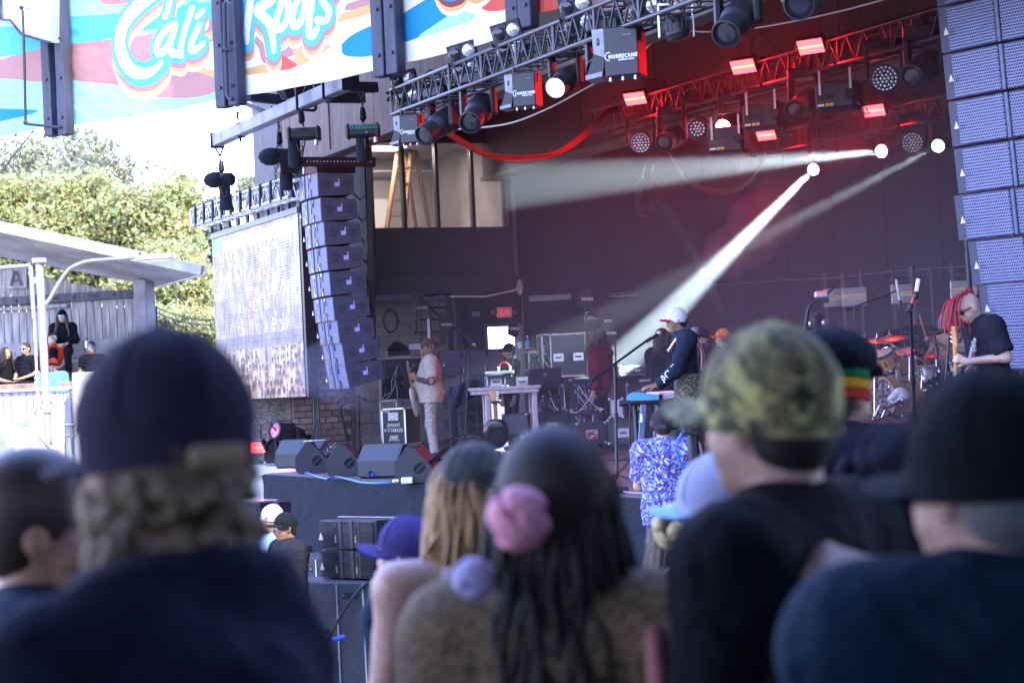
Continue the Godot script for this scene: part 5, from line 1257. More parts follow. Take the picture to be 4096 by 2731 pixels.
# lobes: [centre, radii] relative to the foot; limbs end in the lobes
func tree(called: String, label: String, foot: Vector3, lobes: Array, m: Material, bark: Material, leaf: float, density: float, trunk_r: float, category := "tree") -> Node3D:
	var o := thing(called, label, category, foot)
	var g := G.new()
	var mid := Vector3.ZERO
	for l in lobes: mid += l[0] / lobes.size()
	var fork := Vector3(mid.x * 0.3, mid.y * 0.42, mid.z * 0.3)
	g.tube(smooth_line([Vector3.ZERO, fork * 0.5 + Vector3(0.06, 0, 0.05) * fork.y, fork], 4), [1.0, 0.95, 0.9, 0.85, 0.8, 0.78, 0.75, 0.72, 0.7].map(func(q): return q * trunk_r), 9)
	part("trunk", g, bark, o)
	var r := RandomNumberGenerator.new(); r.seed = label.hash()
	g = G.new()
	var xf := []; var col := []
	for l in lobes:
		var c: Vector3 = l[0]; var rad: Vector3 = l[1]
		var bend := fork.lerp(c, 0.5) + Vector3(r.randf_range(-1, 1), r.randf_range(-0.2, 0.6), r.randf_range(-1, 1)) * rad.y * 0.35
		var ln := smooth_line([fork, bend, c], 5)
		var rr := []
		for i in ln.size(): rr.append(trunk_r * lerpf(0.5, 0.12, float(i) / ln.size()))
		g.tube(ln, rr, 7)
		for k in 7:
			var e := c + Vector3(r.randf_range(-1, 1), r.randf_range(-0.5, 0.9), r.randf_range(-1, 1)) * rad * 0.85
			var s: Vector3 = ln[ln.size() - 1 - r.randi() % 5]
			g.tube(smooth_line([s, s.lerp(e, 0.5) + Vector3(r.randf_range(-1, 1), r.randf_range(-1, 1), 0) * rad.y * 0.14, e], 4), [0.16, 0.15, 0.13, 0.12, 0.1, 0.09, 0.07, 0.05, 0.03].map(func(q): return q * trunk_r), 5)
		var n := int(density * rad.x * rad.y * rad.z / pow(leaf, 2.0) * 0.9)
		var sub := []
		for k in 16: sub.append(Vector3(r.randf_range(-1, 1), r.randf_range(-1, 1), r.randf_range(-1, 1)).limit_length(0.95))
		for k in n:
			var s: Vector3 = sub[r.randi() % 16]
			var d := Vector3(r.randfn(), r.randfn(), r.randfn()) * 0.24
			var p := c + (s + d) * rad
			xf.append(Transform3D(Basis(Vector3(r.randf_range(-1, 1), 1, r.randf_range(-1, 1)).normalized(), r.randf() * TAU) * Basis.from_scale(Vector3.ONE * r.randf_range(0.7, 1.35)), p))
			var v := r.randf_range(0.55, 1.25); col.append(Color(v * r.randf_range(0.85, 1.2), v, v * r.randf_range(0.7, 1.0)))
	part("limb", g, bark, o)
	var mm := MultiMesh.new(); mm.transform_format = MultiMesh.TRANSFORM_3D; mm.use_colors = true; mm.mesh = leaf_clump(int(leaf * 100), leaf); mm.instance_count = xf.size()
	for i in xf.size(): mm.set_instance_transform(i, xf[i]); mm.set_instance_color(i, col[i])
	var mi := MultiMeshInstance3D.new(); mi.name = "crown"; mi.multimesh = mm; mi.material_override = m; mi.set_meta("kind", "stuff")
	o.add_child(mi, true)
	return o
func build_trees():
	var grey := mat("bark_grey", Color(0.3, 0.27, 0.25), 0.95, 0, 3, 1.0, 0.8)
	var pale := mat("bark_pale", Color(0.55, 0.5, 0.47), 0.95, 0, 3, 1.0, 0.8)
	var oak := leaf_mat("leaf_oak", Color(0.27, 0.29, 0.19), 0.9)
	var light := leaf_mat("leaf_light", Color(0.4, 0.42, 0.2), 1.0)
	var dark := leaf_mat("leaf_dark", Color(0.05, 0.085, 0.06), 0.4)
	var T := func(sx, sy, d, foot): return at(sx, sy, d) - foot
	var f := Vector3(at(240, 900, 72).x, 0, -72)
	tree("oak_tree", "tall open oak with bare pale limbs behind the stand roof", f, [[T.call(60, 655, 72, f), Vector3(1.3, 0.8, 1.4)], [T.call(190, 600, 73, f), Vector3(1.5, 0.75, 1.4)], [T.call(320, 640, 71, f), Vector3(1.2, 0.8, 1.3)], [T.call(430, 650, 72, f), Vector3(1.3, 0.8, 1.3)], [T.call(520, 690, 72, f), Vector3(0.8, 0.6, 1.0)], [T.call(-60, 640, 72, f), Vector3(1.2, 0.9, 1.3)], [T.call(350, 720, 73, f), Vector3(1.4, 0.5, 1.2)], [T.call(110, 730, 74, f), Vector3(1.6, 0.5, 1.2)]], oak, pale, 0.085, 0.8, 0.55)
	f = Vector3(at(330, 1100, 54).x, 0, -54)
	tree("bushy_tree", "dense pale green tree filling the space behind the stand roof", f, [[T.call(30, 860, 54, f), Vector3(1.5, 0.75, 1.5)], [T.call(200, 860, 55, f), Vector3(1.5, 0.8, 1.5)], [T.call(360, 880, 54, f), Vector3(1.4, 0.9, 1.5)], [T.call(500, 930, 54, f), Vector3(1.3, 0.9, 1.4)], [T.call(620, 920, 53, f), Vector3(1.1, 1.2, 1.2)], [T.call(690, 1010, 53, f), Vector3(0.7, 1.0, 1.0)], [T.call(-60, 880, 54, f), Vector3(1.3, 0.9, 1.4)], [T.call(420, 1010, 54, f), Vector3(1.8, 0.8, 1.2)], [T.call(180, 1010, 54, f), Vector3(1.8, 0.9, 1.2)]], light, grey, 0.075, 6.5, 0.35)
	f = Vector3(at(720, 1300, 50).x, 0, -50)
	tree("bushy_tree", "sunlit green tree between the stand's pillar and the screen", f, [[T.call(690, 1150, 50, f), Vector3(0.7, 0.8, 1.0)], [T.call(770, 1140, 50, f), Vector3(0.6, 0.9, 1.0)], [T.call(740, 1230, 50, f), Vector3(0.8, 0.7, 1.0)], [T.call(660, 1210, 50, f), Vector3(0.5, 0.6, 0.8)], [T.call(820, 1230, 50, f), Vector3(0.5, 0.8, 0.8)], [T.call(560, 1180, 51, f), Vector3(0.9, 0.5, 0.8)]], light, grey, 0.07, 6.5, 0.22)
	f = Vector3(at(690, 1300, 47).x, 0, -47)
	tree("hedge", "clipped green hedge below the festoon strings", f, [[T.call(650, 1290, 47, f), Vector3(0.5, 0.3, 0.6)], [T.call(740, 1300, 47, f), Vector3(0.6, 0.28, 0.6)], [T.call(830, 1320, 47, f), Vector3(0.5, 0.26, 0.6)], [T.call(760, 1400, 47, f), Vector3(1.3, 0.5, 0.6)]], light, grey, 0.05, 7.0, 0.1, "hedge")
	f = Vector3(at(800, 1000, 78).x, 0, -78)
	tree("conifer_tree", "dark conifer half hidden behind the video screen", f, [[T.call(800, 880, 78, f), Vector3(0.5, 0.5, 0.8)], [T.call(790, 930, 78, f), Vector3(0.8, 0.35, 0.9)], [T.call(800, 985, 78, f), Vector3(1.0, 0.4, 1.0)], [T.call(860, 960, 78, f), Vector3(0.8, 0.6, 1.0)], [T.call(840, 830, 78, f), Vector3(0.5, 0.3, 0.6)]], dark, grey, 0.08, 6.0, 0.3)
	f = Vector3(at(1040, 760, 95).x, 0, -95)
	tree("distant_tree", "small round tree seen above the silver truss", f, [[T.call(1030, 740, 95, f), Vector3(0.75, 0.4, 0.8)], [T.call(1080, 720, 95, f), Vector3(0.5, 0.3, 0.6)], [T.call(1010, 775, 95, f), Vector3(0.5, 0.35, 0.6)], [T.call(1080, 770, 95, f), Vector3(0.6, 0.4, 0.6)]], oak, grey, 0.1, 7.0, 0.3)
	# unseen shelter added to shade the crowd: roof overhead, dark back and near-side walls
	var cs := thing("crowd_shade_shelter", "dark timber shelter over the standing crowd", "shelter", Vector3(0, 0, 6))
	for q in [[Vector3(0, 6.9, 2.2), Vector3(24, 0.25, 13.0)], [Vector3(0, 2.9, 8.6), Vector3(24, 5.6, 0.3)], [Vector3(10.5, 3.4, 2.6), Vector3(0.3, 6.8, 12.0)]]: bev("timber_panel", q[0] - cs.position, q[1], 0.02, mat("shelter_dark", Color(0.03, 0.026, 0.026), 0.85, 0, 3), cs)
	for x in [-10.5, 10.2]: bev("post", Vector3(x, 3.4, -3.9) - cs.position, Vector3(0.25, 6.8, 0.25), 0.02, mats.navy_beam, cs)
func build_haze():
	var box := func(called, label, c: Vector3, size: Vector3, dens, shape, col = Color(0.9, 0.88, 1.0), basis = null):
		var f := FogVolume.new(); f.name = numbered(called); f.shape = shape; f.size = size
		var m := FogMaterial.new(); m.density = dens; m.albedo = col; m.resource_name = called; f.material = m
		f.transform = Transform3D(stage_basis() if basis == null else basis, c)
		f.set_meta("kind", "stuff"); f.set_meta("label", label)
		add_child(f)
	box.call("stage_haze", "thin violet haze filling the stage house", stg(8.5, 5.8, 5.0), Vector3(24.5, 6.8, 8.6), 0.015, RenderingServer.FOG_VOLUME_SHAPE_BOX)
	box.call("smoke_puff", "bright smoke where the level beam passes", at(3330, 618, 31.0), Vector3(1.6, 0.6, 0.9), 0.12, RenderingServer.FOG_VOLUME_SHAPE_ELLIPSOID)
	for q in [[2965, 985, 33.6, 1.3, 0.8], [2900, 1050, 33.5, 1.0, 0.6], [3060, 880, 33.6, 1.3, 1.0], [3150, 775, 33.7, 1.1, 0.9]]:
		box.call("smoke_puff", "smoke curling at the end of the brightest beam", at(q[0], q[1], q[2]), Vector3(q[3], q[4], q[3]), 0.36, RenderingServer.FOG_VOLUME_SHAPE_ELLIPSOID)
	for q in [[1420, 1600, 30.0, 0.5, 0.35], [1370, 1560, 29.8, 0.7, 0.6], [1310, 1480, 29.5, 1.0, 0.9], [1440, 1480, 30.0, 0.8, 0.9]]:
		box.call("fog_plume", "pale fog drifting from the fog machine case", at(q[0], q[1], q[2]), Vector3(q[3], q[4], q[3]), 0.25, RenderingServer.FOG_VOLUME_SHAPE_ELLIPSOID, Color(0.85, 0.88, 1.0))
# ================= figures: joined rounded bones on a grid, meshed as surface nets =================
class Field:
	const EA: Array[int] = [0, 2, 4, 6, 0, 1, 4, 5, 0, 1, 2, 3]
	const EB: Array[int] = [1, 3, 5, 7, 2, 3, 6, 7, 4, 5, 6, 7]
	const CORNER: Array[Vector3] = [Vector3(0, 0, 0), Vector3(1, 0, 0), Vector3(0, 1, 0), Vector3(1, 1, 0), Vector3(0, 0, 1), Vector3(1, 0, 1), Vector3(0, 1, 1), Vector3(1, 1, 1)]
	var bones := []
	var k := 0.018
	func cap(a: Vector3, b: Vector3, ra: float, rb: float, flat := false, sq := Vector3.ZERO): bones.append([a, b, ra, rb, flat, sq])
	func ell(c: Vector3, r: Vector3, b := Basis.IDENTITY): bones.append([c, r, b])
	func to(g: G, cell: float, cut := []):       # cut: [point, normal] planes, what lies beyond is removed
		var lo := Vector3.ONE * 1e9; var hi := -lo
		for q in bones:
			if q.size() == 3:
				var m: float = maxf(q[1].x, maxf(q[1].y, q[1].z)); lo = lo.min(q[0] - Vector3.ONE * m); hi = hi.max(q[0] + Vector3.ONE * m)
			else:
				var m: float = maxf(q[2], q[3]); lo = lo.min(q[0].min(q[1]) - Vector3.ONE * m); hi = hi.max(q[0].max(q[1]) + Vector3.ONE * m)
		lo -= Vector3.ONE * (k + cell * 2); hi += Vector3.ONE * (k + cell * 2)
		var nx := int((hi.x - lo.x) / cell) + 2; var ny := int((hi.y - lo.y) / cell) + 2; var nz := int((hi.z - lo.z) / cell) + 2
		var f := PackedFloat32Array(); f.resize(nx * ny * nz)
		var mar := k * 3.2 + cell
		for q in bones:
			var e: bool = q.size() == 3
			var blo: Vector3; var bhi: Vector3
			if e:
				var m: float = maxf(q[1].x, maxf(q[1].y, q[1].z)) + mar; blo = q[0] - Vector3.ONE * m; bhi = q[0] + Vector3.ONE * m
			else:
				var m: float = maxf(q[2], q[3]) + mar; blo = q[0].min(q[1]) - Vector3.ONE * m; bhi = q[0].max(q[1]) + Vector3.ONE * m
			var i0 := maxi(0, int((blo.x - lo.x) / cell)); var i1 := mini(nx - 1, int((bhi.x - lo.x) / cell) + 1)
			var j0 := maxi(0, int((blo.y - lo.y) / cell)); var j1 := mini(ny - 1, int((bhi.y - lo.y) / cell) + 1)
			var l0 := maxi(0, int((blo.z - lo.z) / cell)); var l1 := mini(nz - 1, int((bhi.z - lo.z) / cell) + 1)
			if e:
				var c: Vector3 = q[0]; var r: Vector3 = q[1]; var inv: Basis = q[2].inverse()
				var rm := minf(r.x, minf(r.y, r.z))
				for l in range(l0, l1 + 1):
					for j in range(j0, j1 + 1):
						var at0 := (l * ny + j) * nx
						for i in range(i0, i1 + 1):
							var p: Vector3 = inv * (lo + Vector3(i, j, l) * cell - c) / r
							var d := (p.length() - 1.0) * rm
							if d < mar: f[at0 + i] += exp(minf(-d / k, 9.0))
			else:
				var a: Vector3 = q[0]; var ba: Vector3 = q[1] - q[0]; var bb := maxf(ba.length_squared(), 1e-9); var ra: float = q[2]; var rb: float = q[3]
				var flat: bool = q[4]; var sq: Vector3 = q[5]; var sl := sq.length(); var sd := sq / sl if sl > 0.0 else Vector3.ZERO; var bl := sqrt(bb)
				for l in range(l0, l1 + 1):
					for j in range(j0, j1 + 1):
						var at0 := (l * ny + j) * nx
						for i in range(i0, i1 + 1):
							var pa := lo + Vector3(i, j, l) * cell - a
							var tt := pa.dot(ba) / bb
							var t := clampf(tt, 0.0, 1.0)
							var off := pa - ba * (maxf(tt, 0.0) if flat else t)
							if sl > 0.0: off += sd * (off.dot(sd) * (sl - 1.0))
							var d := off.length() - lerpf(ra, rb, t)
							if flat: d = maxf(d, (tt - 1.0) * bl)
							if d < mar: f[at0 + i] += exp(minf(-d / k, 9.0))
		for pl in cut:
			for l in nz:
				for j in ny:
					for i in nx:
						var d: float = (lo + Vector3(i, j, l) * cell - pl[0]).dot(pl[1])
						if d > -k * 3.0:
							var at0 := (l * ny + j) * nx + i
							f[at0] = minf(f[at0], exp(clampf(-d / k, -9.0, 9.0)))
		# surface nets on d = -k ln f
		var N := f.size()
		for i in N: f[i] = -k * log(f[i]) if f[i] > 1e-4 else k * 9.2
		var ids := {}
		var w := PackedFloat32Array(); w.resize(8)
		var dx := 1; var dy := nx; var dz := nx * ny
		for l in nz - 1:
			for j in ny - 1:
				var row := (l * ny + j) * nx
				for i in nx - 1:
					var o := row + i
					var a0 := f[o]; var a1 := f[o + dx]; var a2 := f[o + dy]; var a3 := f[o + dx + dy]; var a4 := f[o + dz]; var a5 := f[o + dx + dz]; var a6 := f[o + dy + dz]; var a7 := f[o + dx + dy + dz]
					var mn := minf(minf(minf(a0, a1), minf(a2, a3)), minf(minf(a4, a5), minf(a6, a7)))
					if mn >= 0.0: continue
					var mx := maxf(maxf(maxf(a0, a1), maxf(a2, a3)), maxf(maxf(a4, a5), maxf(a6, a7)))
					if mx < 0.0: continue
					var s := Vector3.ZERO; var c := 0
					w[0] = a0; w[1] = a1; w[2] = a2; w[3] = a3; w[4] = a4; w[5] = a5; w[6] = a6; w[7] = a7
					for e in 12:
						var p := w[EA[e]]; var q := w[EB[e]]
						if (p < 0.0) != (q < 0.0): s += CORNER[EA[e]].lerp(CORNER[EB[e]], p / (p - q)); c += 1
					var nn := Vector3(a1 + a3 + a5 + a7 - a0 - a2 - a4 - a6, a2 + a3 + a6 + a7 - a0 - a1 - a4 - a5, a4 + a5 + a6 + a7 - a0 - a1 - a2 - a3)
					ids[o] = g.vert(lo + (Vector3(i, j, l) + s / c) * cell, nn)
		for o in ids:
			for ax in [[dx, dy, dz], [dy, dz, dx], [dz, dx, dy]]:
				# the edge from o along ax[0], shared by four cells
				if (f[o] < 0.0) != (f[o + ax[0]] < 0.0):
					var b = ids.get(o - ax[1]); var c = ids.get(o - ax[1] - ax[2]); var d = ids.get(o - ax[2])
					if b != null and c != null and d != null:
						g.tri(ids[o], b, c); g.tri(ids[o], c, d)
# joints of a standing figure 1.75 m tall that faces +z; its left is +x
const STAND := {"pelvis": Vector3(0, 0.95, 0), "chest": Vector3(0, 1.28, 0), "neck": Vector3(0, 1.47, -0.01), "head": Vector3(0, 1.635, 0.015),
	"shL": Vector3(0.185, 1.415, -0.01), "elL": Vector3(0.235, 1.13, -0.02), "wrL": Vector3(0.245, 0.88, 0.05), "shR": Vector3(-0.185, 1.415, -0.01), "elR": Vector3(-0.235, 1.13, -0.02), "wrR": Vector3(-0.245, 0.88, 0.05),
	"hipL": Vector3(0.09, 0.93, 0), "knL": Vector3(0.11, 0.5, 0.02), "anL": Vector3(0.12, 0.09, -0.02), "hipR": Vector3(-0.09, 0.93, 0), "knR": Vector3(-0.11, 0.5, 0.02), "anR": Vector3(-0.12, 0.09, -0.02)}
const SIT := {"pelvis": Vector3(0, 0.55, 0), "chest": Vector3(0, 0.87, 0.02), "neck": Vector3(0, 1.05, 0.03), "head": Vector3(0, 1.215, 0.06), "shL": Vector3(0.185, 1.0, 0.02), "elL": Vector3(0.25, 0.74, 0.06), "wrL": Vector3(0.1, 0.66, 0.27), "shR": Vector3(-0.185, 1.0, 0.02), "elR": Vector3(-0.25, 0.74, 0.06), "wrR": Vector3(-0.1, 0.66, 0.27),
	"hipL": Vector3(0.09, 0.53, 0.03), "knL": Vector3(0.14, 0.52, 0.42), "anL": Vector3(0.14, 0.1, 0.4), "hipR": Vector3(-0.09, 0.53, 0.03), "knR": Vector3(-0.14, 0.52, 0.42), "anR": Vector3(-0.14, 0.1, 0.4)}
func skin(tone: int) -> Material:
	var c: Color = [Color(0.58, 0.36, 0.27), Color(0.46, 0.26, 0.17), Color(0.30, 0.155, 0.095), Color(0.17, 0.085, 0.055)][tone]
	var m := mat("skin_%d" % tone, c, 0.5, 0, 1, 0.0, 3.0); m.subsurf_scatter_enabled = true; m.subsurf_scatter_strength = 0.12
	return m
func hand_bones(f: Field, w: Vector3, d: Vector3, palm: Vector3, sgn: float, curl: float):
	d = d.normalized(); palm = (palm - d * palm.dot(d)).normalized()
	var side := d.cross(palm) * sgn
	for i in 4: f.cap(w, w + d * 0.085 + side * (i - 1.5) * 0.019, 0.02, 0.0125)
	for i in 4:
		var p := w + d * 0.085 + side * (i - 1.5) * 0.02
		var len_: float = [0.07, 0.08, 0.074, 0.058][i]
		var q := d; var ang := 0.0
		for s in 3:
			ang += curl * [0.9, 1.1, 0.7][s] * (1.0 + 0.12 * (i - 1.5))
			q = d * cos(ang) + palm * sin(ang)
			var e: Vector3 = p + q * len_ * [0.42, 0.33, 0.25][s]
			f.cap(p, e, 0.0092 - 0.0008 * s, 0.0086 - 0.0008 * s); p = e
	var tb := w + d * 0.022 - side * 0.03
	var td := (d * 0.75 - side * 0.55 + palm * (0.3 + 0.5 * curl)).normalized()
	f.cap(w + d * 0.01 - side * 0.012, tb + td * 0.02, 0.017, 0.0125); f.cap(tb + td * 0.02, tb + td * 0.052, 0.0115, 0.0105)
	f.cap(tb + td * 0.052, tb + td * 0.052 + (td + palm * curl * 0.7 + side * 0.2 * curl).normalized() * 0.03, 0.0105, 0.0085)
func person(label: String, pos: Vector3, yaw: float, o: Dictionary) -> Node3D:
	var J: Dictionary = (SIT if o.get("sit", false) else STAND).duplicate()
	J.merge(o.get("pose", {}), true)
	var root := thing("person", label, "person", pos, Basis(Vector3.UP, yaw) * Basis.from_scale(Vector3.ONE * float(o.get("h", 1.75)) / 1.75), o.get("group", ""))
	var cell: float = o.get("cell", 0.022); var fat: float = o.get("fat", 0.0)
	var turn: Array = o.get("head", [0, 0, 0])
	var HB := Basis(Vector3.UP, turn[0]) * Basis(Vector3.RIGHT, turn[1]) * Basis(Vector3.BACK, turn[2])
	var hc: Vector3 = J.head
	var H := func(x, y, z): return hc + HB * Vector3(x, y, z)
	var sk: Material = skin(o.get("tone", 0))
	var up: Vector3 = (J.neck - J.pelvis).normalized(); var lat: Vector3 = (J.shL - J.shR).normalized(); var TB := Basis(lat, up, lat.cross(up)).orthonormalized()
	var mid: Vector3 = (J.pelvis + J.chest) / 2
	var bare: bool = o.get("sleeve", 0.6) <= 0.0
	var torso := func(f: Field, e: float):
		f.ell(J.chest + TB * Vector3(0, 0.01, -0.005), Vector3(0.16 + e + fat * 0.5, 0.18 + e, 0.108 + e + fat * 0.4), TB)
		f.ell(mid + TB * Vector3(0, 0, 0.01 + fat * 0.4), Vector3(0.142 + e + fat, 0.19 + e, 0.105 + e + fat), TB)
		f.ell(J.pelvis, Vector3(0.162 + e + fat * 0.7, 0.13 + e, 0.115 + e + fat * 0.5), TB)
		if bare and e > 0.0:
			for s in [-1, 1]: f.cap(J.neck + TB * Vector3(0.075 * s, -0.02, -0.05), J.neck + TB * Vector3(0.095 * s, -0.14, -0.085), 0.028, 0.04)
			return
		f.cap(J.shR, J.shL, 0.062 + e, 0.062 + e)
		for s in ["L", "R"]: f.cap(J.neck - up * 0.02, J["sh" + s], 0.05 + e, 0.06 + e)
		f.cap(J.neck - up * 0.07, J.neck + up * 0.01, 0.085 + e, 0.062 + e * 0.6, true)
	# --- the body: one continuous skin surface
	var f := Field.new(); f.k = o.get("k", 0.014)
	torso.call(f, -0.012)
	for s in ["L", "R"]:
		f.cap(J["sh" + s], J["el" + s], 0.05 + fat * 0.12, 0.04); f.cap(J["el" + s], J["wr" + s], 0.041, 0.028)
		f.cap(J["hip" + s], J["kn" + s], 0.078 + fat * 0.2, 0.054); f.cap(J["kn" + s], J["an" + s], 0.054, 0.036); f.cap(J["an" + s], J["an" + s] + Vector3(0, -0.05, 0.1), 0.036, 0.03)
	f.cap(J.neck, H.call(0, -0.06, -0.015), 0.054 + fat * 0.1, 0.056 + fat * 0.1)
	var g := G.new()
	f.to(g, cell)
	f = Field.new(); f.k = 0.008
	f.ell(H.call(0, 0.03, -0.012), Vector3(0.076, 0.094, 0.097), HB); f.ell(H.call(0, -0.035, 0.02), Vector3(0.06 + fat * 0.1, 0.08, 0.07), HB)
	f.cap(H.call(-0.026, -0.088, 0.045), H.call(0.026, -0.088, 0.045), 0.026, 0.026); f.cap(H.call(0, 0.01, 0.088), H.call(0, -0.034, 0.104), 0.009, 0.015)
	f.cap(H.call(-0.05, 0.024, 0.066), H.call(0.05, 0.024, 0.066), 0.013, 0.013); f.cap(H.call(-0.018, -0.064, 0.083), H.call(0.018, -0.064, 0.083), 0.009, 0.009)
	for s in [-1, 1]:
		f.ell(H.call(0.08 * s, -0.008, -0.01), Vector3(0.011, 0.032, 0.02), HB); f.cap(H.call(0.04 * s, -0.03, 0.06), H.call(0.045 * s, -0.05, 0.05), 0.02, 0.02)
	f.cap(H.call(0, -0.05, -0.02), J.neck.lerp(H.call(0, -0.06, -0.015), 0.3), 0.056 + fat * 0.1, 0.055 + fat * 0.1)
	f.to(g, o.get("head_cell", 0.011))
	for s in ["L", "R"]:
		if o.get("hands", true):
			f = Field.new(); f.k = 0.005
			var hd: Array = o.get("hand" + s, [J["wr" + s] - J["el" + s], Vector3(0.9 if s == "R" else -0.9, 0.1, 0.3), 0.35])
			f.cap(J["wr" + s] - (J["wr" + s] - J["el" + s]).normalized() * 0.05, J["wr" + s], 0.03, 0.026)
			hand_bones(f, J["wr" + s], hd[0], hd[1], 1.0 if s == "R" else -1.0, hd[2]); f.to(g, o.get("hand_cell", 0.009))
	var body := part("body", g, sk, root)
	# --- face details
	if o.get("face", true):
		for s in [-1, 1]:
			var e := G.new(); e.ell(Transform3D(HB, H.call(0.031 * s, 0.003, 0.078)), Vector3(0.012, 0.008, 0.008), 8, 6); part("eye", e, mats.white, body)
			e = G.new(); e.ell(Transform3D(HB, H.call(0.031 * s, 0.003, 0.084)), Vector3(0.0055, 0.0055, 0.004), 7, 5); part("iris", e, mats.black_gloss, body)
			part("eyebrow", (func(): var q := G.new(); q.tube([H.call(0.016 * s, 0.028, 0.084), H.call(0.034 * s, 0.033, 0.082), H.call(0.05 * s, 0.026, 0.072)], 0.0045, 5); return q).call(), mat("hair_dark", Color(0.02, 0.014, 0.012), 0.6, 0, 1), body)
		var lp := G.new(); lp.tube([H.call(-0.022, -0.063, 0.087), H.call(0, -0.06, 0.0935), H.call(0.022, -0.063, 0.087)], 0.005, 5); part("mouth", lp, mat("lip", Color(0.36, 0.14, 0.12), 0.5), body)
	# --- clothes
	var torso_cut := []
	if o.has("shirt"):
		f = Field.new(); f.k = 0.02
		var loose: float = o.get("loose", 0.012)
		torso.call(f, loose)
		if o.get("hem", 0.0) > 0.0: f.cap(J.pelvis, J.pelvis - up * o.hem, 0.17 + loose + fat * 0.6, 0.175 + loose + fat * 0.6, true, TB.z * 1.4)
		var sl: float = o.get("sleeve", 0.6)
		for s in ["L", "R"]:
			if sl <= 0.0: continue
			var q: Vector3 = J["sh" + s].lerp(J["el" + s], minf(1.0, sl))
			f.cap(J["sh" + s], q, 0.066 + loose + fat * 0.12, (0.064 if sl < 1.0 else 0.054) + loose, sl < 1.0)
			if sl > 1.0: f.cap(J["el" + s], J["el" + s].lerp(J["wr" + s], sl - 1.0), 0.054 + loose, 0.04 + loose, true)
		g = G.new()
		var cuts := [[J.pelvis - up * (0.12 + o.get("hem", 0.0)), -up]]
		f.to(g, cell, cuts)
		var sh := part("shirt", g, o.shirt, root)
		if o.get("collar", false):
			var ring := []
			for i in 13: ring.append(J.neck + TB * Vector3(cos(TAU * i / 12) * 0.075, 0.012 + 0.015 * sin(TAU * i / 12) * -1.0, sin(TAU * i / 12) * 0.07))
			g = G.new(); g.tube(ring, 0.013, 6, false); part("collar", g, o.get("collar_mat", o.shirt), sh)
	if o.has("trousers"):
		f = Field.new(); f.k = 0.018
		f.ell(J.pelvis - TB.y * 0.02, Vector3(0.168 + fat * 0.5, 0.11, 0.122 + fat * 0.4), TB)
		for s in ["L", "R"]:
			f.cap(J["hip" + s], J["kn" + s], 0.096 + fat * 0.2, 0.076); f.cap(J["kn" + s], J["an" + s].lerp(J["kn" + s], o.get("short", 0.0)), 0.076, 0.066, true)
		g = G.new(); f.to(g, cell); part("trousers", g, o.trousers, root)
	for s in ["L", "R"]:
		if o.has("shoes"):
			f = Field.new(); f.k = 0.012
			var a: Vector3 = J["an" + s]; f.cap(a + Vector3(0, -0.035, -0.03), a + Vector3(0, -0.045, 0.12), 0.045, 0.038); f.cap(a, a + Vector3(0, 0.04, 0), 0.045, 0.045)
			g = G.new(); f.to(g, 0.02); part("shoe", g, o.shoes, root)
	if o.has("hood"):
		f = Field.new(); f.k = 0.02
		for i in 7:
			var q := PI * i / 6.0 + PI; f.cap(J.neck + TB * Vector3(cos(q) * 0.11, 0.0 - 0.02 * absf(cos(q)), sin(q) * 0.10 - 0.01), J.neck + TB * Vector3(cos(q) * 0.13, -0.05, sin(q) * 0.13 - 0.02), 0.034, 0.04)
		g = G.new(); f.to(g, cell); part("hood", g, o.hood, root)
	# --- hair, hats, spectacles
	if o.has("hair"):
		g = G.new()
		var kind: String = o.get("hair_kind", "short")
		var r := RandomNumberGenerator.new(); r.seed = label.hash()
		if kind != "bald":
			f = Field.new(); f.k = 0.012
			f.ell(H.call(0, 0.04, -0.02), Vector3(0.083, 0.095, 0.1) * float(o.get("hair_size", 1.0)), HB); f.ell(H.call(0, -0.02, -0.045), Vector3(0.07, 0.075, 0.062), HB)
			var hc2 := [[H.call(0, 0.055, 0.06), HB * Vector3(0, -0.25, 1).normalized()], [H.call(0, -0.075, -0.04), HB * Vector3(0, -1, 0.25).normalized()]]
			if o.has("cap"): hc2.append([H.call(0, -0.005, 0), HB * Vector3(0, 1, 0.1).normalized()])
			f.to(g, 0.013, hc2)
		if kind == "long" or kind == "dreads":
			var n: int = o.get("locks", 46); var L: float = o.get("hair_len", 0.4)
			for i in n:
				var q := lerpf(-2.3, 2.3, float(i) / (n - 1)) + r.randf_range(-0.05, 0.05)
				var x := sin(q); var z := -cos(q)
				var st: Vector3 = H.call(x * 0.075, r.randf_range(0.0, 0.08), z * 0.085)
				var dn := L * r.randf_range(0.8, 1.1)
				var pts := [st, st + HB * Vector3(x * 0.03, -0.05, z * 0.03)]
				for s in 4: pts.append(pts[1] + Vector3(r.randf_range(-0.02, 0.02), -dn * (s + 1) / 4.0, r.randf_range(-0.02, 0.02)) + HB * Vector3(x * 0.02 * s, 0, z * 0.012 * s))
				g.tube(smooth_line(pts, 3), o.get("lock_r", 0.012) * r.randf_range(0.7, 1.2), 5)
		if kind != "bald" or g.v.size(): part("hair", g, o.hair, body)
	if o.has("beard"):
		f = Field.new(); f.k = 0.01
		f.cap(H.call(-0.05, -0.05, 0.035), H.call(0, -0.1, 0.06), 0.022, 0.03); f.cap(H.call(0.05, -0.05, 0.035), H.call(0, -0.1, 0.06), 0.022, 0.03); f.cap(H.call(-0.02, -0.048, 0.09), H.call(0.02, -0.048, 0.09), 0.006, 0.006)
		g = G.new(); f.to(g, 0.01); part("beard", g, o.beard, body)
	if o.has("cap"): cap(root, hc, HB, o)
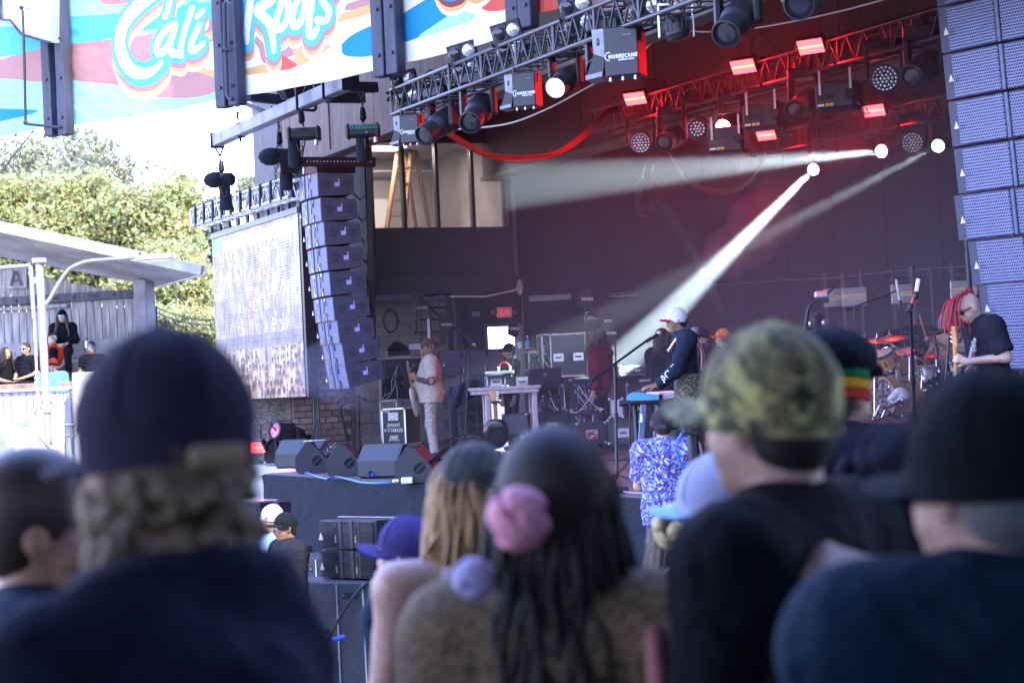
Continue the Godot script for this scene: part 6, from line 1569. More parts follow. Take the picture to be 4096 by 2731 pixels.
	if o.has("glasses"):
		g = G.new()
		for s in [-1, 1]: g.ell(Transform3D(HB * Basis(Vector3.UP, s * 0.25), H.call(0.035 * s, 0.004, 0.094)), Vector3(0.028, 0.021, 0.006), 10, 6)
		var gl := part("sunglasses", g, o.glasses, body)
		g = G.new(); g.tube([H.call(-0.082, 0.012, -0.01), H.call(-0.066, 0.014, 0.08), H.call(0, 0.012, 0.1), H.call(0.066, 0.014, 0.08), H.call(0.082, 0.012, -0.01)], 0.0045, 5); part("temple", g, mats.black_plastic, gl)
	if o.has("headphones"):
		g = G.new(); var ring := []
		for i in 13: ring.append(H.call(cos(PI * i / 12) * 0.1, sin(PI * i / 12) * 0.115 + 0.02, -0.01))
		g.tube(ring, 0.011, 6); var hp := part("headphones", g, mats.black_plastic, root)
		for s in [-1, 1]:
			g = G.new(); g.lathe(Transform3D(HB * Basis(Vector3.BACK, s * PI / 2), H.call(0.085 * s, 0.0, -0.01)), [Vector2(0, -0.03), Vector2(0.04, -0.028), Vector2(0.046, 0.0), Vector2(0.046, 0.012), Vector2(0, 0.014)], 14); part("ear_cup", g, o.headphones, hp)
	return root
func cap(root: Node3D, hc: Vector3, HB: Basis, o: Dictionary):
	var back: float = -1.0 if o.get("cap_back", false) else 1.0
	var tilt: float = o.get("cap_tilt", 0.12)
	var CB := HB * Basis(Vector3.RIGHT, -tilt * back)
	var c := hc + HB * Vector3(0, 0.03, -0.008)
	var R := Vector3(0.092, 0.105, 0.108) * float(o.get("cap_size", 1.0))
	var g := G.new()
	g.ell(Transform3D(CB, c), R, 20, 9, 0.0, 0.5)
	g.lathe(Transform3D(CB, c), [Vector2(R.x * 0.985, -0.05), Vector2(R.x, 0.002)], 20); for i in range(g.v.size() - 42, g.v.size()): g.v[i] = c + CB * ((CB.inverse() * (g.v[i] - c)) * Vector3(1, 1, R.z / R.x))
	var crown := part("cap", g, o.cap, root)
	if o.get("cap_open", false):
		g = G.new(); var p := PackedVector2Array()
		for i in 9: p.append(Vector2(cos(PI * i / 8) * 0.04, sin(PI * i / 8) * 0.042))
		g.ext(Transform3D(CB * Basis(Vector3.RIGHT, 0.25 * back), c + CB * Vector3(0, -0.045, -R.z * 0.97 * back)), p, 0.02); part("cap_opening", g, mats.hair_dark if mats.has("hair_dark") else mats.black_plastic, crown)
	if o.get("brim", true):
		g = G.new()
		g.patch(10, 5, func(u, v):
			var q: float = lerpf(-1.25, 1.25, u); var e: float = lerpf(0.0, 0.072, v) * (1.0 - 0.25 * pow(absf(2 * u - 1), 3.0))
			return c + CB * Vector3(sin(q) * (R.x + e * 0.35) , -0.016 - 0.028 * pow(sin(q), 2.0) - 0.06 * e, back * (cos(q) * R.z + e * (0.35 + 0.8 * cos(q)))), false, 0.006)
		part("brim", g, o.get("brim_mat", o.cap), crown)
	for i in 3:
		var pts := []
		for j in 13:
			var th := lerpf(-PI / 2, PI / 2, j / 12.0); var ph := i * PI / 3 + PI / 6
			pts.append(c + CB * (Vector3(sin(th) * cos(ph), cos(th), sin(th) * sin(ph)) * R * 1.004))
		g = G.new(); g.tube(pts, 0.0022, 4); part("seam", g, o.cap, crown)
	g = G.new(); g.ell(Transform3D(CB, c + CB * Vector3(0, R.y, 0)), Vector3(0.009, 0.006, 0.009), 8, 5); part("button", g, o.cap, crown)
# patterned cloth: colours picked by layered noise
func pattern(key: String, cols: Array, freq: float, cuts: Array, scale: float, seed_ := 1, stretch := 1.0) -> StandardMaterial3D:
	if mats.has(key): return mats[key]
	var n := 160
	var im := Image.create(n, n, false, Image.FORMAT_RGB8)
	var ns := []
	for i in cols.size():
		var f := FastNoiseLite.new(); f.seed = seed_ * 10 + i; f.frequency = freq; f.fractal_octaves = 3; ns.append(f)
	for y in n:
		for x in n:
			var c: Color = cols[0]
			# wrap by walking a torus
			var a := TAU * x / n; var b := TAU * y / n
			for i in range(1, cols.size()):
				if ns[i].get_noise_3d(cos(a) * 25.0 + i * 50.0, sin(a) * 25.0 + cos(b) * 25.0 * stretch, sin(b) * 25.0 * stretch) > cuts[i - 1]: c = cols[i]
			im.set_pixel(x, y, c.linear_to_srgb())
	var m := StandardMaterial3D.new(); m.resource_name = key; m.roughness = 0.9
	m.albedo_texture = ImageTexture.create_from_image(im); m.uv1_triplanar = true; m.uv1_scale = Vector3.ONE * scale
	mats[key] = m
	return m
# ================= things on the stage =================
# a box whose camera-side face covers that rectangle of the photograph at distance d
func face_box(x0: float, y0: float, x1: float, y1: float, d: float, depth: float) -> Array:
	var c := at((x0 + x1) / 2, (y0 + y1) / 2, d)
	return [c - Vector3(0, 0, depth / 2), Vector3((x1 - x0) / FOCAL * d, (y1 - y0) / FOCAL * d, depth)]
func flight_case(label: String, x0: float, y0: float, x1: float, y1: float, d: float, depth: float, yaw := 0.0, m: Material = null, edge: Material = null, called := "flight_case", handles := 1) -> Node3D:
	var q := face_box(x0, y0, x1, y1, d, depth); var s: Vector3 = q[1]
	var o := thing(called, label, "road case", q[0], Basis(Vector3.UP, yaw))
	bev("panel", Vector3.ZERO, s, 0.006, m if m else mats.black_plastic, o)
	var e: Material = edge if edge else mats.silver
	var h := s / 2
	for sx in [-1, 1]:
		for sz in [-1, 1]: block("edge_rail", Vector3(sx * (h.x - 0.008), 0, sz * (h.z - 0.008)), Vector3(0.024, s.y + 0.004, 0.024), e, o)
		for sy in [-1, 1]: block("edge_rail", Vector3(sx * (h.x - 0.008), sy * (h.y - 0.008), 0), Vector3(0.024, 0.024, s.z + 0.003), e, o)
	for sy in [-1, 1]:
		for sz in [-1, 1]: block("edge_rail", Vector3(0, sy * (h.y - 0.008), sz * (h.z - 0.008)), Vector3(s.x + 0.005, 0.023, 0.023), e, o)
	for sx in [-1, 1]:
		for sy in [-1, 1]:
			var g := G.new(); g.ell(shift(Vector3(sx * (h.x - 0.012), sy * (h.y - 0.012), h.z - 0.012)), Vector3(0.028, 0.028, 0.028), 8, 6); part("ball_corner", g, mats.steel, o)
	for i in handles:
		var x := 0.0 if handles == 1 else lerpf(-h.x * 0.55, h.x * 0.55, float(i) / (handles - 1))
		bev("handle_dish", Vector3(x, -h.y * 0.1, h.z + 0.003), Vector3(0.17, 0.13, 0.012), 0.004, mats.steel, o)
		bev("handle", Vector3(x, -h.y * 0.1, h.z + 0.016), Vector3(0.1, 0.025, 0.02), 0.008, mats.black_plastic, o)
	return o
func microphone(o: Node3D, head: Vector3, dir: Vector3):
	dir = dir.normalized(); var B := Basis(dir.cross(Vector3.BACK).normalized(), dir, Vector3.ZERO); B.z = B.x.cross(B.y)
	var g := G.new(); g.lathe(Transform3D(B, head), [Vector2(0, -0.2), Vector2(0.011, -0.2), Vector2(0.02, -0.04), Vector2(0.024, -0.03), Vector2(0.0, -0.028)], 10); part("microphone_body", g, mats.black_plastic, o)
	g = G.new(); g.ell(Transform3D(B, head), Vector3(0.029, 0.034, 0.029), 12, 8); part("microphone_grille", g, mats.silver, o)
func mic_stand(label: String, foot: Vector3, top: Vector3, boom: Array, mic := true, legs := true, r := 0.013) -> Node3D:
	var o := thing("microphone_stand", label, "microphone stand", foot)
	var T := top - foot
	rod("pole", Vector3(0, 0.06, 0), T, r, mats.black_metal, o); rod("collar", T * 0.55, T * 0.6, r * 1.6, mats.black_metal, o)
	if legs:
		for i in 3:
			var q := i * TAU / 3 + 0.5; rod("leg", Vector3(0, 0.1, 0), Vector3(cos(q) * 0.32, 0.012, sin(q) * 0.32), 0.011, mats.black_metal, o)
		bev("tripod_hub", Vector3(0, 0.11, 0), Vector3(0.05, 0.07, 0.05), 0.012, mats.black_plastic, o)
	if boom.size():
		var a: Vector3 = boom[0] - foot; var b: Vector3 = boom[1] - foot
		rod("boom", a, b, r * 0.8, mats.black_metal, o); rod("counterweight", a, a.lerp(b, 0.08), r * 1.5, mats.black_plastic, o)
		bev("clutch", T, Vector3(0.05, 0.06, 0.05), 0.015, mats.black_plastic, o)
		if mic: microphone(o, boom[2] - foot, b - a)
	return o
func wedge(label: String, x: float, y: float, w: float, yaw: float) -> Node3D:
	var p := at_y(x, y, DECK + 0.008)
	var o := thing("stage_monitor", label, "stage monitor", p, Basis(Vector3.UP, yaw), "wedge monitors along the stage lip")
	var prof := PackedVector2Array([Vector2(-0.26, 0.03), Vector2(-0.22, 0.0), Vector2(0.24, 0.0), Vector2(0.27, 0.06), Vector2(-0.02, 0.40), Vector2(-0.12, 0.42), Vector2(-0.27, 0.22)])
	var g := G.new(); g.ext(Transform3D(Basis(Vector3.UP, -PI / 2), Vector3.ZERO), prof, w); part("cabinet", g, mat("wedge_black", Color(0.03, 0.032, 0.042), 0.55, 0, 1), o)
	for s in [-1, 1]:
		g = G.new(); var p2 := PackedVector2Array()
		for q in prof: p2.append(q * 0.985 + Vector2(0.0, 0.003))
		g.ext(Transform3D(Basis(Vector3.UP, -PI / 2), Vector3(s * (w / 2 + 0.012), 0, 0)), p2, 0.03); part("end_cheek", g, mats.black_plastic, o)
		for k in [-1, 1]:
			g = G.new(); var hd := PackedVector2Array()
			for i in 9: hd.append(Vector2(cos(PI * i / 8) * 0.075, k * (0.01 + sin(PI * i / 8) * 0.05)))
			g.ext(Transform3D(Basis(Vector3.UP, PI / 2) * Basis(Vector3.BACK, -0.7), Vector3(s * (w / 2 + 0.026), 0.17, 0.03)), hd, 0.01); part("grip", g, mats.black_gloss, o)
	g = G.new(); g.box(Transform3D(Basis(Vector3.RIGHT, 0.865 - PI / 2 + PI / 2), Vector3(0, 0.24, 0.135)), Vector3(w - 0.02, 0.43, 0.012), 0.004); part("grille", g, grille_mat("grille_wedge", Color(0.05, 0.05, 0.07), 14.0), o)
	for i in 14: block("grille_tooth", Vector3(-w / 2 + 0.03 + i * (w - 0.06) / 13, 0.425, -0.07), Vector3(0.018, 0.012, 0.1), mats.black_metal, o)
	bev("connector_plate", Vector3(0, 0.1, -0.253), Vector3(0.26, 0.07, 0.012), 0.003, mats.black_gloss, o)
	return o
func wavy(a: Vector3, b: Vector3, amp: float, n: int, drop := 0.0) -> Array:
	var out := [a]
	for i in range(1, n): out.append(a.lerp(b, float(i) / n) + Vector3(rng.randf_range(-amp, amp), -drop * 4.0 * (float(i) / n) * (1.0 - float(i) / n) + rng.randf_range(-amp, amp) * 0.4, rng.randf_range(-amp, amp)))
	out.append(b); return smooth_line(out, 4)
func rack(label: String, x0: float, y0: float, x1: float, y1: float, d: float, units: int, cables: int, edge: Material = null) -> Node3D:
	var o := flight_case(label, x0, y0, x1, y1, d, 0.55, 0.12, mats.black_plastic, edge if edge else mats.black_metal, "equipment_rack", 0)
	var s := Vector3((x1 - x0) / FOCAL * d, (y1 - y0) / FOCAL * d, 0.55); var h := s / 2
	for i in units:
		var y := -h.y + 0.04 + (s.y - 0.08) * (i + 0.5) / units
		bev("rack_unit", Vector3(0, y, h.z + 0.004), Vector3(s.x - 0.07, (s.y - 0.08) / units - 0.008, 0.012), 0.003, mats.black_metal, o)
		for k in 7: block("socket", Vector3(lerpf(-h.x + 0.07, h.x - 0.07, k / 6.0), y, h.z + 0.012), Vector3(0.02, 0.02, 0.008), mats.steel if (k * 7 + i * 3) % 4 == 0 else mats.black_gloss, o)
	for i in cables:
		var a := Vector3(rng.randf_range(-h.x, h.x) * 0.8, rng.randf_range(-0.1, 0.8) * h.y, h.z + 0.02)
		tube("patch_cable", wavy(a, Vector3(rng.randf_range(-1.2, 1.2) * h.x, -h.y, h.z + 0.1), 0.05, 4, 0.1), 0.006, [mats.cable, mats.galvanised, mats.cable, mats.white][i % 4], o, 4)
		rod("plug", a, a + Vector3(0, -0.03, 0.04), 0.011, mats.blue_plastic if i % 3 == 0 else mats.silver, o)
	return o
func antenna(label: String, x: float, y: float, foot_y: float, d: float, yaw := 0.2):
	var o := thing("paddle_antenna", label, "antenna", at(x, foot_y, d), Basis(Vector3.UP, yaw))
	var t := at(x, y, d) - o.position
	rod("stand", Vector3.ZERO, t, 0.012, mats.black_metal, o)
	var g := G.new(); g.ext(Transform3D(Basis(Vector3.BACK, -0.25), t + Vector3(0, 0.1, 0.01)), PackedVector2Array([Vector2(-0.1, -0.12), Vector2(0.1, -0.12), Vector2(0.13, 0.0), Vector2(0.02, 0.17), Vector2(-0.06, 0.17), Vector2(-0.12, 0.02)]), 0.012); part("paddle", g, mats.black_plastic, o)
	text("SHURE", 0.045, mats.white, o, Transform3D(Basis(Vector3.BACK, -0.05), t + Vector3(0.02, 0.1, 0.02)))
func build_stage_gear():
	# wedge monitors; they face upstage, away from us
	wedge("pair-end wedge monitor behind the first of the row, at the platform's corner", 1205, 1870, 0.5, STAGE_YAW + PI + 0.5)
	wedge("wedge monitor with a paper sheet on it, first of the row", 1262, 1888, 0.6, STAGE_YAW + PI - 0.35)
	wedge("second wedge monitor along the platform lip, with a black grip hole", 1400, 1900, 0.62, STAGE_YAW + PI - 0.45)
	wedge("third wedge monitor, showing its curved end cheek", 1560, 1908, 0.55, STAGE_YAW + PI + 0.6)
	wedge("fourth wedge monitor, standing before the guitarist", 1690, 1925, 0.66, STAGE_YAW + PI - 0.55)
	var wh := thing("paper_sheet", "white paper sheet lying on the first wedge monitor", "paper", at_y(1262, 1888, DECK + 0.01) + Vector3(0, 0.435, 0.02), Basis(Vector3.UP, 0.4))
	bev("sheet", Vector3.ZERO, Vector3(0.26, 0.006, 0.16), 0.001, mats.white, wh); bev("sheet", Vector3(0.05, 0.007, 0.02), Vector3(0.22, 0.004, 0.15), 0.001, mats.white, wh)
	var sb := thing("stage_box", "small black cable box with blue and red sockets on the lip", "stage box", at_y(1505, 1912, DECK + 0.008), Basis(Vector3.UP, 0.3))
	bev("box", Vector3(0, 0.05, 0), Vector3(0.24, 0.09, 0.14), 0.01, mats.black_metal, sb)
	for i in 3: rod("socket", Vector3(-0.07 + i * 0.07, 0.05, 0.07), Vector3(-0.07 + i * 0.07, 0.05, 0.085), 0.022, mats.blue_plastic if i < 2 else mats.red_plastic, sb)
	var pb := thing("power_block", "white power block with plugs beside the fourth wedge", "power block", at_y(1628, 1935, DECK + 0.008))
	bev("block", Vector3(0, 0.04, 0), Vector3(0.13, 0.07, 0.09), 0.01, mats.white, pb); rod("plug", Vector3(-0.1, 0.04, 0), Vector3(-0.16, 0.04, 0.02), 0.018, mats.white, pb)
	var bc := thing("blue_cable", "blue cable lying in a curve along the platform lip", "cable", at_y(1400, 1925, DECK + 0.02))
	var pts := []
	for q in [[1200, 1890], [1230, 1892], [1270, 1906], [1310, 1915], [1340, 1906], [1400, 1918], [1440, 1928], [1500, 1932], [1560, 1930]]: pts.append(at_y(q[0], q[1], DECK + 0.018) - bc.position)
	tube("cable", smooth_line(pts, 5), 0.012, mat("cable_blue", Color(0.05, 0.2, 0.5), 0.45), bc)
	# floor lamp and cases on the pale ledge
	var fl := Vector3(at(1142, 1700, 30.8).x, DECK + 0.01, at(1142, 1700, 30.8).z)
	var ml := thing("floor_moving_light", "moving light standing on the pale ledge with a pink lens", "stage light", fl)
	bev("base", Vector3(0, 0.07, 0), Vector3(0.36, 0.14, 0.3), 0.02, mats.black_metal, ml)
	for s in [-1, 1]: bev("yoke_arm", Vector3(s * 0.17 + 0.02, 0.34, 0), Vector3(0.06, 0.46, 0.16), 0.03, mats.black_plastic, ml)
	var aim := Vector3(-0.62, 0.22, 0.75).normalized(); var sd := Vector3.UP.cross(aim).normalized(); var hb := Basis(sd, aim, sd.cross(aim))
	var g := G.new(); g.lathe(Transform3D(hb, Vector3(0.02, 0.5, 0)), [Vector2(0, -0.3), Vector2(0.13, -0.27), Vector2(0.15, 0.05), Vector2(0.14, 0.28), Vector2(0.118, 0.29), Vector2(0.117, 0.26), Vector2(0, 0.255)], 16); var hd := part("head", g, mats.black_plastic, ml)
	g = G.new(); g.lathe(Transform3D(hb, Vector3(0.02, 0.5, 0)), [Vector2(0.116, 0.262), Vector2(0, 0.275)], 16); part("lens", g, mat("lens_pink", Color(0.55, 0.12, 0.16), 0.08), hd)
	for i in 2: block("name_plate", Vector3(-0.05 + i * 0.13, 0.08, 0.152), Vector3(0.08, 0.06, 0.006), mats.silver if i else mat("sticker_orange", Color(0.6, 0.25, 0.06), 0.5), ml)
	flight_case("black lidded case under the boxy floor lamp", 1050, 1765, 1116, 1852, 31.1, 0.5, 0.1, mats.black_plastic, mats.black_metal, "lamp_case", 0)
	var fb := thing("floor_flood_unit", "boxy lamp with a carrying handle standing on the black case", "stage light", face_box(1070, 1690, 1174, 1764, 31.2, 0.4)[0])
	bev("body", Vector3.ZERO, Vector3(0.4, 0.27, 0.36), 0.03, mats.black_metal, fb); tube("handle", [Vector3(-0.17, 0.12, 0.1), Vector3(-0.15, 0.17, 0.1), Vector3(0.15, 0.17, 0.1), Vector3(0.17, 0.12, 0.1)], 0.012, mats.black_metal, fb)
	for k in 2: block("sticker", Vector3(-0.13 + k * 0.05, -0.09, 0.182), Vector3(0.04, 0.035, 0.004), mats.sticker_yellow, fb)
	strobe("red strobe standing on the ledge behind the capped man", at(1018, 1790, 30.7))
	var can := thing("cable_drum", "black cylinder standing behind the pink-lensed floor lamp", "drum", Vector3(at(1212, 1800, 31.0).x, DECK, at(1212, 1800, 31.0).z))
	g = G.new(); g.lathe(Transform3D.IDENTITY, [Vector2(0, 0), Vector2(0.17, 0), Vector2(0.17, 0.46), Vector2(0.14, 0.48), Vector2(0, 0.48)], 16); part("drum", g, mats.black_gloss, can); block("strap", Vector3(0.0, 0.3, 0.172), Vector3(0.1, 0.06, 0.01), mats.silver, can)
	# foil bag and cable heap
	var foil := thing("foil_bag", "crumpled silver foil bag lying against the brick pier", "bag", at_y(1345, 1848, DECK) - Vector3(0, 0, 0.35))
	g = G.new(); var fn := FastNoiseLite.new(); fn.seed = 5; fn.frequency = 3.0
	g.patch(26, 12, func(u, v):
		var q: float = TAU * u; var r: float = 0.36 * sin(PI * (0.5 - v * 0.5)) + 0.02
		var c := Vector3(cos(q) * r * 1.1, 0.24 * sin(PI * 0.5 * v), sin(q) * r * 0.6)
		return c * (1.0 + 0.3 * fn.get_noise_3d(cos(q), v * 1.4, sin(q))), true)
	part("bag", g, mat("foil", Color(0.7, 0.74, 0.8), 0.25, 0.8), foil)
	var heap := thing("cable_pile", "heap of tangled black cables around the mic stands", "cables", at_y(1480, 1850, DECK))
	for i in 46:
		var c := at_y(rng.randf_range(1290, 1710), rng.randf_range(1838, 1868), DECK) - heap.position
		var loop := []
		var rr := rng.randf_range(0.12, 0.34); var q0 := rng.randf() * TAU
		for k in 10:
			var q := q0 + k * rng.randf_range(0.5, 0.8); loop.append(c + Vector3(cos(q) * rr, 0.02 + rng.randf() * 0.14 * (1.0 if c.x < 0.3 else 0.5), sin(q) * rr * 0.7))
		tube("cable", smooth_line(loop, 4), rng.randf_range(0.011, 0.017), mats.cable if i % 9 else mats.galvanised, heap, 5)
	# left mic stands
	var P := func(x, y, d): return at(x, y, d)
	var f1 := at_y(1418, 1850, DECK); var d1 := -f1.z
	mic_stand("microphone stand with a long raised boom in front of the fog case", f1, P.call(1412, 1556, d1), [P.call(1350, 1614, d1 - 0.2), P.call(1470, 1470, d1 + 0.1), P.call(1501, 1438, d1 + 0.15)])
	mic_stand("second microphone stand behind it with a level boom", at_y(1442, 1842, DECK), P.call(1434, 1588, d1 + 0.6), [P.call(1466, 1600, d1 + 0.6), P.call(1375, 1562, d1 + 0.6), P.call(1350, 1556, d1 + 0.6)])
	var gs := thing("guitar_hanger", "bent guitar stand holding a cable over the foil bag", "stand", at_y(1398, 1852, DECK))
	pts = []
	for q in [[1398, 1800], [1385, 1740], [1372, 1690], [1362, 1640], [1366, 1622], [1385, 1612], [1402, 1606]]: pts.append(P.call(q[0], q[1], d1) - gs.position)
	tube("neck", smooth_line(pts, 4), 0.022, mats.black_metal, gs); bev("clamp", pts[6], Vector3(0.12, 0.05, 0.05), 0.01, mats.black_plastic, gs); rod("foot", pts[0], pts[0] + Vector3(0, -0.25, 0), 0.018, mats.black_metal, gs)
	# fog machine case on a dolly
	var fc := flight_case("black fog machine case with white lettering, on a wheeled dolly", 1548, 1632, 1656, 1778, 31.4, 0.5, -0.45, mat("case_laminate", Color(0.028, 0.03, 0.045), 0.5, 0, 1), mats.aluminium, "fog_machine_case", 0)
	var h := Vector3(108, 146, 0) / FOCAL * 31.4 / 2
	for q in [["Antari", 0.055, 0.0, 0.03], ["F-7 SMAZE", 0.05, 0.0, -0.06], ["JMF", 0.065, 0.0, -0.17], ["ENTERTAINMENT", 0.018, 0.0, -0.215], ["X-7004", 0.03, -0.12, 0.24]]: text(q[0], q[1], mats.white, fc, shift(Vector3(q[2], q[3], 0.258)))
	bev("handle_dish", Vector3(0, 0.16, 0.255), Vector3(0.19, 0.13, 0.014), 0.005, mats.steel, fc); bev("handle", Vector3(0, 0.155, 0.268), Vector3(0.12, 0.03, 0.02), 0.008, mats.silver, fc)
	block("rule_line", Vector3(0, -0.015, 0.256), Vector3(0.25, 0.004, 0.004), mats.white, fc)
	var dl := thing("wheeled_dolly", "silver dolly with a red wheel under the fog machine case", "dolly", fc.position - Vector3(0, h.y + 0.05, 0), Basis(Vector3.UP, -0.45))
	bev("deck", Vector3(0, 0.0, 0), Vector3(0.5, 0.04, 0.5), 0.006, mats.aluminium, dl)
	for sx in [-1, 1]:
		for sz in [-1, 1]:
			g = G.new(); g.lathe(Transform3D(Basis(Vector3.BACK, PI / 2), Vector3(sx * 0.2, -0.09, sz * 0.2)), [Vector2(0, -0.018), Vector2(0.05, -0.018), Vector2(0.05, 0.018), Vector2(0, 0.018)], 14); part("wheel", g, mats.red_plastic, dl)
			bev("fork", Vector3(sx * 0.2, -0.04, sz * 0.2), Vector3(0.05, 0.07, 0.06), 0.005, mats.steel, dl)
	flight_case("tan case standing behind the fog machine", 1520, 1600, 1590, 1762, 32.6, 0.4, 0.0, mat("case_tan", Color(0.3, 0.24, 0.22), 0.6, 0, 1), mats.silver, "flight_case", 0)
	var orack := rack("open rack with pink edges and hanging cables beside the guitarist", 1512, 1430, 1690, 1600, 33.2, 4, 12, mat("edge_pink", Color(0.42, 0.27, 0.3), 0.4, 0.4))
	flight_case("low pink-edged case lying on top of the open rack", 1540, 1392, 1640, 1428, 33.4, 0.5, 0.1, mats.black_plastic, mats.edge_pink, "flight_case", 0)
	var foam := thing("takeaway_box", "white foam takeaway box on top of the rack", "box", at(1663, 1388, 33.1), Basis(Vector3.UP, 0.3))
	bev("lower_shell", Vector3(0, -0.015, 0), Vector3(0.22, 0.045, 0.2), 0.015, mats.white, foam); bev("lid", Vector3(0, 0.03, 0), Vector3(0.21, 0.04, 0.19), 0.02, mats.white, foam)
	var rag := thing("black_cloth_heap", "heap of black cloth on top of the rack", "cloth", at(1590, 1398, 33.3))
	g = G.new(); g.patch(20, 8, func(u, v):
		var q: float = TAU * u; var r: float = 0.2 * (1.0 - v * 0.8); return Vector3(cos(q) * r, 0.13 * v, sin(q) * r * 0.7) * (1.0 + 0.35 * fn.get_noise_3d(cos(q) * 2, v * 2, sin(q) * 2)), true); part("cloth", g, cloth("rag_black", Color(0.02, 0.02, 0.028)), rag)
	var lt := thing("led_tube_stand", "short white light tube clamped upright behind the guitarist", "light tube", at(1716, 1400, 33.0))
	bev("tube", Vector3(0.01, 0.3, 0), Vector3(0.045, 0.44, 0.03), 0.01, mats.white, lt); bev("clamp", Vector3(0, 0.05, 0), Vector3(0.06, 0.1, 0.06), 0.01, mats.silver, lt); rod("stem", Vector3(0, -0.3, 0), Vector3(0, 0.05, 0), 0.015, mats.black_metal, lt)
	# side fill: two cabinets lying on each other, grilles towards us
	var sf: Node3D
	for i in 2:
		var lab := "purple-grilled side-fill cabinet behind the guitarist, upper of two" if i == 0 else "purple-grilled side-fill cabinet behind the guitarist, lower of two"
		if i == 0: sf = line_cabinet(lab, 1.14, 0.42, 0.5, Color(0.055, 0.045, 0.075), "side fill cabinets")
		var o := sf if i == 0 else copy_of(sf, Transform3D.IDENTITY, lab)
		o.transform = Transform3D(Basis(Vector3.UP, 0.15), at(1888, 1448 + i * 106, 33.0))
	mic_stand("straight microphone stand between the guitarist and the DJ table", at(1862, 1760, 29.5), P.call(1876, 1432, 29.5), [P.call(1845, 1420, 29.4), P.call(1884, 1390, 29.6), P.call(1895, 1380, 29.6)])
	# DJ table
	var tb := thing("folding_table", "pinkish aluminium table carrying the DJ gear", "table", at(2010, 1640, 29.0), Basis(Vector3.UP, 0.08))
	var tw := 280.0 / FOCAL * 29.0
	var alu := mat("table_alu", Color(0.55, 0.46, 0.5), 0.4, 0.5, 1)  # aluminium with a pinkish base colour
	bev("tabletop", at(2016, 1552, 29.0) - tb.position, Vector3(tw, 0.05, 0.75), 0.008, alu, tb); bev("apron", at(2016, 1566, 29.0) - tb.position, Vector3(tw - 0.06, 0.06, 0.7), 0.006, alu, tb)
	for x in [1948, 2135]:
		for z in [0.28, -0.28]: bev("leg", at(x, 1660, 29.0) - tb.position + Vector3(0, 0, z), Vector3(0.075, 0.68, 0.05), 0.006, alu, tb)
	flight_case("black mixer case with a silver handle on the DJ table", 2020, 1502, 2146, 1546, 28.9, 0.45, 0.08, mats.black_plastic, mats.black_metal, "mixer_case", 1)
	flight_case("black case with patch cables at the DJ table's end", 1942, 1506, 2018, 1546, 28.9, 0.4, 0.08, mats.black_metal, mats.silver, "mixer_case", 1)
	var dk := thing("dj_controller", "flat silver DJ deck on top of the cases", "DJ deck", at(1998, 1490, 28.9))
	bev("deck", Vector3.ZERO, Vector3(0.42, 0.04, 0.34), 0.008, mats.silver, dk); for i in 2: rod("platter", Vector3(-0.1 + 0.2 * i, 0.02, 0), Vector3(-0.1 + 0.2 * i, 0.035, 0), 0.07, mats.black_gloss, dk)
	bev("stand", Vector3(0, -0.06, 0), Vector3(0.36, 0.05, 0.28), 0.01, mats.black_metal, dk)
	var hp := thing("headphones", "red and white headphones lying on the DJ deck", "headphones", at(2018, 1474, 28.85))
	pts = []
	for i in 9: pts.append(Vector3(cos(PI * i / 8) * 0.08, sin(PI * i / 8) * 0.09, 0))
	tube("headband", pts, 0.012, mats.red_plastic, hp); for s in [-1, 1]: rod("ear_cup", Vector3(s * 0.07, -0.005, 0), Vector3(s * 0.1, -0.005, 0), 0.036, mats.white, hp)
	for q in [[2180, 1504, 130, 62, "back of a black computer monitor at the DJ table", 28.7]]:
		var o := thing("computer_monitor", q[4], "monitor", at(q[0], q[1], q[5]), Basis(Vector3.RIGHT, 0.2) * Basis(Vector3.UP, 0.05))
		bev("back_shell", Vector3.ZERO, Vector3(0.47, 0.23, 0.03), 0.01, mats.black_plastic, o); bev("stand_neck", Vector3(0, -0.12, 0.03), Vector3(0.1, 0.12, 0.03), 0.01, mats.black_metal, o)
		g = G.new(); var rg := []
		for i in 13: rg.append(Vector3(cos(TAU * i / 12) * 0.022, sin(TAU * i / 12) * 0.022 + 0.03, 0.018))
		g.tube(rg, 0.0022, 4); part("round_logo", g, mats.silver, o); text("DELL", 0.011, mats.silver, o, shift(Vector3(0, 0.03, 0.017)))
	var cl := thing("navy_drape", "navy cloth thrown over gear beside the microphone stand", "cloth", at(1860, 1560, 29.8))
	g = G.new(); g.patch(18, 12, func(u, v):
		var x: float = lerpf(1800, 1940, u); var y: float = lerpf(1515 + 40 * absf(u - 0.75), 1570 + 70 * (1.0 - u), v)
		return at(x, y, 29.8 - 0.25 * v + 0.08 * sin(u * 17.0 + v * 3.0)) - Vector3(0, 0.02 * sin(u * 9.0), 0) - cl.position, true, 0.012); part("cloth", g, cloth("drape_navy", Color(0.025, 0.028, 0.06)), cl)
	var gt := thing("spare_guitar", "guitar standing upright in front of the DJ table", "guitar", at(1985, 1760, 28.2))
	var nk := at(1982, 1600, 28.2) - gt.position
	bev("neck", (nk + Vector3(0, 0.1, 0)) / 2 + Vector3(0, 0.08, 0), Vector3(0.06, nk.y - 0.05, 0.03), 0.01, mats.wood_orange, gt); bev("headstock", nk + Vector3(-0.03, 0.06, 0), Vector3(0.085, 0.17, 0.02), 0.02, mat("maple", Color(0.55, 0.25, 0.08), 0.4), gt, Basis(Vector3.BACK, 0.2))
	for i in 4: rod("tuning_peg", nk + Vector3(0.01, 0.0 + i * 0.035, 0.0), nk + Vector3(0.05, 0.005 + i * 0.035, 0.01), 0.01, mats.chrome, gt)
	bev("hanger", nk + Vector3(0.0, -0.03, 0.03), Vector3(0.14, 0.04, 0.06), 0.015, mats.black_plastic, gt)
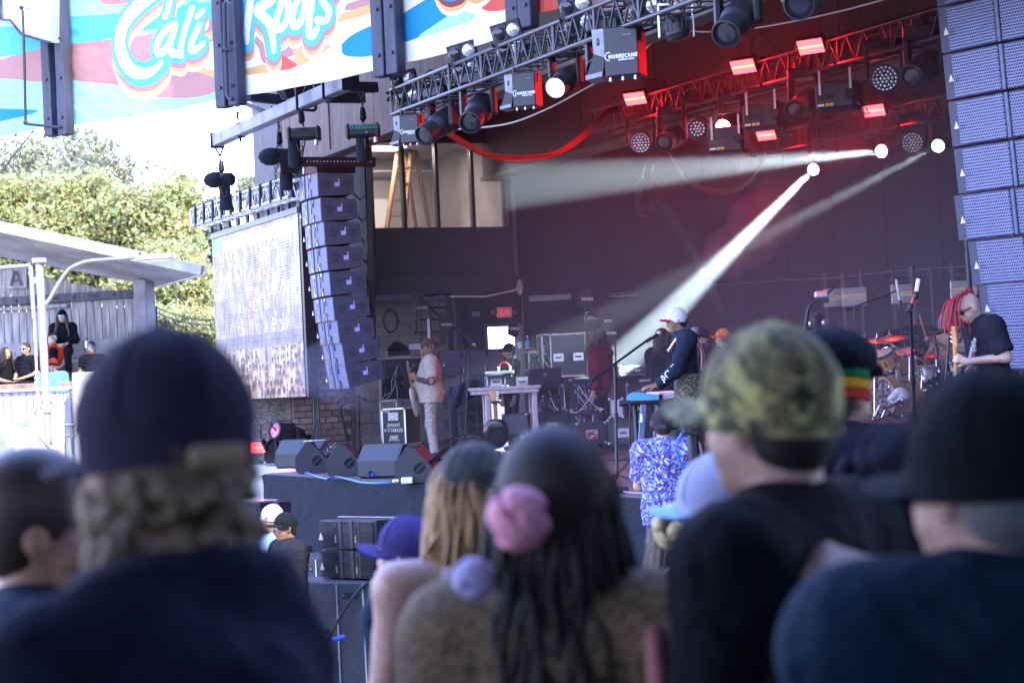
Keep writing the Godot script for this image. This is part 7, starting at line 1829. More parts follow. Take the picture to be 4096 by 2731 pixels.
	var gb := Field.new(); gb.k = 0.02; gb.ell(Vector3(0, 0.02, 0), Vector3(0.17, 0.15, 0.03)); gb.ell(Vector3(0, 0.2, 0), Vector3(0.13, 0.1, 0.03)); g = G.new(); gb.to(g, 0.02); part("body", g, mats.black_gloss, gt)
	flight_case("dark grey speaker box under the DJ table", 2015, 1655, 2118, 1740, 28.9, 0.45, -0.1, mat("box_slate", Color(0.06, 0.065, 0.09), 0.6, 0, 1), mats.black_metal, "speaker_box", 0)
	# tall road case and racks
	var tall := flight_case("tall black road case with silver edges and two handles", 2222, 1332, 2372, 1504, 31.2, 0.6, -0.3, mats.black_plastic, mats.edge_pink, "flight_case", 2)
	rack("open rack bay on the tall road case's flank", 2160, 1336, 2220, 1490, 31.6, 5, 6, mats.silver)
	var ar := rack("short rack marked in white, with a bottle standing on it", 2106, 1404, 2160, 1480, 32.0, 3, 2, mats.silver); text("A-1001", 0.035, mats.white, ar, shift(Vector3(0, 0.12, 0.3)))
	var bo := thing("water_bottle", "bottle of blue drink standing on the short rack", "bottle", at(2112, 1394, 31.8))
	g = G.new(); g.lathe(Transform3D.IDENTITY, [Vector2(0, 0), Vector2(0.036, 0), Vector2(0.038, 0.1), Vector2(0.03, 0.13), Vector2(0.015, 0.16), Vector2(0.014, 0.18), Vector2(0, 0.18)], 12); part("bottle", g, mat("drink_blue", Color(0.05, 0.35, 0.5), 0.15), bo)
	g = G.new(); g.lathe(shift(Vector3(0, 0.18, 0)), [Vector2(0.017, 0), Vector2(0.017, 0.025), Vector2(0, 0.026)], 10); part("cap", g, mats.white, bo)
	var cu := thing("paper_cup", "white cup standing near the DJ's shoulder", "cup", at(2080, 1393, 32.0)); g = G.new(); g.lathe(Transform3D.IDENTITY, [Vector2(0, 0), Vector2(0.032, 0), Vector2(0.042, 0.1), Vector2(0.038, 0.1), Vector2(0.03, 0.008), Vector2(0, 0.008)], 12); part("cup", g, mats.white, cu); g = G.new(); g.lathe(shift(Vector3(0, 0.098, 0)), [Vector2(0.038, 0), Vector2(0.044, 0.003), Vector2(0.038, 0.006)], 12); part("rim", g, mats.white, cu)
	var ob := thing("orange_cable", "orange cable arching over the short rack", "cable", at(2120, 1410, 31.7)); tube("cable", smooth_line([at(2086, 1418, 31.7) - ob.position, at(2096, 1398, 31.7) - ob.position, at(2130, 1392, 31.7) - ob.position, at(2155, 1412, 31.7) - ob.position], 5), 0.01, mat("cable_orange", Color(0.7, 0.16, 0.03), 0.4), ob)
	rack("black desk of rack gear with thin cables beside the DJ table", 2146, 1542, 2246, 1640, 29.6, 3, 7)
	rack("patch rack full of white-tipped leads", 2272, 1516, 2396, 1640, 29.4, 5, 18)
	rack("lower patch rack with blue plugs near the mic stand", 2278, 1642, 2400, 1752, 29.3, 4, 12)
	flight_case("black case under the rack desk", 2140, 1642, 2272, 1760, 29.7, 0.5, 0.05, mats.black_plastic, mats.black_metal, "flight_case", 1)
	var fr := flight_case("black case with a red fragile sticker, near the mic stand", 2300, 1690, 2420, 1775, 28.6, 0.5, 0.1, mats.black_plastic, mats.black_metal, "flight_case", 1)
	var st := block("sticker", Vector3(0.0, -0.03, 0.262), Vector3(0.13, 0.1, 0.004), mat("sticker_red", Color(0.45, 0.02, 0.02), 0.5), fr); text("FRAGILE", 0.03, mats.white, fr, Transform3D(Basis(Vector3.BACK, 0.7), Vector3(0.02, -0.03, 0.268)))
	flight_case("pale lilac case panel beside the keyboard stand", 2442, 1592, 2500, 1672, 27.5, 0.3, -0.1, mat("case_lilac", Color(0.36, 0.29, 0.34), 0.6), mats.black_metal, "flight_case", 0)
	flight_case("black trunk under the lilac case", 2440, 1676, 2560, 1775, 27.6, 0.5, -0.1, mats.black_plastic, mats.black_metal, "flight_case", 1)
	var r1 := flight_case("row of dark cases behind the keyboard player", 2475, 1462, 2620, 1500, 33.0, 0.5, 0.05, mats.black_plastic, mats.galvanised, "flight_case", 0); block("label_plate", Vector3(0.0, 0.0, 0.26), Vector3(0.09, 0.04, 0.006), mats.silver, r1)
	var wt := flight_case("black work case with papers on its lid", 2512, 1532, 2625, 1600, 32.0, 0.6, 0.0, mats.black_plastic, mats.black_metal, "flight_case", 0)
	var pp := thing("paper_stack", "white papers on the work case", "papers", at(2585, 1524, 32.0)); for i in 3: bev("sheet", Vector3(0.01 * i, 0.012 * i, 0), Vector3(0.2, 0.01, 0.2), 0.002, mats.white, pp, Basis(Vector3.UP, 0.2 * i))
	# antennas and the black ball
	antenna("paddle antenna beside the spiral stair", 1782, 1322, 1500, 33.5); antenna("paddle antenna in front of the bright doorway", 2052, 1340, 1500, 31.0, 0.8)
	antenna("topmost paddle antenna above the black ball", 2344, 1222, 1500, 30.6); antenna("paddle antenna half behind the black ball", 2418, 1310, 1550, 31.0); antenna("lowest paddle antenna to the side of the black ball", 2440, 1358, 1560, 30.8, -0.2)
	var bl := thing("black_ball", "large glossy black ball on a stand above the road case", "ball", at(2376, 1560, 30.2))
	var bc2 := at(2376, 1276, 30.2) - bl.position
	g = G.new(); g.ell(shift(bc2), Vector3(0.155, 0.158, 0.155), 28, 18); part("ball", g, mats.black_gloss, bl)
	pts = []
	for i in 29: pts.append(bc2 + Basis(Vector3.UP, -0.5) * Vector3(cos(TAU * i / 28) * 0.158, sin(TAU * i / 28) * 0.161, -0.02))
	tube("rim", pts, 0.007, mats.black_plastic, bl); rod("stand", Vector3(-0.05, 0, 0), bc2 - Vector3(0.05, 0.14, 0), 0.013, mats.black_metal, bl)
	for i in 6: mic_stand(["thin black stand beneath the black ball", "black stand with a clip near the red jacket", "bare black pole before the red jacket", "black pole with hanging leads by the red jacket", "tall thin pole next to the doorway", "grey pole standing on the case with the sticker"][i], at([2396, 2382, 2430, 2470, 2100, 2386][i], [1560, 1540, 1540, 1700, 1420, 1775][i], 29.8 + 0.12 * i), at([2392, 2376, 2425, 2462, 2090, 2372][i], [1330, 1380, 1360, 1370, 1190, 1500][i], 29.8 + 0.12 * i), [], false, i == 5, 0.012)
	var ld := thing("lead_bundle", "bundle of grey leads hanging by the red jacket", "cables", at(2430, 1535, 29.5)); for i in 8: tube("lead", wavy(at(2428 + i * 2, 1530, 29.5) - ld.position, at(2418 + i * 5, 1590, 29.5) - ld.position, 0.015, 3), 0.008, mats.galvanised if i % 2 else mats.cable, ld, 4)
	# keyboard rig
	var kb := thing("blue_keyboard", "bright blue keyboard seen from its end", "keyboard", at(2572, 1588, 22.3), Basis(Vector3.UP, -0.35))
	g = G.new(); g.ext(Transform3D.IDENTITY, PackedVector2Array([Vector2(-0.195, -0.055), Vector2(0.19, -0.055), Vector2(0.19, 0.02), Vector2(-0.11, 0.06), Vector2(-0.175, 0.03)]), 0.05); part("end_cheek", g, mat("key_blue", Color(0.02, 0.24, 0.6), 0.4), kb)
	g = G.new(); g.ext(shift(Vector3(0, 0, -0.55)), PackedVector2Array([Vector2(-0.19, -0.05), Vector2(0.185, -0.05), Vector2(0.185, 0.012), Vector2(-0.11, 0.05), Vector2(-0.17, 0.026)]), 1.04); part("body", g, mats.black_plastic, kb)
	bev("underside", Vector3(0, -0.072, -0.5), Vector3(0.34, 0.03, 1.0), 0.005, mats.black_metal, kb)
	for i in 36: block("white_key" if i % 7 in [0, 2, 4] else "key", Vector3(0.105, 0.034, -0.06 - i * 0.027), Vector3(0.15, 0.018, 0.024), mats.white, kb, Basis(Vector3.BACK, -0.13))
	for i in 6: rod("knob", Vector3(-0.08, 0.05, -0.1 - i * 0.09), Vector3(-0.075, 0.075, -0.1 - i * 0.09), 0.014, mats.black_gloss, kb)
	var k2 := thing("grey_keyboard", "grey keyboard lying across behind the blue one", "keyboard", at(2672, 1588, 22.6), Basis(Vector3.UP, -0.2) * Basis(Vector3.BACK, 0.1)); bev("body", Vector3.ZERO, Vector3(0.36, 0.05, 0.5), 0.012, mats.silver, k2); bev("key_bed", Vector3(0.05, 0.02, 0.0), Vector3(0.2, 0.03, 0.46), 0.004, mats.white, k2)
	var ks := thing("keyboard_stand", "folding keyboard stand with blue-grey legs", "keyboard stand", at_y(2570, 1948, DECK)); var K := func(x, y, d): return at(x, y, d) - ks.position
	rod("top_bar", K.call(2480, 1614, 22.2), K.call(2690, 1606, 22.2), 0.026, mats.black_metal, ks); rod("bar_sleeve", K.call(2478, 1614, 22.15), K.call(2520, 1612, 22.15), 0.034, mats.black_plastic, ks)
	rod("leg", K.call(2540, 1616, 22.3), K.call(2560, 1930, 22.0), 0.026, mats.black_metal, ks)
	var leg := mat("stand_blue", Color(0.12, 0.16, 0.26), 0.4, 0.3)
	for q in [[2575, 1618, 2553, 1945, 22.0], [2640, 1618, 2605, 1930, 22.8]]: var a: Vector3 = K.call(q[0], q[1], q[4]); var b: Vector3 = K.call(q[2], q[3], q[4]); bev("leg", (a + b) / 2, Vector3(0.07, 0.05, a.distance_to(b)), 0.008, leg, ks, facing(b - a, Vector3.BACK))
	rod("foot_bar", K.call(2455, 1952, 21.6), K.call(2625, 1945, 21.6), 0.022, mats.black_metal, ks); block("leg_label", K.call(2565, 1672, 21.93), Vector3(0.03, 0.09, 0.004), mats.white, ks)
	var yc := thing("yellow_cable", "coil of yellow cable hanging under the keyboard", "cable", at(2556, 1660, 22.6)); for i in 3:
		pts = []
		for k in 13: pts.append(Vector3(cos(TAU * k / 12) * (0.035 + 0.008 * i), sin(TAU * k / 12) * (0.09 - 0.01 * i), 0.015 * i))
		tube("loop", pts, 0.008, mat("cable_yellow", Color(0.75, 0.62, 0.03), 0.4), yc, 5)
	tube("tail", [Vector3(0.03, -0.05, 0), Vector3(0.05, -0.2, 0), Vector3(0.04, -0.36, 0.02)], 0.008, mats.cable_yellow, yc, 5)
	var fk := at_y(2470, 1938, DECK); var dk2 := -fk.z
	var kstand := mic_stand("tall microphone stand with a long boom reaching over the keyboard", fk, at(2460, 1462, dk2 + 0.15), [at(2362, 1526, dk2 - 0.2), at(2604, 1350, dk2 + 0.4), at(2636, 1333, dk2 + 0.45)], true, true, 0.016)
	tube("lead", smooth_line([at(2522, 1612, dk2) - fk, at(2520, 1700, dk2) - fk, at(2516, 1830, dk2) - fk, at(2480, 1885, dk2) - fk, at(2452, 1900, dk2) - fk, at(2450, 1935, dk2 - 0.1) - fk], 4), 0.009, mats.cable, kstand, 5)
	var pd := thing("floor_pedal", "small black box on the floor beside the stand's foot", "pedal", at_y(2478, 1972, DECK + 0.006)); bev("box", Vector3(0, 0.03, 0), Vector3(0.17, 0.06, 0.12), 0.01, mats.black_plastic, pd); block("side_socket", Vector3(0.09, 0.03, 0), Vector3(0.01, 0.02, 0.03), mats.steel, pd)
	var fcab := thing("floor_cable", "black cable lying across the stage boards", "cable", at_y(2500, 1840, DECK + 0.015)); tube("cable", [at_y(2380, 1842, DECK + 0.012) - fcab.position, at_y(2470, 1840, DECK + 0.012) - fcab.position, at_y(2550, 1835, DECK + 0.012) - fcab.position, at_y(2700, 1825, DECK + 0.012) - fcab.position], 0.012, mats.cable, fcab, 5)
	var fcab2 := thing("floor_cable", "grey cable curling over the platform near the floor box", "cable", at_y(2600, 1968, DECK + 0.02)); tube("cable", smooth_line([at_y(2490, 1966, DECK + 0.02) - fcab2.position, at_y(2540, 1972, DECK + 0.015) - fcab2.position, at_y(2620, 1972, DECK + 0.015) - fcab2.position, at_y(2700, 1960, DECK + 0.015) - fcab2.position], 4), 0.012, mats.galvanised, fcab2, 5)
# ================= drums =================
func drum(o: Node3D, called: String, c: Vector3, axis: Vector3, r: float, depth: float, shell: Material, lugs: int, head: Material):
	axis = axis.normalized(); var s := axis.cross(Vector3.UP if absf(axis.y) < 0.9 else Vector3.RIGHT).normalized(); var B := Basis(s, axis, s.cross(axis))
	var g := G.new(); g.lathe(Transform3D(B, c), [Vector2(r, -depth / 2), Vector2(r, depth / 2)], 26); var d := part(called, g, shell, o)
	for e in [-1, 1]:
		g = G.new(); g.lathe(Transform3D(B, c + axis * e * depth / 2), [Vector2(r + 0.012, -0.018), Vector2(r + 0.014, 0.018), Vector2(r - 0.006, 0.02)], 26); part("hoop", g, mats.chrome if r < 0.25 else shell, d)
		g = G.new(); g.lathe(Transform3D(B, c + axis * e * (depth / 2 + 0.004)), [Vector2(r, 0), Vector2(0, 0.001 * e)], 26); part("drum_head", g, head, d)
	for i in lugs:
		var q := TAU * i / lugs; var n := B * Vector3(cos(q), 0, sin(q))
		rod("lug", c + n * (r + 0.012) - axis * depth * 0.2, c + n * (r + 0.012) + axis * depth * 0.2, 0.014, mats.chrome, d)
func cymbal(label: String, c: Vector3, r: float, tilt: Basis, foot: Vector3):
	var o := thing("cymbal", label, "cymbal", foot); var p := c - foot
	var g := G.new(); g.lathe(Transform3D(tilt, p), [Vector2(r, -0.02), Vector2(r * 0.55, 0.004), Vector2(r * 0.2, 0.014), Vector2(r * 0.16, 0.032), Vector2(0, 0.042)], 28); g.lathe(Transform3D(tilt, p), [Vector2(r, -0.021), Vector2(0, 0.004)], 28)
	part("plate", g, mat("bronze", Color(0.55, 0.34, 0.12), 0.3, 0.9, 1), o)
	rod("wing_nut", p + tilt * Vector3(0, 0.03, 0), p + tilt * Vector3(0, 0.1, 0), 0.012, mats.chrome, o); rod("stand", Vector3.ZERO, p, 0.013, mats.chrome, o)
	for i in 3: rod("leg", Vector3(0, 0.3, 0), Vector3(cos(i * 2.1) * 0.28, 0.0, sin(i * 2.1) * 0.28), 0.011, mats.chrome, o)
func build_drums():
	var RY := 2.0; var rise := thing("drum_riser", "low black riser under the drum kit", "riser", at(3600, 1690, 27.0) * Vector3(1, 0, 1) + Vector3(0, DECK, 0), stage_basis())
	bev("deck", Vector3(0.3, 0.37, 0), Vector3(3.2, 0.05, 3.0), 0.01, mats.black_paint, rise); for x in [-1.2, 0.4, 1.8]: bev("leg_frame", Vector3(x, 0.17, 1.4), Vector3(0.06, 0.34, 0.06), 0.005, mats.silver, rise)
	bev("step", Vector3(0.9, 0.1, 1.75), Vector3(0.6, 0.2, 0.3), 0.01, mats.silver, rise)
	var kit := thing("drum_kit", "honey-coloured drum kit with chrome fittings on the riser", "drum kit", at(3560, 1680, 27.0) * Vector3(1, 0, 1) + Vector3(0, RY, 0))
	var honey := mat("drum_honey", Color(0.62, 0.29, 0.05), 0.25, 0, 1); honey.clearcoat_enabled = true; honey.clearcoat = 0.6
	var hd := mat("drum_skin", Color(0.6, 0.58, 0.55), 0.5)
	var K := func(x, y, d): return at(x, y, d) - kit.position
	drum(kit, "bass_drum", K.call(3585, 1590, 27.1), Vector3(-0.86, 0, 0.5), 0.285, 0.5, honey, 8, pattern("kick_art", [Color(0.012, 0.01, 0.012), Color(0.42, 0.22, 0.2), Color(0.5, 0.45, 0.5)], 0.05, [0.2, 0.28], 1.8, 12))
	drum(kit, "rack_tom", K.call(3548, 1440, 27.0), Vector3(-0.4, 0.85, 0.3), 0.135, 0.21, honey, 6, hd); drum(kit, "rack_tom", K.call(3618, 1440, 27.2), Vector3(-0.2, 0.9, 0.35), 0.15, 0.23, honey, 6, hd)
	drum(kit, "snare_drum", K.call(3718, 1490, 27.3), Vector3(-0.05, 1, 0.1), 0.165, 0.15, mats.chrome, 8, hd); drum(kit, "floor_tom", K.call(3722, 1585, 27.6), Vector3.UP, 0.19, 0.36, mat("drum_teal", Color(0.0, 0.16, 0.17), 0.2), 8, hd)
	for q in [[3640, 1425, 3640, 1660], [3500, 1470, 3500, 1670], [3690, 1500, 3680, 1670], [3750, 1500, 3760, 1670], [3585, 1460, 3590, 1520], [3760, 1430, 3752, 1660], [3720, 1640, 3700, 1670]]: rod("stand_tube", K.call(q[0], q[1], 27.0), K.call(q[2], q[3], 27.0), 0.017, mats.chrome, kit)
	for q in [[3640, 1600, 3705, 1680], [3640, 1600, 3600, 1680], [3560, 1370, 3630, 1420], [3630, 1420, 3690, 1440], [3520, 1620, 3490, 1680], [3540, 1640, 3520, 1690]]: rod("stand_leg", K.call(q[0], q[1], 26.9), K.call(q[2], q[3], 26.9), 0.013, mats.chrome, kit)
	for q in [[3562, 1545], [3572, 1605], [3600, 1620], [3650, 1530], [3700, 1560], [3730, 1540]]: bev("clamp", K.call(q[0], q[1], 26.8), Vector3(0.06, 0.05, 0.05), 0.012, mats.chrome, kit)
	var F := func(x): return Vector3(at(x, 1690, 27.2).x, RY, at(x, 1690, 27.2).z)
	cymbal("wide bronze crash cymbal above the first toms", at(3562, 1350, 27.0), 0.26, Basis(Vector3.BACK, 0.1) * Basis(Vector3.RIGHT, 0.12), F.call(3640)); cymbal("red-lit cymbal half behind the beret", at(3508, 1362, 26.8), 0.2, Basis(Vector3.BACK, -0.12) * Basis(Vector3.RIGHT, 0.12), F.call(3500)); cymbal("flat bronze cymbal beside the drummer's chest", at(3745, 1420, 27.3), 0.18, Basis(Vector3.RIGHT, 0.08), F.call(3755))
	var wc := thing("white_hat", "white hat hung on the bass drum hoop", "hat", at(3605, 1590, 26.7)); var g := G.new(); g.ell(Transform3D(Basis(Vector3.BACK, 0.4), Vector3.ZERO), Vector3(0.13, 0.14, 0.1), 14, 8, 0.0, 0.6); part("crown", g, mats.white, wc); g = G.new(); g.ell(Transform3D(Basis(Vector3.BACK, 0.5), Vector3(-0.1, 0.02, 0.03)), Vector3(0.1, 0.05, 0.08), 10, 6); part("peak", g, mats.white, wc)
	var cv := thing("covered_gear", "gear under a black cover behind the drums", "cover", F.call(3680) - Vector3(0, 0.3, 1.0)); g = G.new(); var n := FastNoiseLite.new(); n.frequency = 2.5
	g.patch(26, 12, func(u, v):
		var x: float = lerpf(3520, 3800, u); return at(x, 1305 + 8 * sin(u * 8) + 22 * pow(absf(2 * u - 1), 3.0) + 190 * v, 28.2 - 0.35 * v - 0.12 * n.get_noise_2d(u * 5, v)) - cv.position, true); part("cover", g, cloth("cover_black", Color(0.012, 0.012, 0.016), 2.0, 2.0), cv); block("contents", at(3660, 1420, 28.8) - cv.position, Vector3(0.85, 0.6, 0.3), mats.black_plastic, cv)
	# microphones over the kit
	mic_stand("drum microphone stand with a long boom and a black-tipped mic", at(3425, 1680, 26.0), at(3420, 1238, 26.0), [at(3385, 1240, 25.9), at(3586, 1164, 26.2), at(3602, 1205, 26.2)], false, true, 0.016)
	var om := thing("drum_microphone", "white pencil microphone with a black foam tip", "microphone", at(3602, 1215, 26.2)); rod("body", Vector3(-0.035, 0.32, 0), Vector3(-0.005, 0.05, 0), 0.018, mats.white, om); g = G.new(); g.ell(shift(Vector3.ZERO), Vector3(0.028, 0.06, 0.028), 12, 8); part("foam", g, mats.black_plastic, om); tube("lead", smooth_line([Vector3(-0.035, 0.32, 0), Vector3(-0.08, 0.38, 0), Vector3(-0.2, 0.3, 0), Vector3(-0.34, 0.1, 0)], 4), 0.007, mats.cable, om, 5)
	var m2 := mic_stand("tall microphone stand with a red clip beside the bassist", at_y(3668, 1905, DECK), at(3643, 1225, 18.6), [at(3632, 1248, 18.6), at(3682, 1108, 18.7), Vector3.ZERO], false, true, 0.016); rod("red_clip", at(3640, 1240, 18.6) - m2.position, at(3670, 1150, 18.6) - m2.position, 0.016, mats.red_plastic, m2); rod("microphone_body", at(3667, 1165, 18.58) - m2.position, at(3676, 1115, 18.58) - m2.position, 0.02, mats.white, m2)
	g = G.new(); g.ell(shift(at(3665, 1182, 18.58) - m2.position), Vector3(0.026, 0.04, 0.026), 10, 7); part("foam", g, mats.black_plastic, m2)
	mic_stand("low microphone stand pointing at the bass drum", at(3560, 1690, 25.6), at(3610, 1605, 25.6), [at(3545, 1640, 25.6), at(3622, 1596, 25.6), at(3612, 1598, 25.5)], true, true); mic_stand("microphone on a slanting boom before the bassist's knees", at(3790, 1700, 18.0), at(3750, 1500, 18.0), [at(3800, 1552, 18.0), at(3730, 1510, 18.0), at(3700, 1516, 18.0)], true, false)
	mic_stand("slanting microphone stand by the flat cymbal", at(3790, 1660, 24.0), at(3738, 1330, 24.0), [], true, false)
	# light bars standing along the back wall
	for i in 5:
		var x: float = [3365, 3440, 3640, 3720, 3880][i]; var o := thing("light_ladder", ["first black light ladder, beyond the steadycam", "second black light ladder, behind the drum boom", "third black light ladder, behind the crash cymbal", "fourth black light ladder, over the covered gear", "last black light ladder, at the near speaker column"][i], "light stand", at_b(x, 1480, 9.3), Basis.IDENTITY, "light ladders along the back wall")
		for s in [-1, 1]: rod("upright", Vector3(s * 0.14, -0.6, 0), Vector3(s * 0.14 - 0.05, 1.62, 0), 0.03, mats.beam_grey, o)
		for k in 4: rod("rung", Vector3(-0.14, 0.1 + k * 0.45, 0), Vector3(0.14, 0.1 + k * 0.45, 0), 0.018, mats.black_metal, o)
		if i != 3:
			for k in 2:
				var y := 0.42 + k * 0.78
				bev("light_panel", Vector3(-0.04 + 0.05 * (k - 1), y, 0.06), Vector3(0.4, 0.3, 0.05), 0.008, mats.silver, o); block("led_strip", Vector3(-0.04 + 0.05 * (k - 1), y + 0.025, 0.088), Vector3(0.4, 0.016, 0.008), glow("led_warm", Color(1.0, 0.75, 0.3), 0.12), o); block("led_strip", Vector3(-0.04 + 0.05 * (k - 1), y - 0.025, 0.088), Vector3(0.4, 0.016, 0.008), mats.led_warm, o)
# ================= people on the stage =================
func guitar(o: Node3D, body_c: Vector3, head_c: Vector3, m: Material, face: Vector3):
	var d := (head_c - body_c).normalized(); var x := d.cross(face).normalized(); var B := Basis(x, d, x.cross(d)); var L := body_c.distance_to(head_c)
	var f := Field.new(); f.k = 0.015; f.ell(body_c - d * 0.1, Vector3(0.165, 0.13, 0.024), B); f.ell(body_c + d * 0.1, Vector3(0.13, 0.1, 0.024), B)
	for s in [-1, 1]: f.cap(body_c + d * 0.1 + B.x * 0.09 * s, body_c + d * 0.22 + B.x * 0.1 * s, 0.025, 0.016)
	var g := G.new(); f.to(g, 0.014); part("guitar_body", g, m, o)
	bev("guitar_neck", body_c + d * (L * 0.5), Vector3(0.046, L - 0.12, 0.028), 0.008, mat("maple", Color(0.55, 0.25, 0.08), 0.4), o, B); bev("headstock", head_c, Vector3(0.075, 0.17, 0.02), 0.02, mats.maple, o, B * Basis(Vector3.BACK, 0.15))
	for i in 4: rod("tuning_peg", head_c + B * Vector3(-0.035, -0.06 + i * 0.04, 0), head_c + B * Vector3(-0.07, -0.06 + i * 0.04, 0), 0.009, mats.chrome, o)
func build_stage_people():
	var black: Material = mats.tee_black if mats.has("tee_black") else cloth("tee_black", Color(0.007, 0.0075, 0.012), 2.0, 2.0)
	var hb := mat("hair_darkbrown", Color(0.022, 0.015, 0.012), 0.7, 0, 3); var dark: Material = mats.glass_dark; var jeans := cloth("jeans", Color(0.03, 0.05, 0.1)); var shoe := mat("shoe_dark", Color(0.03, 0.03, 0.03), 0.6)
	var g: G; var f: Field
	var D := func(label, sx, sy, d, yaw, o): o["trousers"] = o.get("trousers", black); o["shoes"] = shoe; o["cell"] = o.get("cell", 0.024); o["head_cell"] = o.get("head_cell", 0.013); return person(label, at(sx, sy, d) - Vector3(0, (1.2 if o.get("sit", false) else 1.635) * float(o.get("h", 1.75)) / 1.75, 0), yaw, o)
	# guitarist
	var cream := cloth("tee_cream", Color(0.76, 0.66, 0.56), 1.2, 2.2)
	var gp: Node3D = person("guitarist in a cream tee, pale camouflage trousers and backward brown cap", at_y(1735, 1835, DECK), -1.5, {"h": 1.86, "fat": 0.07, "tone": 1, "cell": 0.016, "shirt": cream, "sleeve": 0.85, "loose": 0.03, "hem": 0.12, "trousers": pattern("camo_pale", [Color(0.55, 0.52, 0.5), Color(0.2, 0.19, 0.2), Color(0.36, 0.34, 0.33)], 0.09, [0.15, 0.2], 3.2, 15), "shoes": shoe,
		"cap": cloth("cap_brown", Color(0.16, 0.085, 0.085), 0.3, 6.0), "cap_back": true, "hair": mat("hair_straw", Color(0.5, 0.36, 0.2), 0.6, 0, 3), "hair_kind": "dreads", "hair_len": 0.34, "locks": 26, "lock_r": 0.011, "beard": mats.hair_dark if mats.has("hair_dark") else hb, "glasses": dark, "head": [0.12, 0.0, 0.0],
		"pose": {"elL": Vector3(0.29, 1.13, -0.02), "wrL": Vector3(0.17, 1.18, 0.21), "elR": Vector3(-0.27, 1.1, -0.02), "wrR": Vector3(-0.05, 0.97, 0.2)}, "handL": [Vector3(-0.2, 0.75, 0.5), Vector3(-0.9, 0, 0.2), 0.9], "handR": [Vector3(0.6, -0.5, 0.4), Vector3(0.1, 0, -1), 0.6]})
	guitar(gp, Vector3(-0.02, 0.86, 0.24), Vector3(0.13, 1.36, 0.32), mat("guitar_white", Color(0.72, 0.7, 0.64), 0.25), Vector3(-0.2, 0.2, 1))
	f = Field.new(); f.k = 0.01; f.cap(Vector3(0.27, 1.13, 0.02), Vector3(0.18, 1.175, 0.18), 0.05, 0.037); g = G.new(); f.to(g, 0.014); part("tattoo", g, pattern("tattoo_ink", [Color(0.2, 0.13, 0.11), Color(0.05, 0.045, 0.05)], 0.12, [0.0], 6.0, 17), gp)
	g = G.new(); g.tube(smooth_line([Vector3(-0.1, 1.02, 0.17), Vector3(0.02, 1.3, 0.14), Vector3(0.1, 1.48, 0.0), Vector3(0.06, 1.4, -0.15)], 4), 0.022, 6); part("guitar_strap", g, pattern("strap_mix", [Color(0.03, 0.03, 0.03), Color(0.5, 0.35, 0.04), Color(0.05, 0.2, 0.08)], 0.1, [0.1, 0.2], 6.0, 18), gp)
	# keyboard player
	var hoodie := cloth("hoodie_ink", Color(0.018, 0.026, 0.045), 1.5, 2.0)
	var camo := pattern("camo_jersey", [Color(0.10, 0.085, 0.05), Color(0.028, 0.055, 0.025), Color(0.012, 0.01, 0.01), Color(0.22, 0.16, 0.12)], 0.055, [0.08, 0.16, 0.16], 3.0, 19)
	var kp: Node3D = person("keyboard player in a navy hoodie with sleeve lettering and a white red-brimmed cap", at_y(2772, 1900, DECK), -1.62, {"h": 1.84, "tone": 2, "cell": 0.015, "head_cell": 0.009, "shirt": hoodie, "sleeve": 1.92, "loose": 0.02, "hood": hoodie, "trousers": jeans, "shoes": shoe, "cap": cloth("cap_white", Color(0.75, 0.75, 0.78), 0.3, 6.0), "brim_mat": cloth("brim_red", Color(0.6, 0.03, 0.07), 0.2), "cap_open": true, "hair": hb, "hair_size": 0.9, "glasses": dark, "head": [0.0, 0.12, 0.0],
		"pose": {"elL": Vector3(0.26, 1.1, 0.13), "wrL": Vector3(0.17, 0.94, 0.33), "elR": Vector3(-0.25, 1.1, 0.1), "wrR": Vector3(-0.1, 0.95, 0.34), "chest": Vector3(0, 1.28, 0.03), "neck": Vector3(0, 1.46, 0.05), "head": Vector3(0, 1.62, 0.09)}, "handL": [Vector3(-0.1, -0.1, 1), Vector3(0, -1, -0.1), 0.25], "handR": [Vector3(0.1, -0.1, 1), Vector3(0, -1, -0.1), 0.25]})
	f = Field.new(); f.k = 0.02; f.cap(Vector3(0, 1.02, 0), Vector3(0, 0.76, 0), 0.2, 0.215, true, Vector3(0, 0, 1.35)); g = G.new(); f.to(g, 0.018, [[Vector3(0, 1.06, 0), Vector3.UP]]); part("camouflage_jersey", g, camo, kp)
	g = G.new(); g.tube(smooth_line([Vector3(0.08, 1.3, 0.19), Vector3(0.13, 1.47, 0.05), Vector3(0.12, 1.45, -0.08), Vector3(0.06, 1.28, -0.155), Vector3(-0.04, 1.1, -0.15)], 4), 0.02, 6); part("body_strap", g, mats.white, kp)
	g = G.new(); g.tube(smooth_line([Vector3(0.11, 1.3, 0.19), Vector3(0.16, 1.465, 0.05), Vector3(0.15, 1.45, -0.08), Vector3(0.09, 1.28, -0.16), Vector3(-0.01, 1.1, -0.155)], 4), 0.009, 5); part("strap_piping", g, mats.red_plastic, kp)
	for i in 4:
		var k := 0.18 + 0.2 * i; var p: Vector3 = Vector3(0.26, 1.15, 0.11).lerp(Vector3(0.19, 0.97, 0.3), k) + Vector3(0.075, 0.01, 0.0)
		text("RVCA"[i], 0.075, mats.white, kp, Transform3D(Basis(Vector3(0, -0.68, 0.73), Vector3(0, 0.73, 0.68), Vector3(-1, 0, 0)) * Basis(Vector3.UP, PI), p), "sleeve_letter")
	# camera operator and camera
	var tie := pattern("tie_dye", [Color(0.05, 0.045, 0.16), Color(0.12, 0.02, 0.32), Color(0.16, 0.33, 0.7), Color(0.62, 0.66, 0.85), Color(0.015, 0.012, 0.06)], 0.075, [0.02, 0.16, 0.22, 0.24], 2.6, 22)
	var op := at(2655, 1700, 16.6); var sy := op.y - 1.635
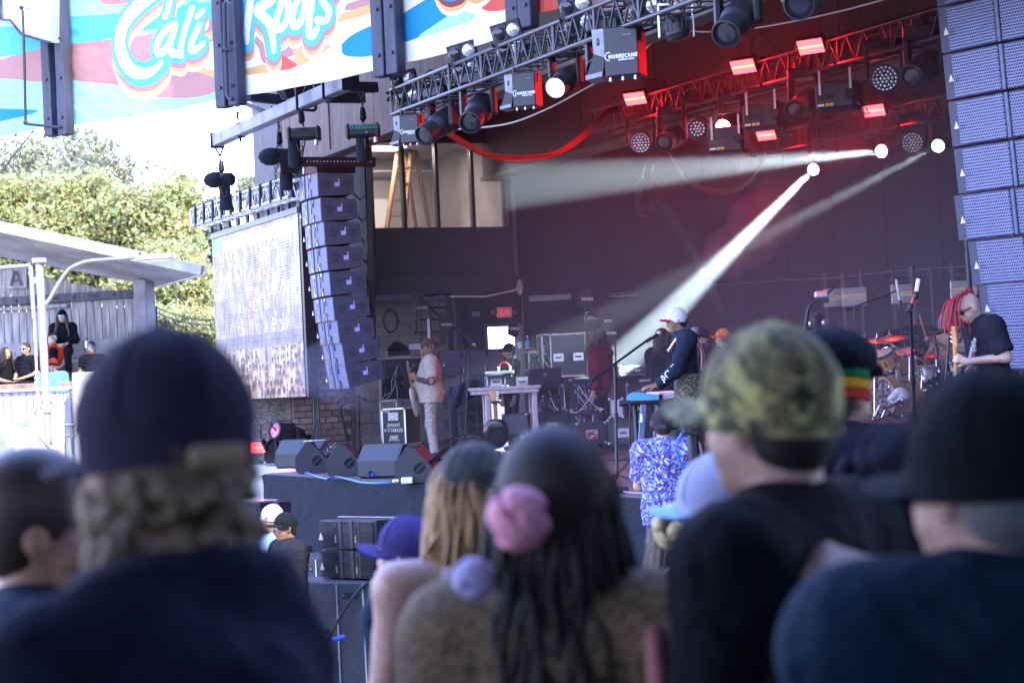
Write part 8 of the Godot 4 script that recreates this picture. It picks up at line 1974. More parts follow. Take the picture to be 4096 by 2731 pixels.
	person("camera operator in a purple tie-dye tee, headphones and brown cap", Vector3(op.x, sy, op.z), PI - 0.25, {"tone": 0, "fat": 0.03, "cell": 0.015, "shirt": tie, "sleeve": 0.8, "loose": 0.025, "hem": 0.14, "trousers": cloth("trousers_slate", Color(0.1, 0.11, 0.16)), "shoes": shoe, "cap": cloth("cap_umber", Color(0.05, 0.032, 0.034), 0.3, 6.0), "cap_open": true, "hair": hb, "hair_size": 0.98, "headphones": mats.black_plastic, "pose": {"elL": Vector3(0.25, 1.13, 0.08), "wrL": Vector3(0.2, 1.3, 0.28), "elR": Vector3(-0.26, 1.12, 0.1), "wrR": Vector3(-0.24, 1.38, 0.3)}})
	var plat := thing("camera_platform", "black platform in the pit under the camera operator", "platform", Vector3(op.x, 0, op.z)); bev("deck", Vector3(0, sy - 0.03, -0.2), Vector3(1.6, 0.06, 1.4), 0.01, mats.black_paint, plat); for x in [-0.7, 0.7]: bev("leg", Vector3(x, sy / 2 - 0.03, 0.3), Vector3(0.08, maxf(0.1, sy - 0.06), 0.08), 0.01, mats.black_metal, plat)
	var cm := thing("video_camera", "black broadcast camera with a hooded screen and grey lens", "video camera", at(2760, 1690, 16.1), Basis(Vector3.UP, -0.2)); bev("body", Vector3(0.02, 0, 0), Vector3(0.14, 0.19, 0.34), 0.02, mats.black_plastic, cm); bev("viewfinder", Vector3(-0.1, 0.1, 0), Vector3(0.13, 0.1, 0.1), 0.015, mats.black_plastic, cm); bev("screen_hood", Vector3(-0.09, 0.13, 0.05), Vector3(0.2, 0.012, 0.16), 0.004, mats.silver, cm)
	rod("lens", Vector3(0.08, -0.02, -0.02), Vector3(0.2, -0.01, -0.12), 0.055, mats.beam_grey, cm); rod("lens_ring", Vector3(0.19, -0.01, -0.11), Vector3(0.24, -0.005, -0.15), 0.068, mats.black_plastic, cm); rod("handle", Vector3(0.0, 0.13, 0.12), Vector3(0.0, 0.13, -0.12), 0.018, mats.black_plastic, cm)
	for i in 6: bev("button_block", Vector3(0.04 + 0.02 * (i % 2), 0.07 - 0.03 * i, 0.175), Vector3(0.04, 0.02, 0.02), 0.004, mats.black_metal if i % 3 else mats.red_plastic, cm)
	rod("tripod_post", Vector3(0.02, -0.1, 0), Vector3(0.02, -1.2, 0), 0.045, mats.black_metal, cm); tube("camera_cable", smooth_line([Vector3(-0.05, -0.08, 0.15), Vector3(-0.1, -0.2, 0.18), Vector3(-0.04, -0.4, 0.1)], 4), 0.012, mats.blue_plastic, cm, 5)
	# bassist
	var bp := at(3968, 1500, 17.0); var ba: Node3D = person("bassist with red dreadlocks, bowed over the bass in a black tee", Vector3(bp.x, DECK, bp.z), -1.4, {"h": 1.8, "tone": 0, "cell": 0.015, "head_cell": 0.009, "shirt": cloth("tee_charcoal", Color(0.022, 0.02, 0.032), 1.5, 2.0), "sleeve": 0.85, "loose": 0.025, "hem": 0.1, "trousers": jeans, "shoes": shoe, "hair": mat("hair_red", Color(0.5, 0.008, 0.03), 0.55, 0, 3), "hair_kind": "bald", "glasses": dark, "head": [0.1, 0.45, 0.0],
		"pose": {"chest": Vector3(0, 1.2, 0.03), "neck": Vector3(0, 1.37, 0.08), "head": Vector3(0, 1.50, 0.17), "shL": Vector3(0.19, 1.33, 0.05), "shR": Vector3(-0.19, 1.33, 0.05), "elL": Vector3(0.27, 1.08, -0.02), "wrL": Vector3(0.14, 1.06, 0.26), "elR": Vector3(-0.25, 1.06, 0.02), "wrR": Vector3(-0.02, 0.93, 0.24)}, "handL": [Vector3(-0.3, 0.3, 0.8), Vector3(-0.9, 0, -0.2), 0.9], "handR": [Vector3(0.5, -0.4, 0.5), Vector3(0, 0, -1), 0.7]})
	guitar(ba, Vector3(-0.02, 0.82, 0.3), Vector3(0.13, 1.27, 0.36), mats.black_gloss, Vector3(0.1, 0.1, 1))
	g = G.new(); var r := RandomNumberGenerator.new(); r.seed = 3; var HB := Basis(Vector3.UP, 0.1) * Basis(Vector3.RIGHT, 0.45)
	for i in 26:
		var q := r.randf_range(-1.0, 1.0); var st := Vector3(0, 1.50, 0.17) + HB * Vector3(0.03 * q, 0.125, r.randf_range(-0.05, 0.07))
		var fw := 1.0 if i < 17 else -0.7
		g.tube(smooth_line([st, st + HB * Vector3(0.05 * q, 0.0, 0.075 * fw), st + Vector3(0.075 * q, -0.15, 0.1 * fw), st + Vector3(0.09 * q, -r.randf_range(0.22, 0.36), 0.11 * fw + r.randf_range(-0.02, 0.02))], 4), 0.008, 5)
	part("dreadlock", g, mats.hair_red, ba)
	g = G.new(); g.tube(smooth_line([Vector3(-0.02, 0.92, 0.2), Vector3(0.06, 1.2, 0.16), Vector3(0.12, 1.39, 0.06), Vector3(0.08, 1.34, -0.08), Vector3(-0.02, 1.15, -0.13)], 4), 0.026, 6); part("guitar_strap", g, pattern("strap_check", [Color(0.7, 0.7, 0.72), Color(0.04, 0.04, 0.05)], 0.3, [0.05], 9.0, 23), ba)
	for i in 3: text(["LEG", "ALI", "GN"][i], 0.085, mats.white if i != 1 else mats.red_plastic, ba, Transform3D(Basis(Vector3(0, 1, 0), Vector3(-0.75, 0, -0.66), Vector3(0.66, 0, 0.75)) * Basis(Vector3.BACK, -PI / 2), Vector3(0.1, 1.18 - i * 0.1, 0.172)), "shirt_print")
	mic_stand("vocal microphone at the bassist's mouth", Vector3(bp.x - 0.5, DECK, bp.z), at(3800, 1320, 17.0), [at(3790, 1330, 17.0), at(3838, 1318, 17.0), at(3826, 1312, 17.0)], true, true, 0.012)
	# drummer
	var dp := at(3812, 1655, 27.6); var dr: Node3D = person("bare-chested drummer with blue glasses and a chain, arm stretched over the drums", Vector3(dp.x, 2.0, dp.z), STAGE_YAW + 0.15, {"sit": true, "h": 1.82, "tone": 1, "cell": 0.016, "trousers": jeans, "shoes": shoe, "hair": mat("hair_bleach", Color(0.5, 0.36, 0.16), 0.6, 0, 3), "glasses": mat("lens_blue", Color(0.05, 0.2, 0.6), 0.1, 0.5), "beard": hb, "pose": {"elL": Vector3(0.28, 0.86, 0.28), "wrL": Vector3(0.22, 0.98, 0.54), "elR": Vector3(-0.28, 0.78, 0.12), "wrR": Vector3(-0.1, 0.72, 0.36)}, "handL": [Vector3(0, 0.5, 1), Vector3(0, -0.7, 0.3), 1.2]})
	rod("drumstick", Vector3(0.2, 0.97, 0.6), Vector3(0.2, 1.33, 0.72), 0.009, mats.maple, dr); tube("neck_chain", smooth_line([Vector3(-0.07, 1.03, 0.05), Vector3(-0.05, 0.92, 0.12), Vector3(0, 0.87, 0.135), Vector3(0.05, 0.92, 0.12), Vector3(0.07, 1.03, 0.05)], 4), 0.008, mats.chrome, dr, 5)
	# crew
	D.call("bearded DJ in black with a black cap behind the table", 2038, 1405, 32.6, -1.2, {"shirt": black, "sleeve": 1.9, "tone": 0, "cap": mats.cap_black if mats.has("cap_black") else cloth("cap_black", Color(0.006, 0.009, 0.012), 0.4, 6.0), "hair": hb, "beard": hb})
	D.call("person in a red hooded top standing behind the antenna stands", 2398, 1352, 29.6, PI + 1.2, {"shirt": cloth("top_red", Color(0.12, 0.008, 0.014), 1.5, 2.0), "sleeve": 1.9, "hood": mats.top_red, "loose": 0.03, "h": 1.85, "hair": hb, "hair_kind": "long", "hair_len": 0.12, "fat": 0.02})
	var wo: Node3D = D.call("long-haired crew member in a black tee and green trousers with a belt bag", 2650, 1352, 26.0, PI - 0.9, {"shirt": black, "sleeve": 0.85, "loose": 0.03, "fat": 0.05, "tone": 1, "trousers": cloth("trousers_green", Color(0.05, 0.1, 0.07)), "hair": hb, "hair_kind": "long", "hair_len": 0.3, "pose": {"elR": Vector3(-0.3, 1.1, 0.05), "wrR": Vector3(-0.2, 1.08, 0.3), "elL": Vector3(0.27, 1.12, 0.05), "wrL": Vector3(0.15, 1.1, 0.3)}})
	bev("belt_bag", Vector3(-0.12, 0.88, -0.19), Vector3(0.2, 0.15, 0.07), 0.02, mats.black_plastic, wo); bev("belt", Vector3(0, 0.94, 0.0), Vector3(0.44, 0.035, 0.34), 0.012, mats.black_plastic, wo)
	D.call("bearded man in sunglasses and a black cap, between the crew and the keyboard player", 2724, 1365, 28.0, -0.25, {"shirt": black, "sleeve": 1.9, "fat": 0.04, "tone": 1, "glasses": dark, "beard": hb, "cap": mats.cap_black, "cap_tilt": 0.0, "hair": hb})
	D.call("bearded man in a black cap and jacket over a white tee", 2814, 1350, 27.2, -0.4, {"shirt": black, "sleeve": 1.9, "tone": 1, "fat": 0.03, "beard": hb, "cap": mats.cap_black, "hair": hb, "collar": true, "collar_mat": mats.white})
	D.call("man in a light blue cap, mostly hidden by the man in the black jacket", 2782, 1345, 29.0, -0.2, {"shirt": black, "tone": 1, "cap": mats.brim_sky if mats.has("brim_sky") else cloth("brim_sky", Color(0.3, 0.5, 0.66), 0.2), "hair": hb, "glasses": dark})
	D.call("man in a red and yellow cap and grey tee, turned away", 2893, 1350, 28.2, PI + 0.9, {"shirt": cloth("tee_grey", Color(0.34, 0.32, 0.35)), "tone": 0, "cap": pattern("cap_redgold", [Color(0.5, 0.02, 0.02), Color(0.6, 0.36, 0.04)], 0.02, [0.0], 3.0, 25), "hair": hb})
	D.call("steadycam operator wearing headphones behind the camouflage cap", 3272, 1292, 24.4, PI - 0.7, {"shirt": black, "sleeve": 0.8, "tone": 0, "hair": hb, "headphones": mats.silver})
	var sc := thing("steadycam_rig", "curved steadycam post with a small camera on its tip", "camera rig", at(3222, 1450, 24.0)); var S := func(x, y): return at(x, y, 24.0) - sc.position
	tube("post", smooth_line([S.call(3220, 1450), S.call(3222, 1340), S.call(3228, 1270), S.call(3238, 1225), S.call(3262, 1206), S.call(3300, 1202)], 4), 0.026, mats.black_metal, sc); for i in 9: rod("spring_coil", S.call(3221, 1290 + i * 8), S.call(3221, 1293 + i * 8), 0.034, mats.black_plastic, sc)
	bev("camera_body", S.call(3285, 1178), Vector3(0.16, 0.08, 0.1), 0.015, mats.silver, sc); bev("camera_screen", S.call(3320, 1165), Vector3(0.14, 0.03, 0.08), 0.006, mats.black_plastic, sc, Basis(Vector3.BACK, 0.7)); bev("mount", S.call(3302, 1200), Vector3(0.09, 0.07, 0.06), 0.01, mats.black_plastic, sc)
	# people in the side seats
	var SG := func(label, sx, sy, yaw, o): o["sit"] = true; o["cell"] = 0.026; o["hand_cell"] = 0.012; o["group"] = "people in the side seats"; return D.call(label, sx, sy, o.get("d", 38.3), yaw, o)
	SG.call("woman in black with flowers in her hair, in the side seats", 14, 1418, 0.9, {"shirt": black, "sleeve": 0.4, "tone": 1, "hair": hb, "hair_kind": "long", "hair_len": 0.25})
	SG.call("bearded man in dark glasses and a printed black tee, in the side seats", 108, 1400, -0.5, {"shirt": black, "sleeve": 0.8, "tone": 1, "fat": 0.03, "hair": hb, "beard": hb, "glasses": dark})
	SG.call("person in a red top leaning over, with green glasses", 208, 1360, 0.3, {"d": 38.9, "shirt": cloth("top_scarlet", Color(0.5, 0.04, 0.02)), "tone": 0, "hair": hb, "glasses": mat("lens_green", Color(0.0, 0.35, 0.12), 0.15, 0.4), "head": [0.2, 0.1, -0.5]})
	SG.call("woman in black with a cap and mirror glasses, seated highest in the stand", 249, 1268, 0.05, {"d": 39.2, "shirt": black, "sleeve": 1.9, "tone": 0, "hair": mat("hair_auburn", Color(0.12, 0.05, 0.035), 0.5, 0, 3), "hair_kind": "long", "hair_len": 0.36, "cap": mats.cap_black, "cap_back": true, "glasses": mat("lens_mirror", Color(0.2, 0.6, 0.7), 0.1, 0.7)})
	SG.call("man in a bright blue hoodie and dark cap behind the parapet", 211, 1463, 0.15, {"d": 37.7, "shirt": cloth("hoodie_sky", Color(0.12, 0.36, 0.66), 1.5, 2.0), "sleeve": 1.9, "hood": mats.hoodie_sky, "tone": 1, "fat": 0.03, "cap": cloth("cap_maroon", Color(0.12, 0.02, 0.02)), "glasses": dark, "hair": hb})
	SG.call("person in black half hidden by the big purple cap", 368, 1395, -0.2, {"shirt": black, "tone": 2, "hair": hb, "glasses": mats.lens_blue})
# ================= the pit =================
func pit_cab(o_label: String, c: Vector3, yaw: float, first: Node3D) -> Node3D:
	var o := first
	if first == null:
		o = line_cabinet(o_label, 0.72, 0.27, 0.5, Color(0.028, 0.03, 0.04), "pit front-fill cabinets")
		for i in 14: block("grille_slat", Vector3(0, -0.115 + i * 0.0177, 0.258), Vector3(0.7, 0.007, 0.02), mats.black_metal, o)
		for s in [-1, 1]: bev("side_handle", Vector3(s * 0.362, 0, 0.12), Vector3(0.01, 0.19, 0.07), 0.004, mats.black_gloss, o)
	else: o = copy_of(first, Transform3D.IDENTITY, o_label)
	o.transform = Transform3D(Basis(Vector3.UP, yaw), c); return o
func build_pit():
	var P := func(x, y, d): return at(x, y, d)
	var A: Vector3 = P.call(1020, 2046, 23.6); var c1 := pit_cab("upper front-fill cabinet of the stack behind the two guards", A, -0.75, null); pit_cab("lower front-fill cabinet of the stack behind the two guards", A - Vector3(0, 0.275, 0), -0.75, c1)
	var B: Vector3 = P.call(1462, 2128, 18.4); pit_cab("upper front-fill cabinet of the stack beside the purple cap", B, -0.7, c1); pit_cab("lower front-fill cabinet of the stack beside the purple cap", B - Vector3(0, 0.275, 0), -0.7, c1)
	for q in [[A, "pale ratchet strap over the stack behind the guards"], [B, "pale ratchet strap over the stack beside the purple cap"]]:
		var s := thing("ratchet_strap", q[1], "strap", q[0] + Vector3(0.02, 0, 0), Basis(Vector3.UP, -0.72)); block("webbing", Vector3(0.372, -0.14, -0.02), Vector3(0.006, 0.56, 0.045), mats.silver, s, Basis(Vector3.RIGHT, 0.12)); block("webbing", Vector3(0.0, 0.14, 0.0), Vector3(0.74, 0.004, 0.045), mats.silver, s)
	var sub := func(label, c: Vector3, size: Vector3, yaw):
		var o := thing("subwoofer", label, "subwoofer", Vector3(c.x, 0, c.z), Basis(Vector3.UP, yaw)); var y := c.y
		bev("cabinet", Vector3(0, y - size.y / 2, 0), size, 0.015, mat("sub_black", Color(0.035, 0.037, 0.048), 0.65, 0, 1), o)
		for x in [-0.28, 0.28]:
			for k in [-1, 1]:
				var g := G.new(); var p := PackedVector2Array()
				for i in 9: p.append(Vector2(cos(PI * i / 8) * 0.07, k * (0.012 + sin(PI * i / 8) * 0.055)))
				g.ext(shift(Vector3(x * size.x, y - size.y * 0.5, size.z / 2 + 0.002)), p, 0.008); part("hand_grip", g, mats.black_gloss, o)
		bev("badge_plate", Vector3(0, y - 0.12, size.z / 2 + 0.003), Vector3(0.14, 0.06, 0.008), 0.002, mats.black_metal, o); for s in [-0.06, 0.06]: rod("screw", Vector3(s, y - 0.12, size.z / 2), Vector3(s, y - 0.12, size.z / 2 + 0.012), 0.008, mats.steel, o)
		for s in [-1, 1]: block("runner", Vector3(s * 0.13, y - size.y / 2, size.z / 2 + 0.006), Vector3(0.012, size.y - 0.04, 0.012), mats.silver, o)
		return o
	var sa: Vector3 = A - Vector3(0, 0.415, 0); sub.call("black subwoofer under the stack behind the guards", sa, Vector3(1.1, sa.y, 0.8), -0.75); sub.call("black subwoofer with a flat open top beyond the guards", P.call(1295, 2220, 22.8), Vector3(1.0, P.call(1295, 2220, 22.8).y, 0.7), -0.5)
	var sb: Vector3 = B - Vector3(0, 0.415, 0); sub.call("black subwoofer with white runners under the stack beside the purple cap", sb, Vector3(1.0, sb.y, 0.8), -0.35); sub.call("long black subwoofer lying between the guards and the strapped stack", P.call(1330, 2320, 20.8), Vector3(1.1, P.call(1330, 2320, 20.8).y, 0.9), -0.3)
	var loop := thing("power_lead", "black cable looping out of the runner-fronted subwoofer", "cable", sb); tube("cable", smooth_line([Vector3(0.25, 0.01, 0.3), Vector3(0.05, 0.0, 0.42), Vector3(-0.12, -0.15, 0.5), Vector3(-0.3, -0.42, 0.52), Vector3(-0.36, -0.52, 0.5), Vector3(-0.2, -0.48, 0.46)], 5), 0.013, mats.cable, loop); rod("blue_plug", Vector3(-0.3, -0.5, 0.5), Vector3(-0.2, -0.48, 0.46), 0.024, mats.blue_plastic, loop)
	var jeans: Material = mats.jeans if mats.has("jeans") else cloth("jeans", Color(0.03, 0.05, 0.1)); var black: Material = mats.tee_black; var hb: Material = mats.hair_darkbrown
	for q in [["guard in a pale blue shirt and white cap, facing the speakers", 1093, 2075, 18.4, {"shirt": cloth("shirt_pale", Color(0.4, 0.62, 0.75), 1.5, 2.0), "sleeve": 0.9, "tone": 1, "cap": mats.cap_white, "brim": false, "hair": hb, "glasses": mats.silver, "beard": hb}], ["guard in a black hooded jacket and black cap with an earpiece", 1145, 2108, 17.6, {"shirt": cloth("jacket_black", Color(0.013, 0.015, 0.022), 2.0, 2.0), "sleeve": 1.9, "hood": mats.jacket_black, "loose": 0.035, "tone": 2, "cap": mats.cap_black, "hair": hb, "glasses": mats.silver, "pose": {"elL": Vector3(0.27, 1.12, 0.03), "wrL": Vector3(0.12, 1.06, 0.24)}}]]:
		var o: Dictionary = q[4]; o["trousers"] = jeans; o["shoes"] = mats.shoe_dark; o["cell"] = 0.018; o["fat"] = 0.045
		var p: Vector3 = P.call(q[1], q[2], q[3]); var n := person(q[0], p - Vector3(0, 1.635, 0), -1.1, o)
		if q[3] < 18: bev("radio", Vector3(0.1, 1.2, 0.2), Vector3(0.06, 0.13, 0.04), 0.01, mats.black_plastic, n); rod("red_pen", Vector3(0.15, 1.15, 0.2), Vector3(0.15, 1.29, 0.21), 0.012, mats.red_plastic, n)
# ================= the crowd in front of the camera =================
func stand_at(sx: float, sy: float, d: float, head_y := 1.65, h := 1.75, yaw := PI, head_off := Vector3.ZERO) -> Vector3:
	# feet below a head seen at that pixel
	var p := at(sx, sy, d)
	return Vector3(p.x, p.y - head_y * h / 1.75, p.z)
func build_crowd():
	var camo := pattern("camo_woodland", [Color(0.1, 0.115, 0.05), Color(0.5, 0.47, 0.17), Color(0.012, 0.012, 0.01), Color(0.24, 0.18, 0.1)], 0.05, [0.08, 0.18, 0.22], 3.4, 4)
	var camo2 := pattern("camo_dark", [Color(0.035, 0.04, 0.045), Color(0.11, 0.10, 0.08), Color(0.01, 0.01, 0.012), Color(0.05, 0.06, 0.05)], 0.05, [0.1, 0.15, 0.2], 3.2, 5)
	var leopard := pattern("leopard", [Color(0.2, 0.14, 0.075), Color(0.012, 0.01, 0.008), Color(0.28, 0.2, 0.12)], 0.14, [0.12, 0.36], 4.2, 6)
	var black := cloth("tee_black", Color(0.007, 0.0075, 0.012), 2.0, 2.0)
	var navy := cloth("tee_navy", Color(0.008, 0.026, 0.052), 2.0, 2.0)
	var jeans := cloth("jeans", Color(0.03, 0.05, 0.1))
	var shoe := mat("shoe_dark", Color(0.03, 0.03, 0.03), 0.6)
	var G_ := "people in the standing crowd"
	var P := func(label, sx, sy, d, yaw, o):
		o["group"] = G_; o["trousers"] = o.get("trousers", jeans); o["shoes"] = shoe
		o["cell"] = o.get("cell", 0.025); o["head_cell"] = 0.012
		var base := {"shL": Vector3(0.2, 1.44, -0.01), "shR": Vector3(-0.2, 1.44, -0.01), "neck": Vector3(0, 1.495, -0.015)}
		base.merge(o.get("pose", {}), true); o["pose"] = base
		return person(label, stand_at(sx, sy, d, 1.66, o.get("h", 1.75)), yaw, o)
	# the big cap and hooded jacket
	var hoodie := cloth("hoodie_navy", Color(0.010, 0.014, 0.032), 2.5, 1.6)
	var p1: Node3D = P.call("man in a dark purple cap and black hooded jacket, seen from behind", 668, 1730, 2.2, PI + 0.62, {"h": 1.8, "fat": 0.01, "tone": 0, "shirt": black, "sleeve": 1.9, "loose": 0.016, "cap": cloth("cap_purple", Color(0.035, 0.028, 0.055), 0.4, 6.0), "cap_tilt": -0.05, "cap_size": 1.03, "hair": mat("hair_fair", Color(0.26, 0.19, 0.11), 0.6, 0, 3), "hair_size": 1.06, "head": [0, 0.05, 0.03], "pose": {"shL": Vector3(0.18, 1.35, -0.01), "shR": Vector3(-0.155, 1.26, -0.01), "neck": Vector3(0, 1.455, -0.015), "chest": Vector3(0, 1.22, 0)}})
	var strap := G.new(); strap.box(Transform3D(Basis(Vector3.RIGHT, -0.1), Vector3(0, 1.635, -0.117)), Vector3(0.065, 0.022, 0.012), 0.004); part("cap_strap", strap, mat("strap_beige", Color(0.3, 0.22, 0.12), 0.7), p1)
	var curl := RandomNumberGenerator.new(); curl.seed = 31; var cg := G.new()
	for i in 90:
		var q := curl.randf_range(-2.2, 2.2); cg.ell(Transform3D(facing(Vector3(curl.randfn(), curl.randfn(), curl.randfn())), Vector3(sin(q) * 0.082, curl.randf_range(1.515, 1.61), -cos(q) * 0.088 - 0.005)), Vector3(0.017, 0.013, 0.009) * curl.randf_range(0.7, 1.5), 6, 4)
	part("hair_curls", cg, mats.hair_fair, p1)
	# hood folds lying on the shoulders
	var hood := Field.new(); hood.k = 0.02
	hood.cap(Vector3(0.20, 1.45, -0.10), Vector3(0.02, 1.38, -0.17), 0.05, 0.06); hood.cap(Vector3(-0.08, 1.39, -0.09), Vector3(0.02, 1.36, -0.17), 0.04, 0.055); hood.cap(Vector3(0.12, 1.46, -0.1), Vector3(0.2, 1.38, -0.12), 0.06, 0.06); hood.cap(Vector3(0.02, 1.37, -0.17), Vector3(0.0, 1.25, -0.16), 0.07, 0.05)
	for i in 9:
		var q := PI * 0.75 + i * PI * 1.5 / 8.0
		hood.cap(Vector3(cos(q) * 0.095, 1.485 - 0.02 * sin(q), -0.015 + sin(q) * 0.095), Vector3(cos(q) * 0.112, 1.41, -0.02 + sin(q) * 0.112), 0.032, 0.042)
	var hg := G.new(); hood.to(hg, 0.02); part("hood_folds", hg, hoodie, p1)
	P.call("brown-haired woman cut by the frame edge behind the capped man", 140, 2060, 3.3, PI - 1.45, {"h": 1.66, "tone": 1, "shirt": navy, "hair": mat("hair_brown", Color(0.06, 0.03, 0.02), 0.5, 0, 3), "hair_size": 1.12, "glasses": mats.glass_dark})
	# blonde in the camo cap
	P.call("blonde woman in a camouflage cap and pale tank top", 1905, 1950, 4.5, PI + 0.25, {"h": 1.68, "tone": 0, "shirt": cloth("tank_lilac", Color(0.44, 0.36, 0.44), 1.0, 3.0), "sleeve": 0.0, "cap": camo2, "cap_tilt": -0.02, "brim": true, "hair": mat("hair_blonde", Color(0.5, 0.27, 0.09), 0.5, 0, 3), "hair_kind": "long", "hair_len": 0.34, "lock_r": 0.008, "locks": 140, "pose": {"elL": Vector3(0.25, 1.12, 0.02), "elR": Vector3(-0.25, 1.12, 0.0)}})
	# woman with the scrunchie
	var brown := mat("hair_darkbrown", Color(0.022, 0.015, 0.012), 0.7, 0, 3)
	var p4: Node3D = P.call("dark-haired woman with a pink scrunchie and leopard-print coat", 2215, 1995, 3.15, PI - 0.12, {"h": 1.7, "tone": 1, "shirt": leopard, "sleeve": 1.9, "loose": 0.016, "pose": {"shL": Vector3(0.17, 1.44, -0.01), "shR": Vector3(-0.18, 1.44, -0.01)}, "hair": brown, "hair_kind": "long", "hair_len": 0.34, "hair_size": 1.13, "lock_r": 0.0075, "locks": 150, "hem": 0.25, "head": [0.1, 0.0, 0.0]})
	var fl := RandomNumberGenerator.new(); fl.seed = 9
	for q in [[Vector3(0.04, 1.64, -0.15), 0.055, "scrunchie", Color(0.92, 0.42, 0.52)], [Vector3(0.115, 1.55, -0.155), 0.036, "hair_bobble", Color(0.55, 0.52, 0.8)]]:
		var g := G.new()
		for i in 26:
			var d := Vector3(fl.randfn(), fl.randfn(), fl.randfn()).normalized()
			g.ell(Transform3D(facing(d), q[0] + d * q[1] * 0.75), Vector3(q[1] * 0.42, q[1] * 0.42, q[1] * 0.2), 8, 5)
		part(q[2], g, cloth("ruffle_" + q[2], q[3], 0.6, 8.0), p4)
	var bag := G.new(); bag.tube(smooth_line([Vector3(-0.13, 1.46, 0.06), Vector3(-0.15, 1.485, -0.03), Vector3(-0.16, 1.42, -0.12), Vector3(-0.17, 1.2, -0.17), Vector3(-0.18, 0.95, -0.16)], 5), 0.017, 6); part("bag_strap", bag, mat("strap_pink", Color(0.34, 0.13, 0.13), 0.6), p4)
	P.call("person in a purple cap turned towards the speakers", 1640, 2185, 6.6, PI + 1.15, {"h": 1.68, "tone": 0, "shirt": navy, "cap": cloth("cap_violet", Color(0.06, 0.045, 0.16), 0.4, 6.0), "hair": brown})
	# girl with the golden bun
	var gold := mat("hair_gold", Color(0.45, 0.28, 0.12), 0.45, 0, 3)
	var p6: Node3D = P.call("long-haired girl with a sunlit patterned hair wrap and pale top", 2725, 2150, 6.0, PI + 0.1, {"h": 1.6, "tone": 0, "shirt": cloth("top_pink", Color(0.55, 0.42, 0.46), 0.8, 3.0), "hair": mat("hair_ash", Color(0.13, 0.085, 0.055), 0.5, 0, 3), "hair_kind": "long", "hair_len": 0.36, "lock_r": 0.008, "locks": 110})
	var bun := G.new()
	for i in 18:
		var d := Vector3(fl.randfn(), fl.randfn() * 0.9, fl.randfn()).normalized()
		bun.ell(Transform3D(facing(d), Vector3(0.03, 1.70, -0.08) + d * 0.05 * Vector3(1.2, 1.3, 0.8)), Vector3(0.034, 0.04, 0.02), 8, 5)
	part("hair_wrap", bun, pattern("bun_dapple", [Color(0.6, 0.45, 0.2), Color(0.2, 0.19, 0.06), Color(0.75, 0.62, 0.4)], 0.08, [0.1, 0.2], 6.0, 8), p6)  # sun dapples on the bun painted as gold, olive and cream blotches
	# pale blue trucker cap
	P.call("person in a pale blue and white trucker cap with dark hair", 2900, 2000, 4.9, PI + 0.95, {"h": 1.68, "tone": 1, "shirt": cloth("tee_white", Color(0.5, 0.52, 0.6), 1.0, 3.0), "cap": cloth("cap_paleblue", Color(0.42, 0.45, 0.62), 0.3, 8.0), "cap_open": true, "cap_size": 1.12, "brim_mat": cloth("brim_sky", Color(0.3, 0.5, 0.66), 0.2), "hair": brown, "hair_size": 1.05, "head": [0.0, 0.15, 0.0]})
	# camo cap man
	P.call("man in a green camouflage cap and black tee, face half turned away", 3110, 1600, 3.05, PI + 1.0, {"h": 1.8, "tone": 0, "shirt": black, "sleeve": 0.7, "loose": 0.012, "cap": camo, "cap_size": 1.06, "cap_tilt": 0.1, "head": [-0.3, 0, 0], "hair": brown, "hair_size": 1.0, "fat": 0.015, "pose": {"shL": Vector3(0.19, 1.43, -0.01), "shR": Vector3(-0.2, 1.44, -0.01), "elL": Vector3(0.21, 1.14, 0.03)}})
	# rasta tam
	var p9: Node3D = P.call("man in a black beret with green, gold and red band and a backpack", 3340, 1545, 5.8, PI - 0.75, {"h": 1.82, "tone": 1, "shirt": cloth("jacket_ink", Color(0.012, 0.013, 0.022), 2.0, 2.0), "sleeve": 1.9, "loose": 0.03, "collar": true, "collar_mat": cloth("collar_lilac", Color(0.4, 0.37, 0.52), 0.3), "hair": brown, "hair_size": 0.95})
	var tam := G.new()
	tam.ell(Transform3D(Basis(Vector3.RIGHT, 0.15), Vector3(0, 1.745, 0.0)), Vector3(0.118, 0.082, 0.135), 18, 10)
	tam.ell(Transform3D(Basis(Vector3.RIGHT, 0.25), Vector3(0, 1.705, 0.11)), Vector3(0.085, 0.026, 0.075), 12, 6)
	var tamn := part("beret", tam, cloth("tam_black", Color(0.006, 0.01, 0.016), 0.8, 5.0), p9)
	for i in 3:
		var g := G.new()
		var y := 1.695 - i * 0.03
		g.lathe(Transform3D(Basis(Vector3.RIGHT, 0.12), Vector3(0, y, -0.004)), [Vector2(0.09, -0.015), Vector2(0.1, -0.012), Vector2(0.102, 0.012), Vector2(0.092, 0.015)], 20)
		part("knit_band", g, cloth("band_%d" % i, [Color(0.0, 0.16, 0.06), Color(0.62, 0.3, 0.02), Color(0.45, 0.04, 0.02)][i], 0.3, 10.0), tamn)
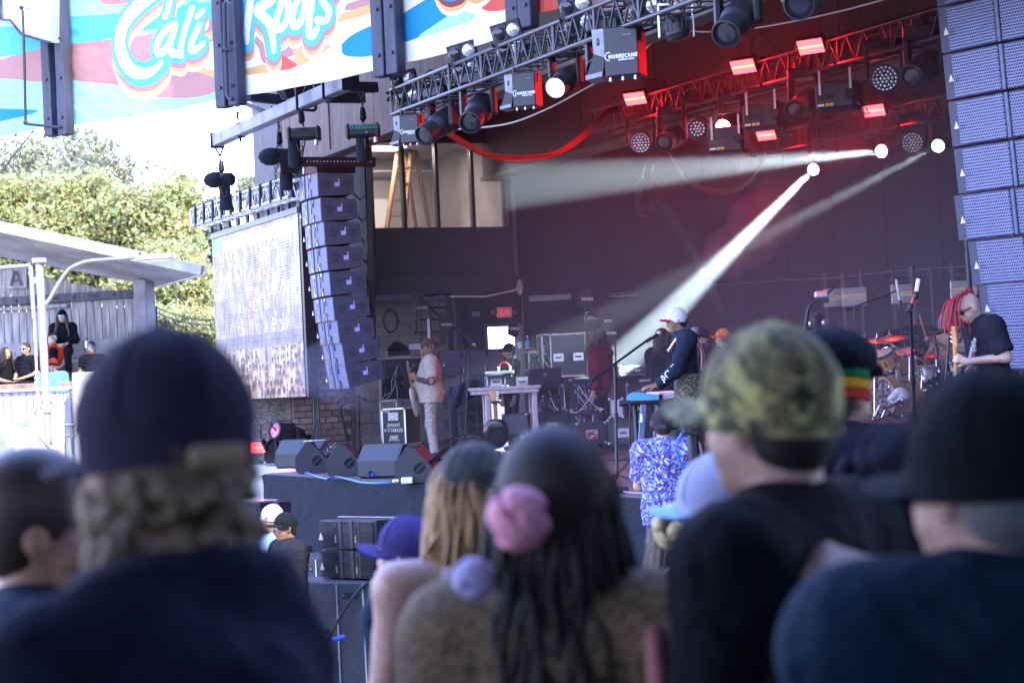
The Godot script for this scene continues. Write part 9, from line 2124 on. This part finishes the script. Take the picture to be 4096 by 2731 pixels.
	var pk := Field.new(); pk.k = 0.02; pk.ell(Vector3(0, 1.2, -0.2), Vector3(0.17, 0.24, 0.1)); pk.ell(Vector3(0, 1.1, -0.26), Vector3(0.13, 0.12, 0.06))
	var bg := G.new(); pk.to(bg, 0.022); var pack := part("backpack", bg, cloth("pack_black", Color(0.016, 0.016, 0.02), 1.0, 3.0), p9)
	for i in 3:
		var g := G.new(); var ring := []
		for j in 9: ring.append(Vector3(0.02 - i * 0.05 + cos(j * 0.7) * 0.016, 1.32 + sin(j * 0.7) * 0.035, -0.285 + 0.01 * i))
		g.tube(ring, 0.005, 4); part("stitched_letter", g, mat("orange_thread", Color(0.6, 0.13, 0.03), 0.8), pack)
	for s in [-1, 1]:
		var g := G.new(); g.tube(smooth_line([Vector3(0.1 * s, 1.42, -0.15), Vector3(0.11 * s, 1.5, -0.02), Vector3(0.11 * s, 1.4, 0.12), Vector3(0.13 * s, 1.1, 0.12)], 4), 0.02, 6); part("shoulder_strap", g, mats.pack_black, pack)
	P.call("person in a bright pink cap beyond the backpack", 3695, 1880, 7.0, PI + 0.2, {"h": 1.66, "tone": 0, "shirt": navy, "cap": cloth("cap_pink", Color(0.75, 0.06, 0.36), 0.3, 6.0), "cap_tilt": 0.0, "hair": brown})
	# grey-haired man in the black cap, hand raised before him
	P.call("grey-haired man in a black cap and navy tee with a raised hand", 3975, 1850, 2.5, PI + 0.5, {"h": 1.78, "tone": 0, "fat": 0.03, "shirt": navy, "sleeve": 0.75, "loose": 0.025, "cap": cloth("cap_black", Color(0.006, 0.009, 0.012), 0.4, 6.0), "cap_size": 1.08, "cap_tilt": -0.03, "hair": mat("hair_grey", Color(0.24, 0.24, 0.26), 0.6, 0, 3), "hair_size": 1.0, "hand_cell": 0.005,
		"pose": {"shL": Vector3(0.21, 1.45, 0.0), "shR": Vector3(-0.21, 1.45, 0.0), "elL": Vector3(-0.15, 1.22, 0.2), "wrL": Vector3(-0.1, 1.487, 0.344), "elR": Vector3(-0.28, 1.12, 0.02)}, "handL": [Vector3(0.8, 0.3, 0.45), Vector3(-0.2, -0.8, 0.4), 0.8]})
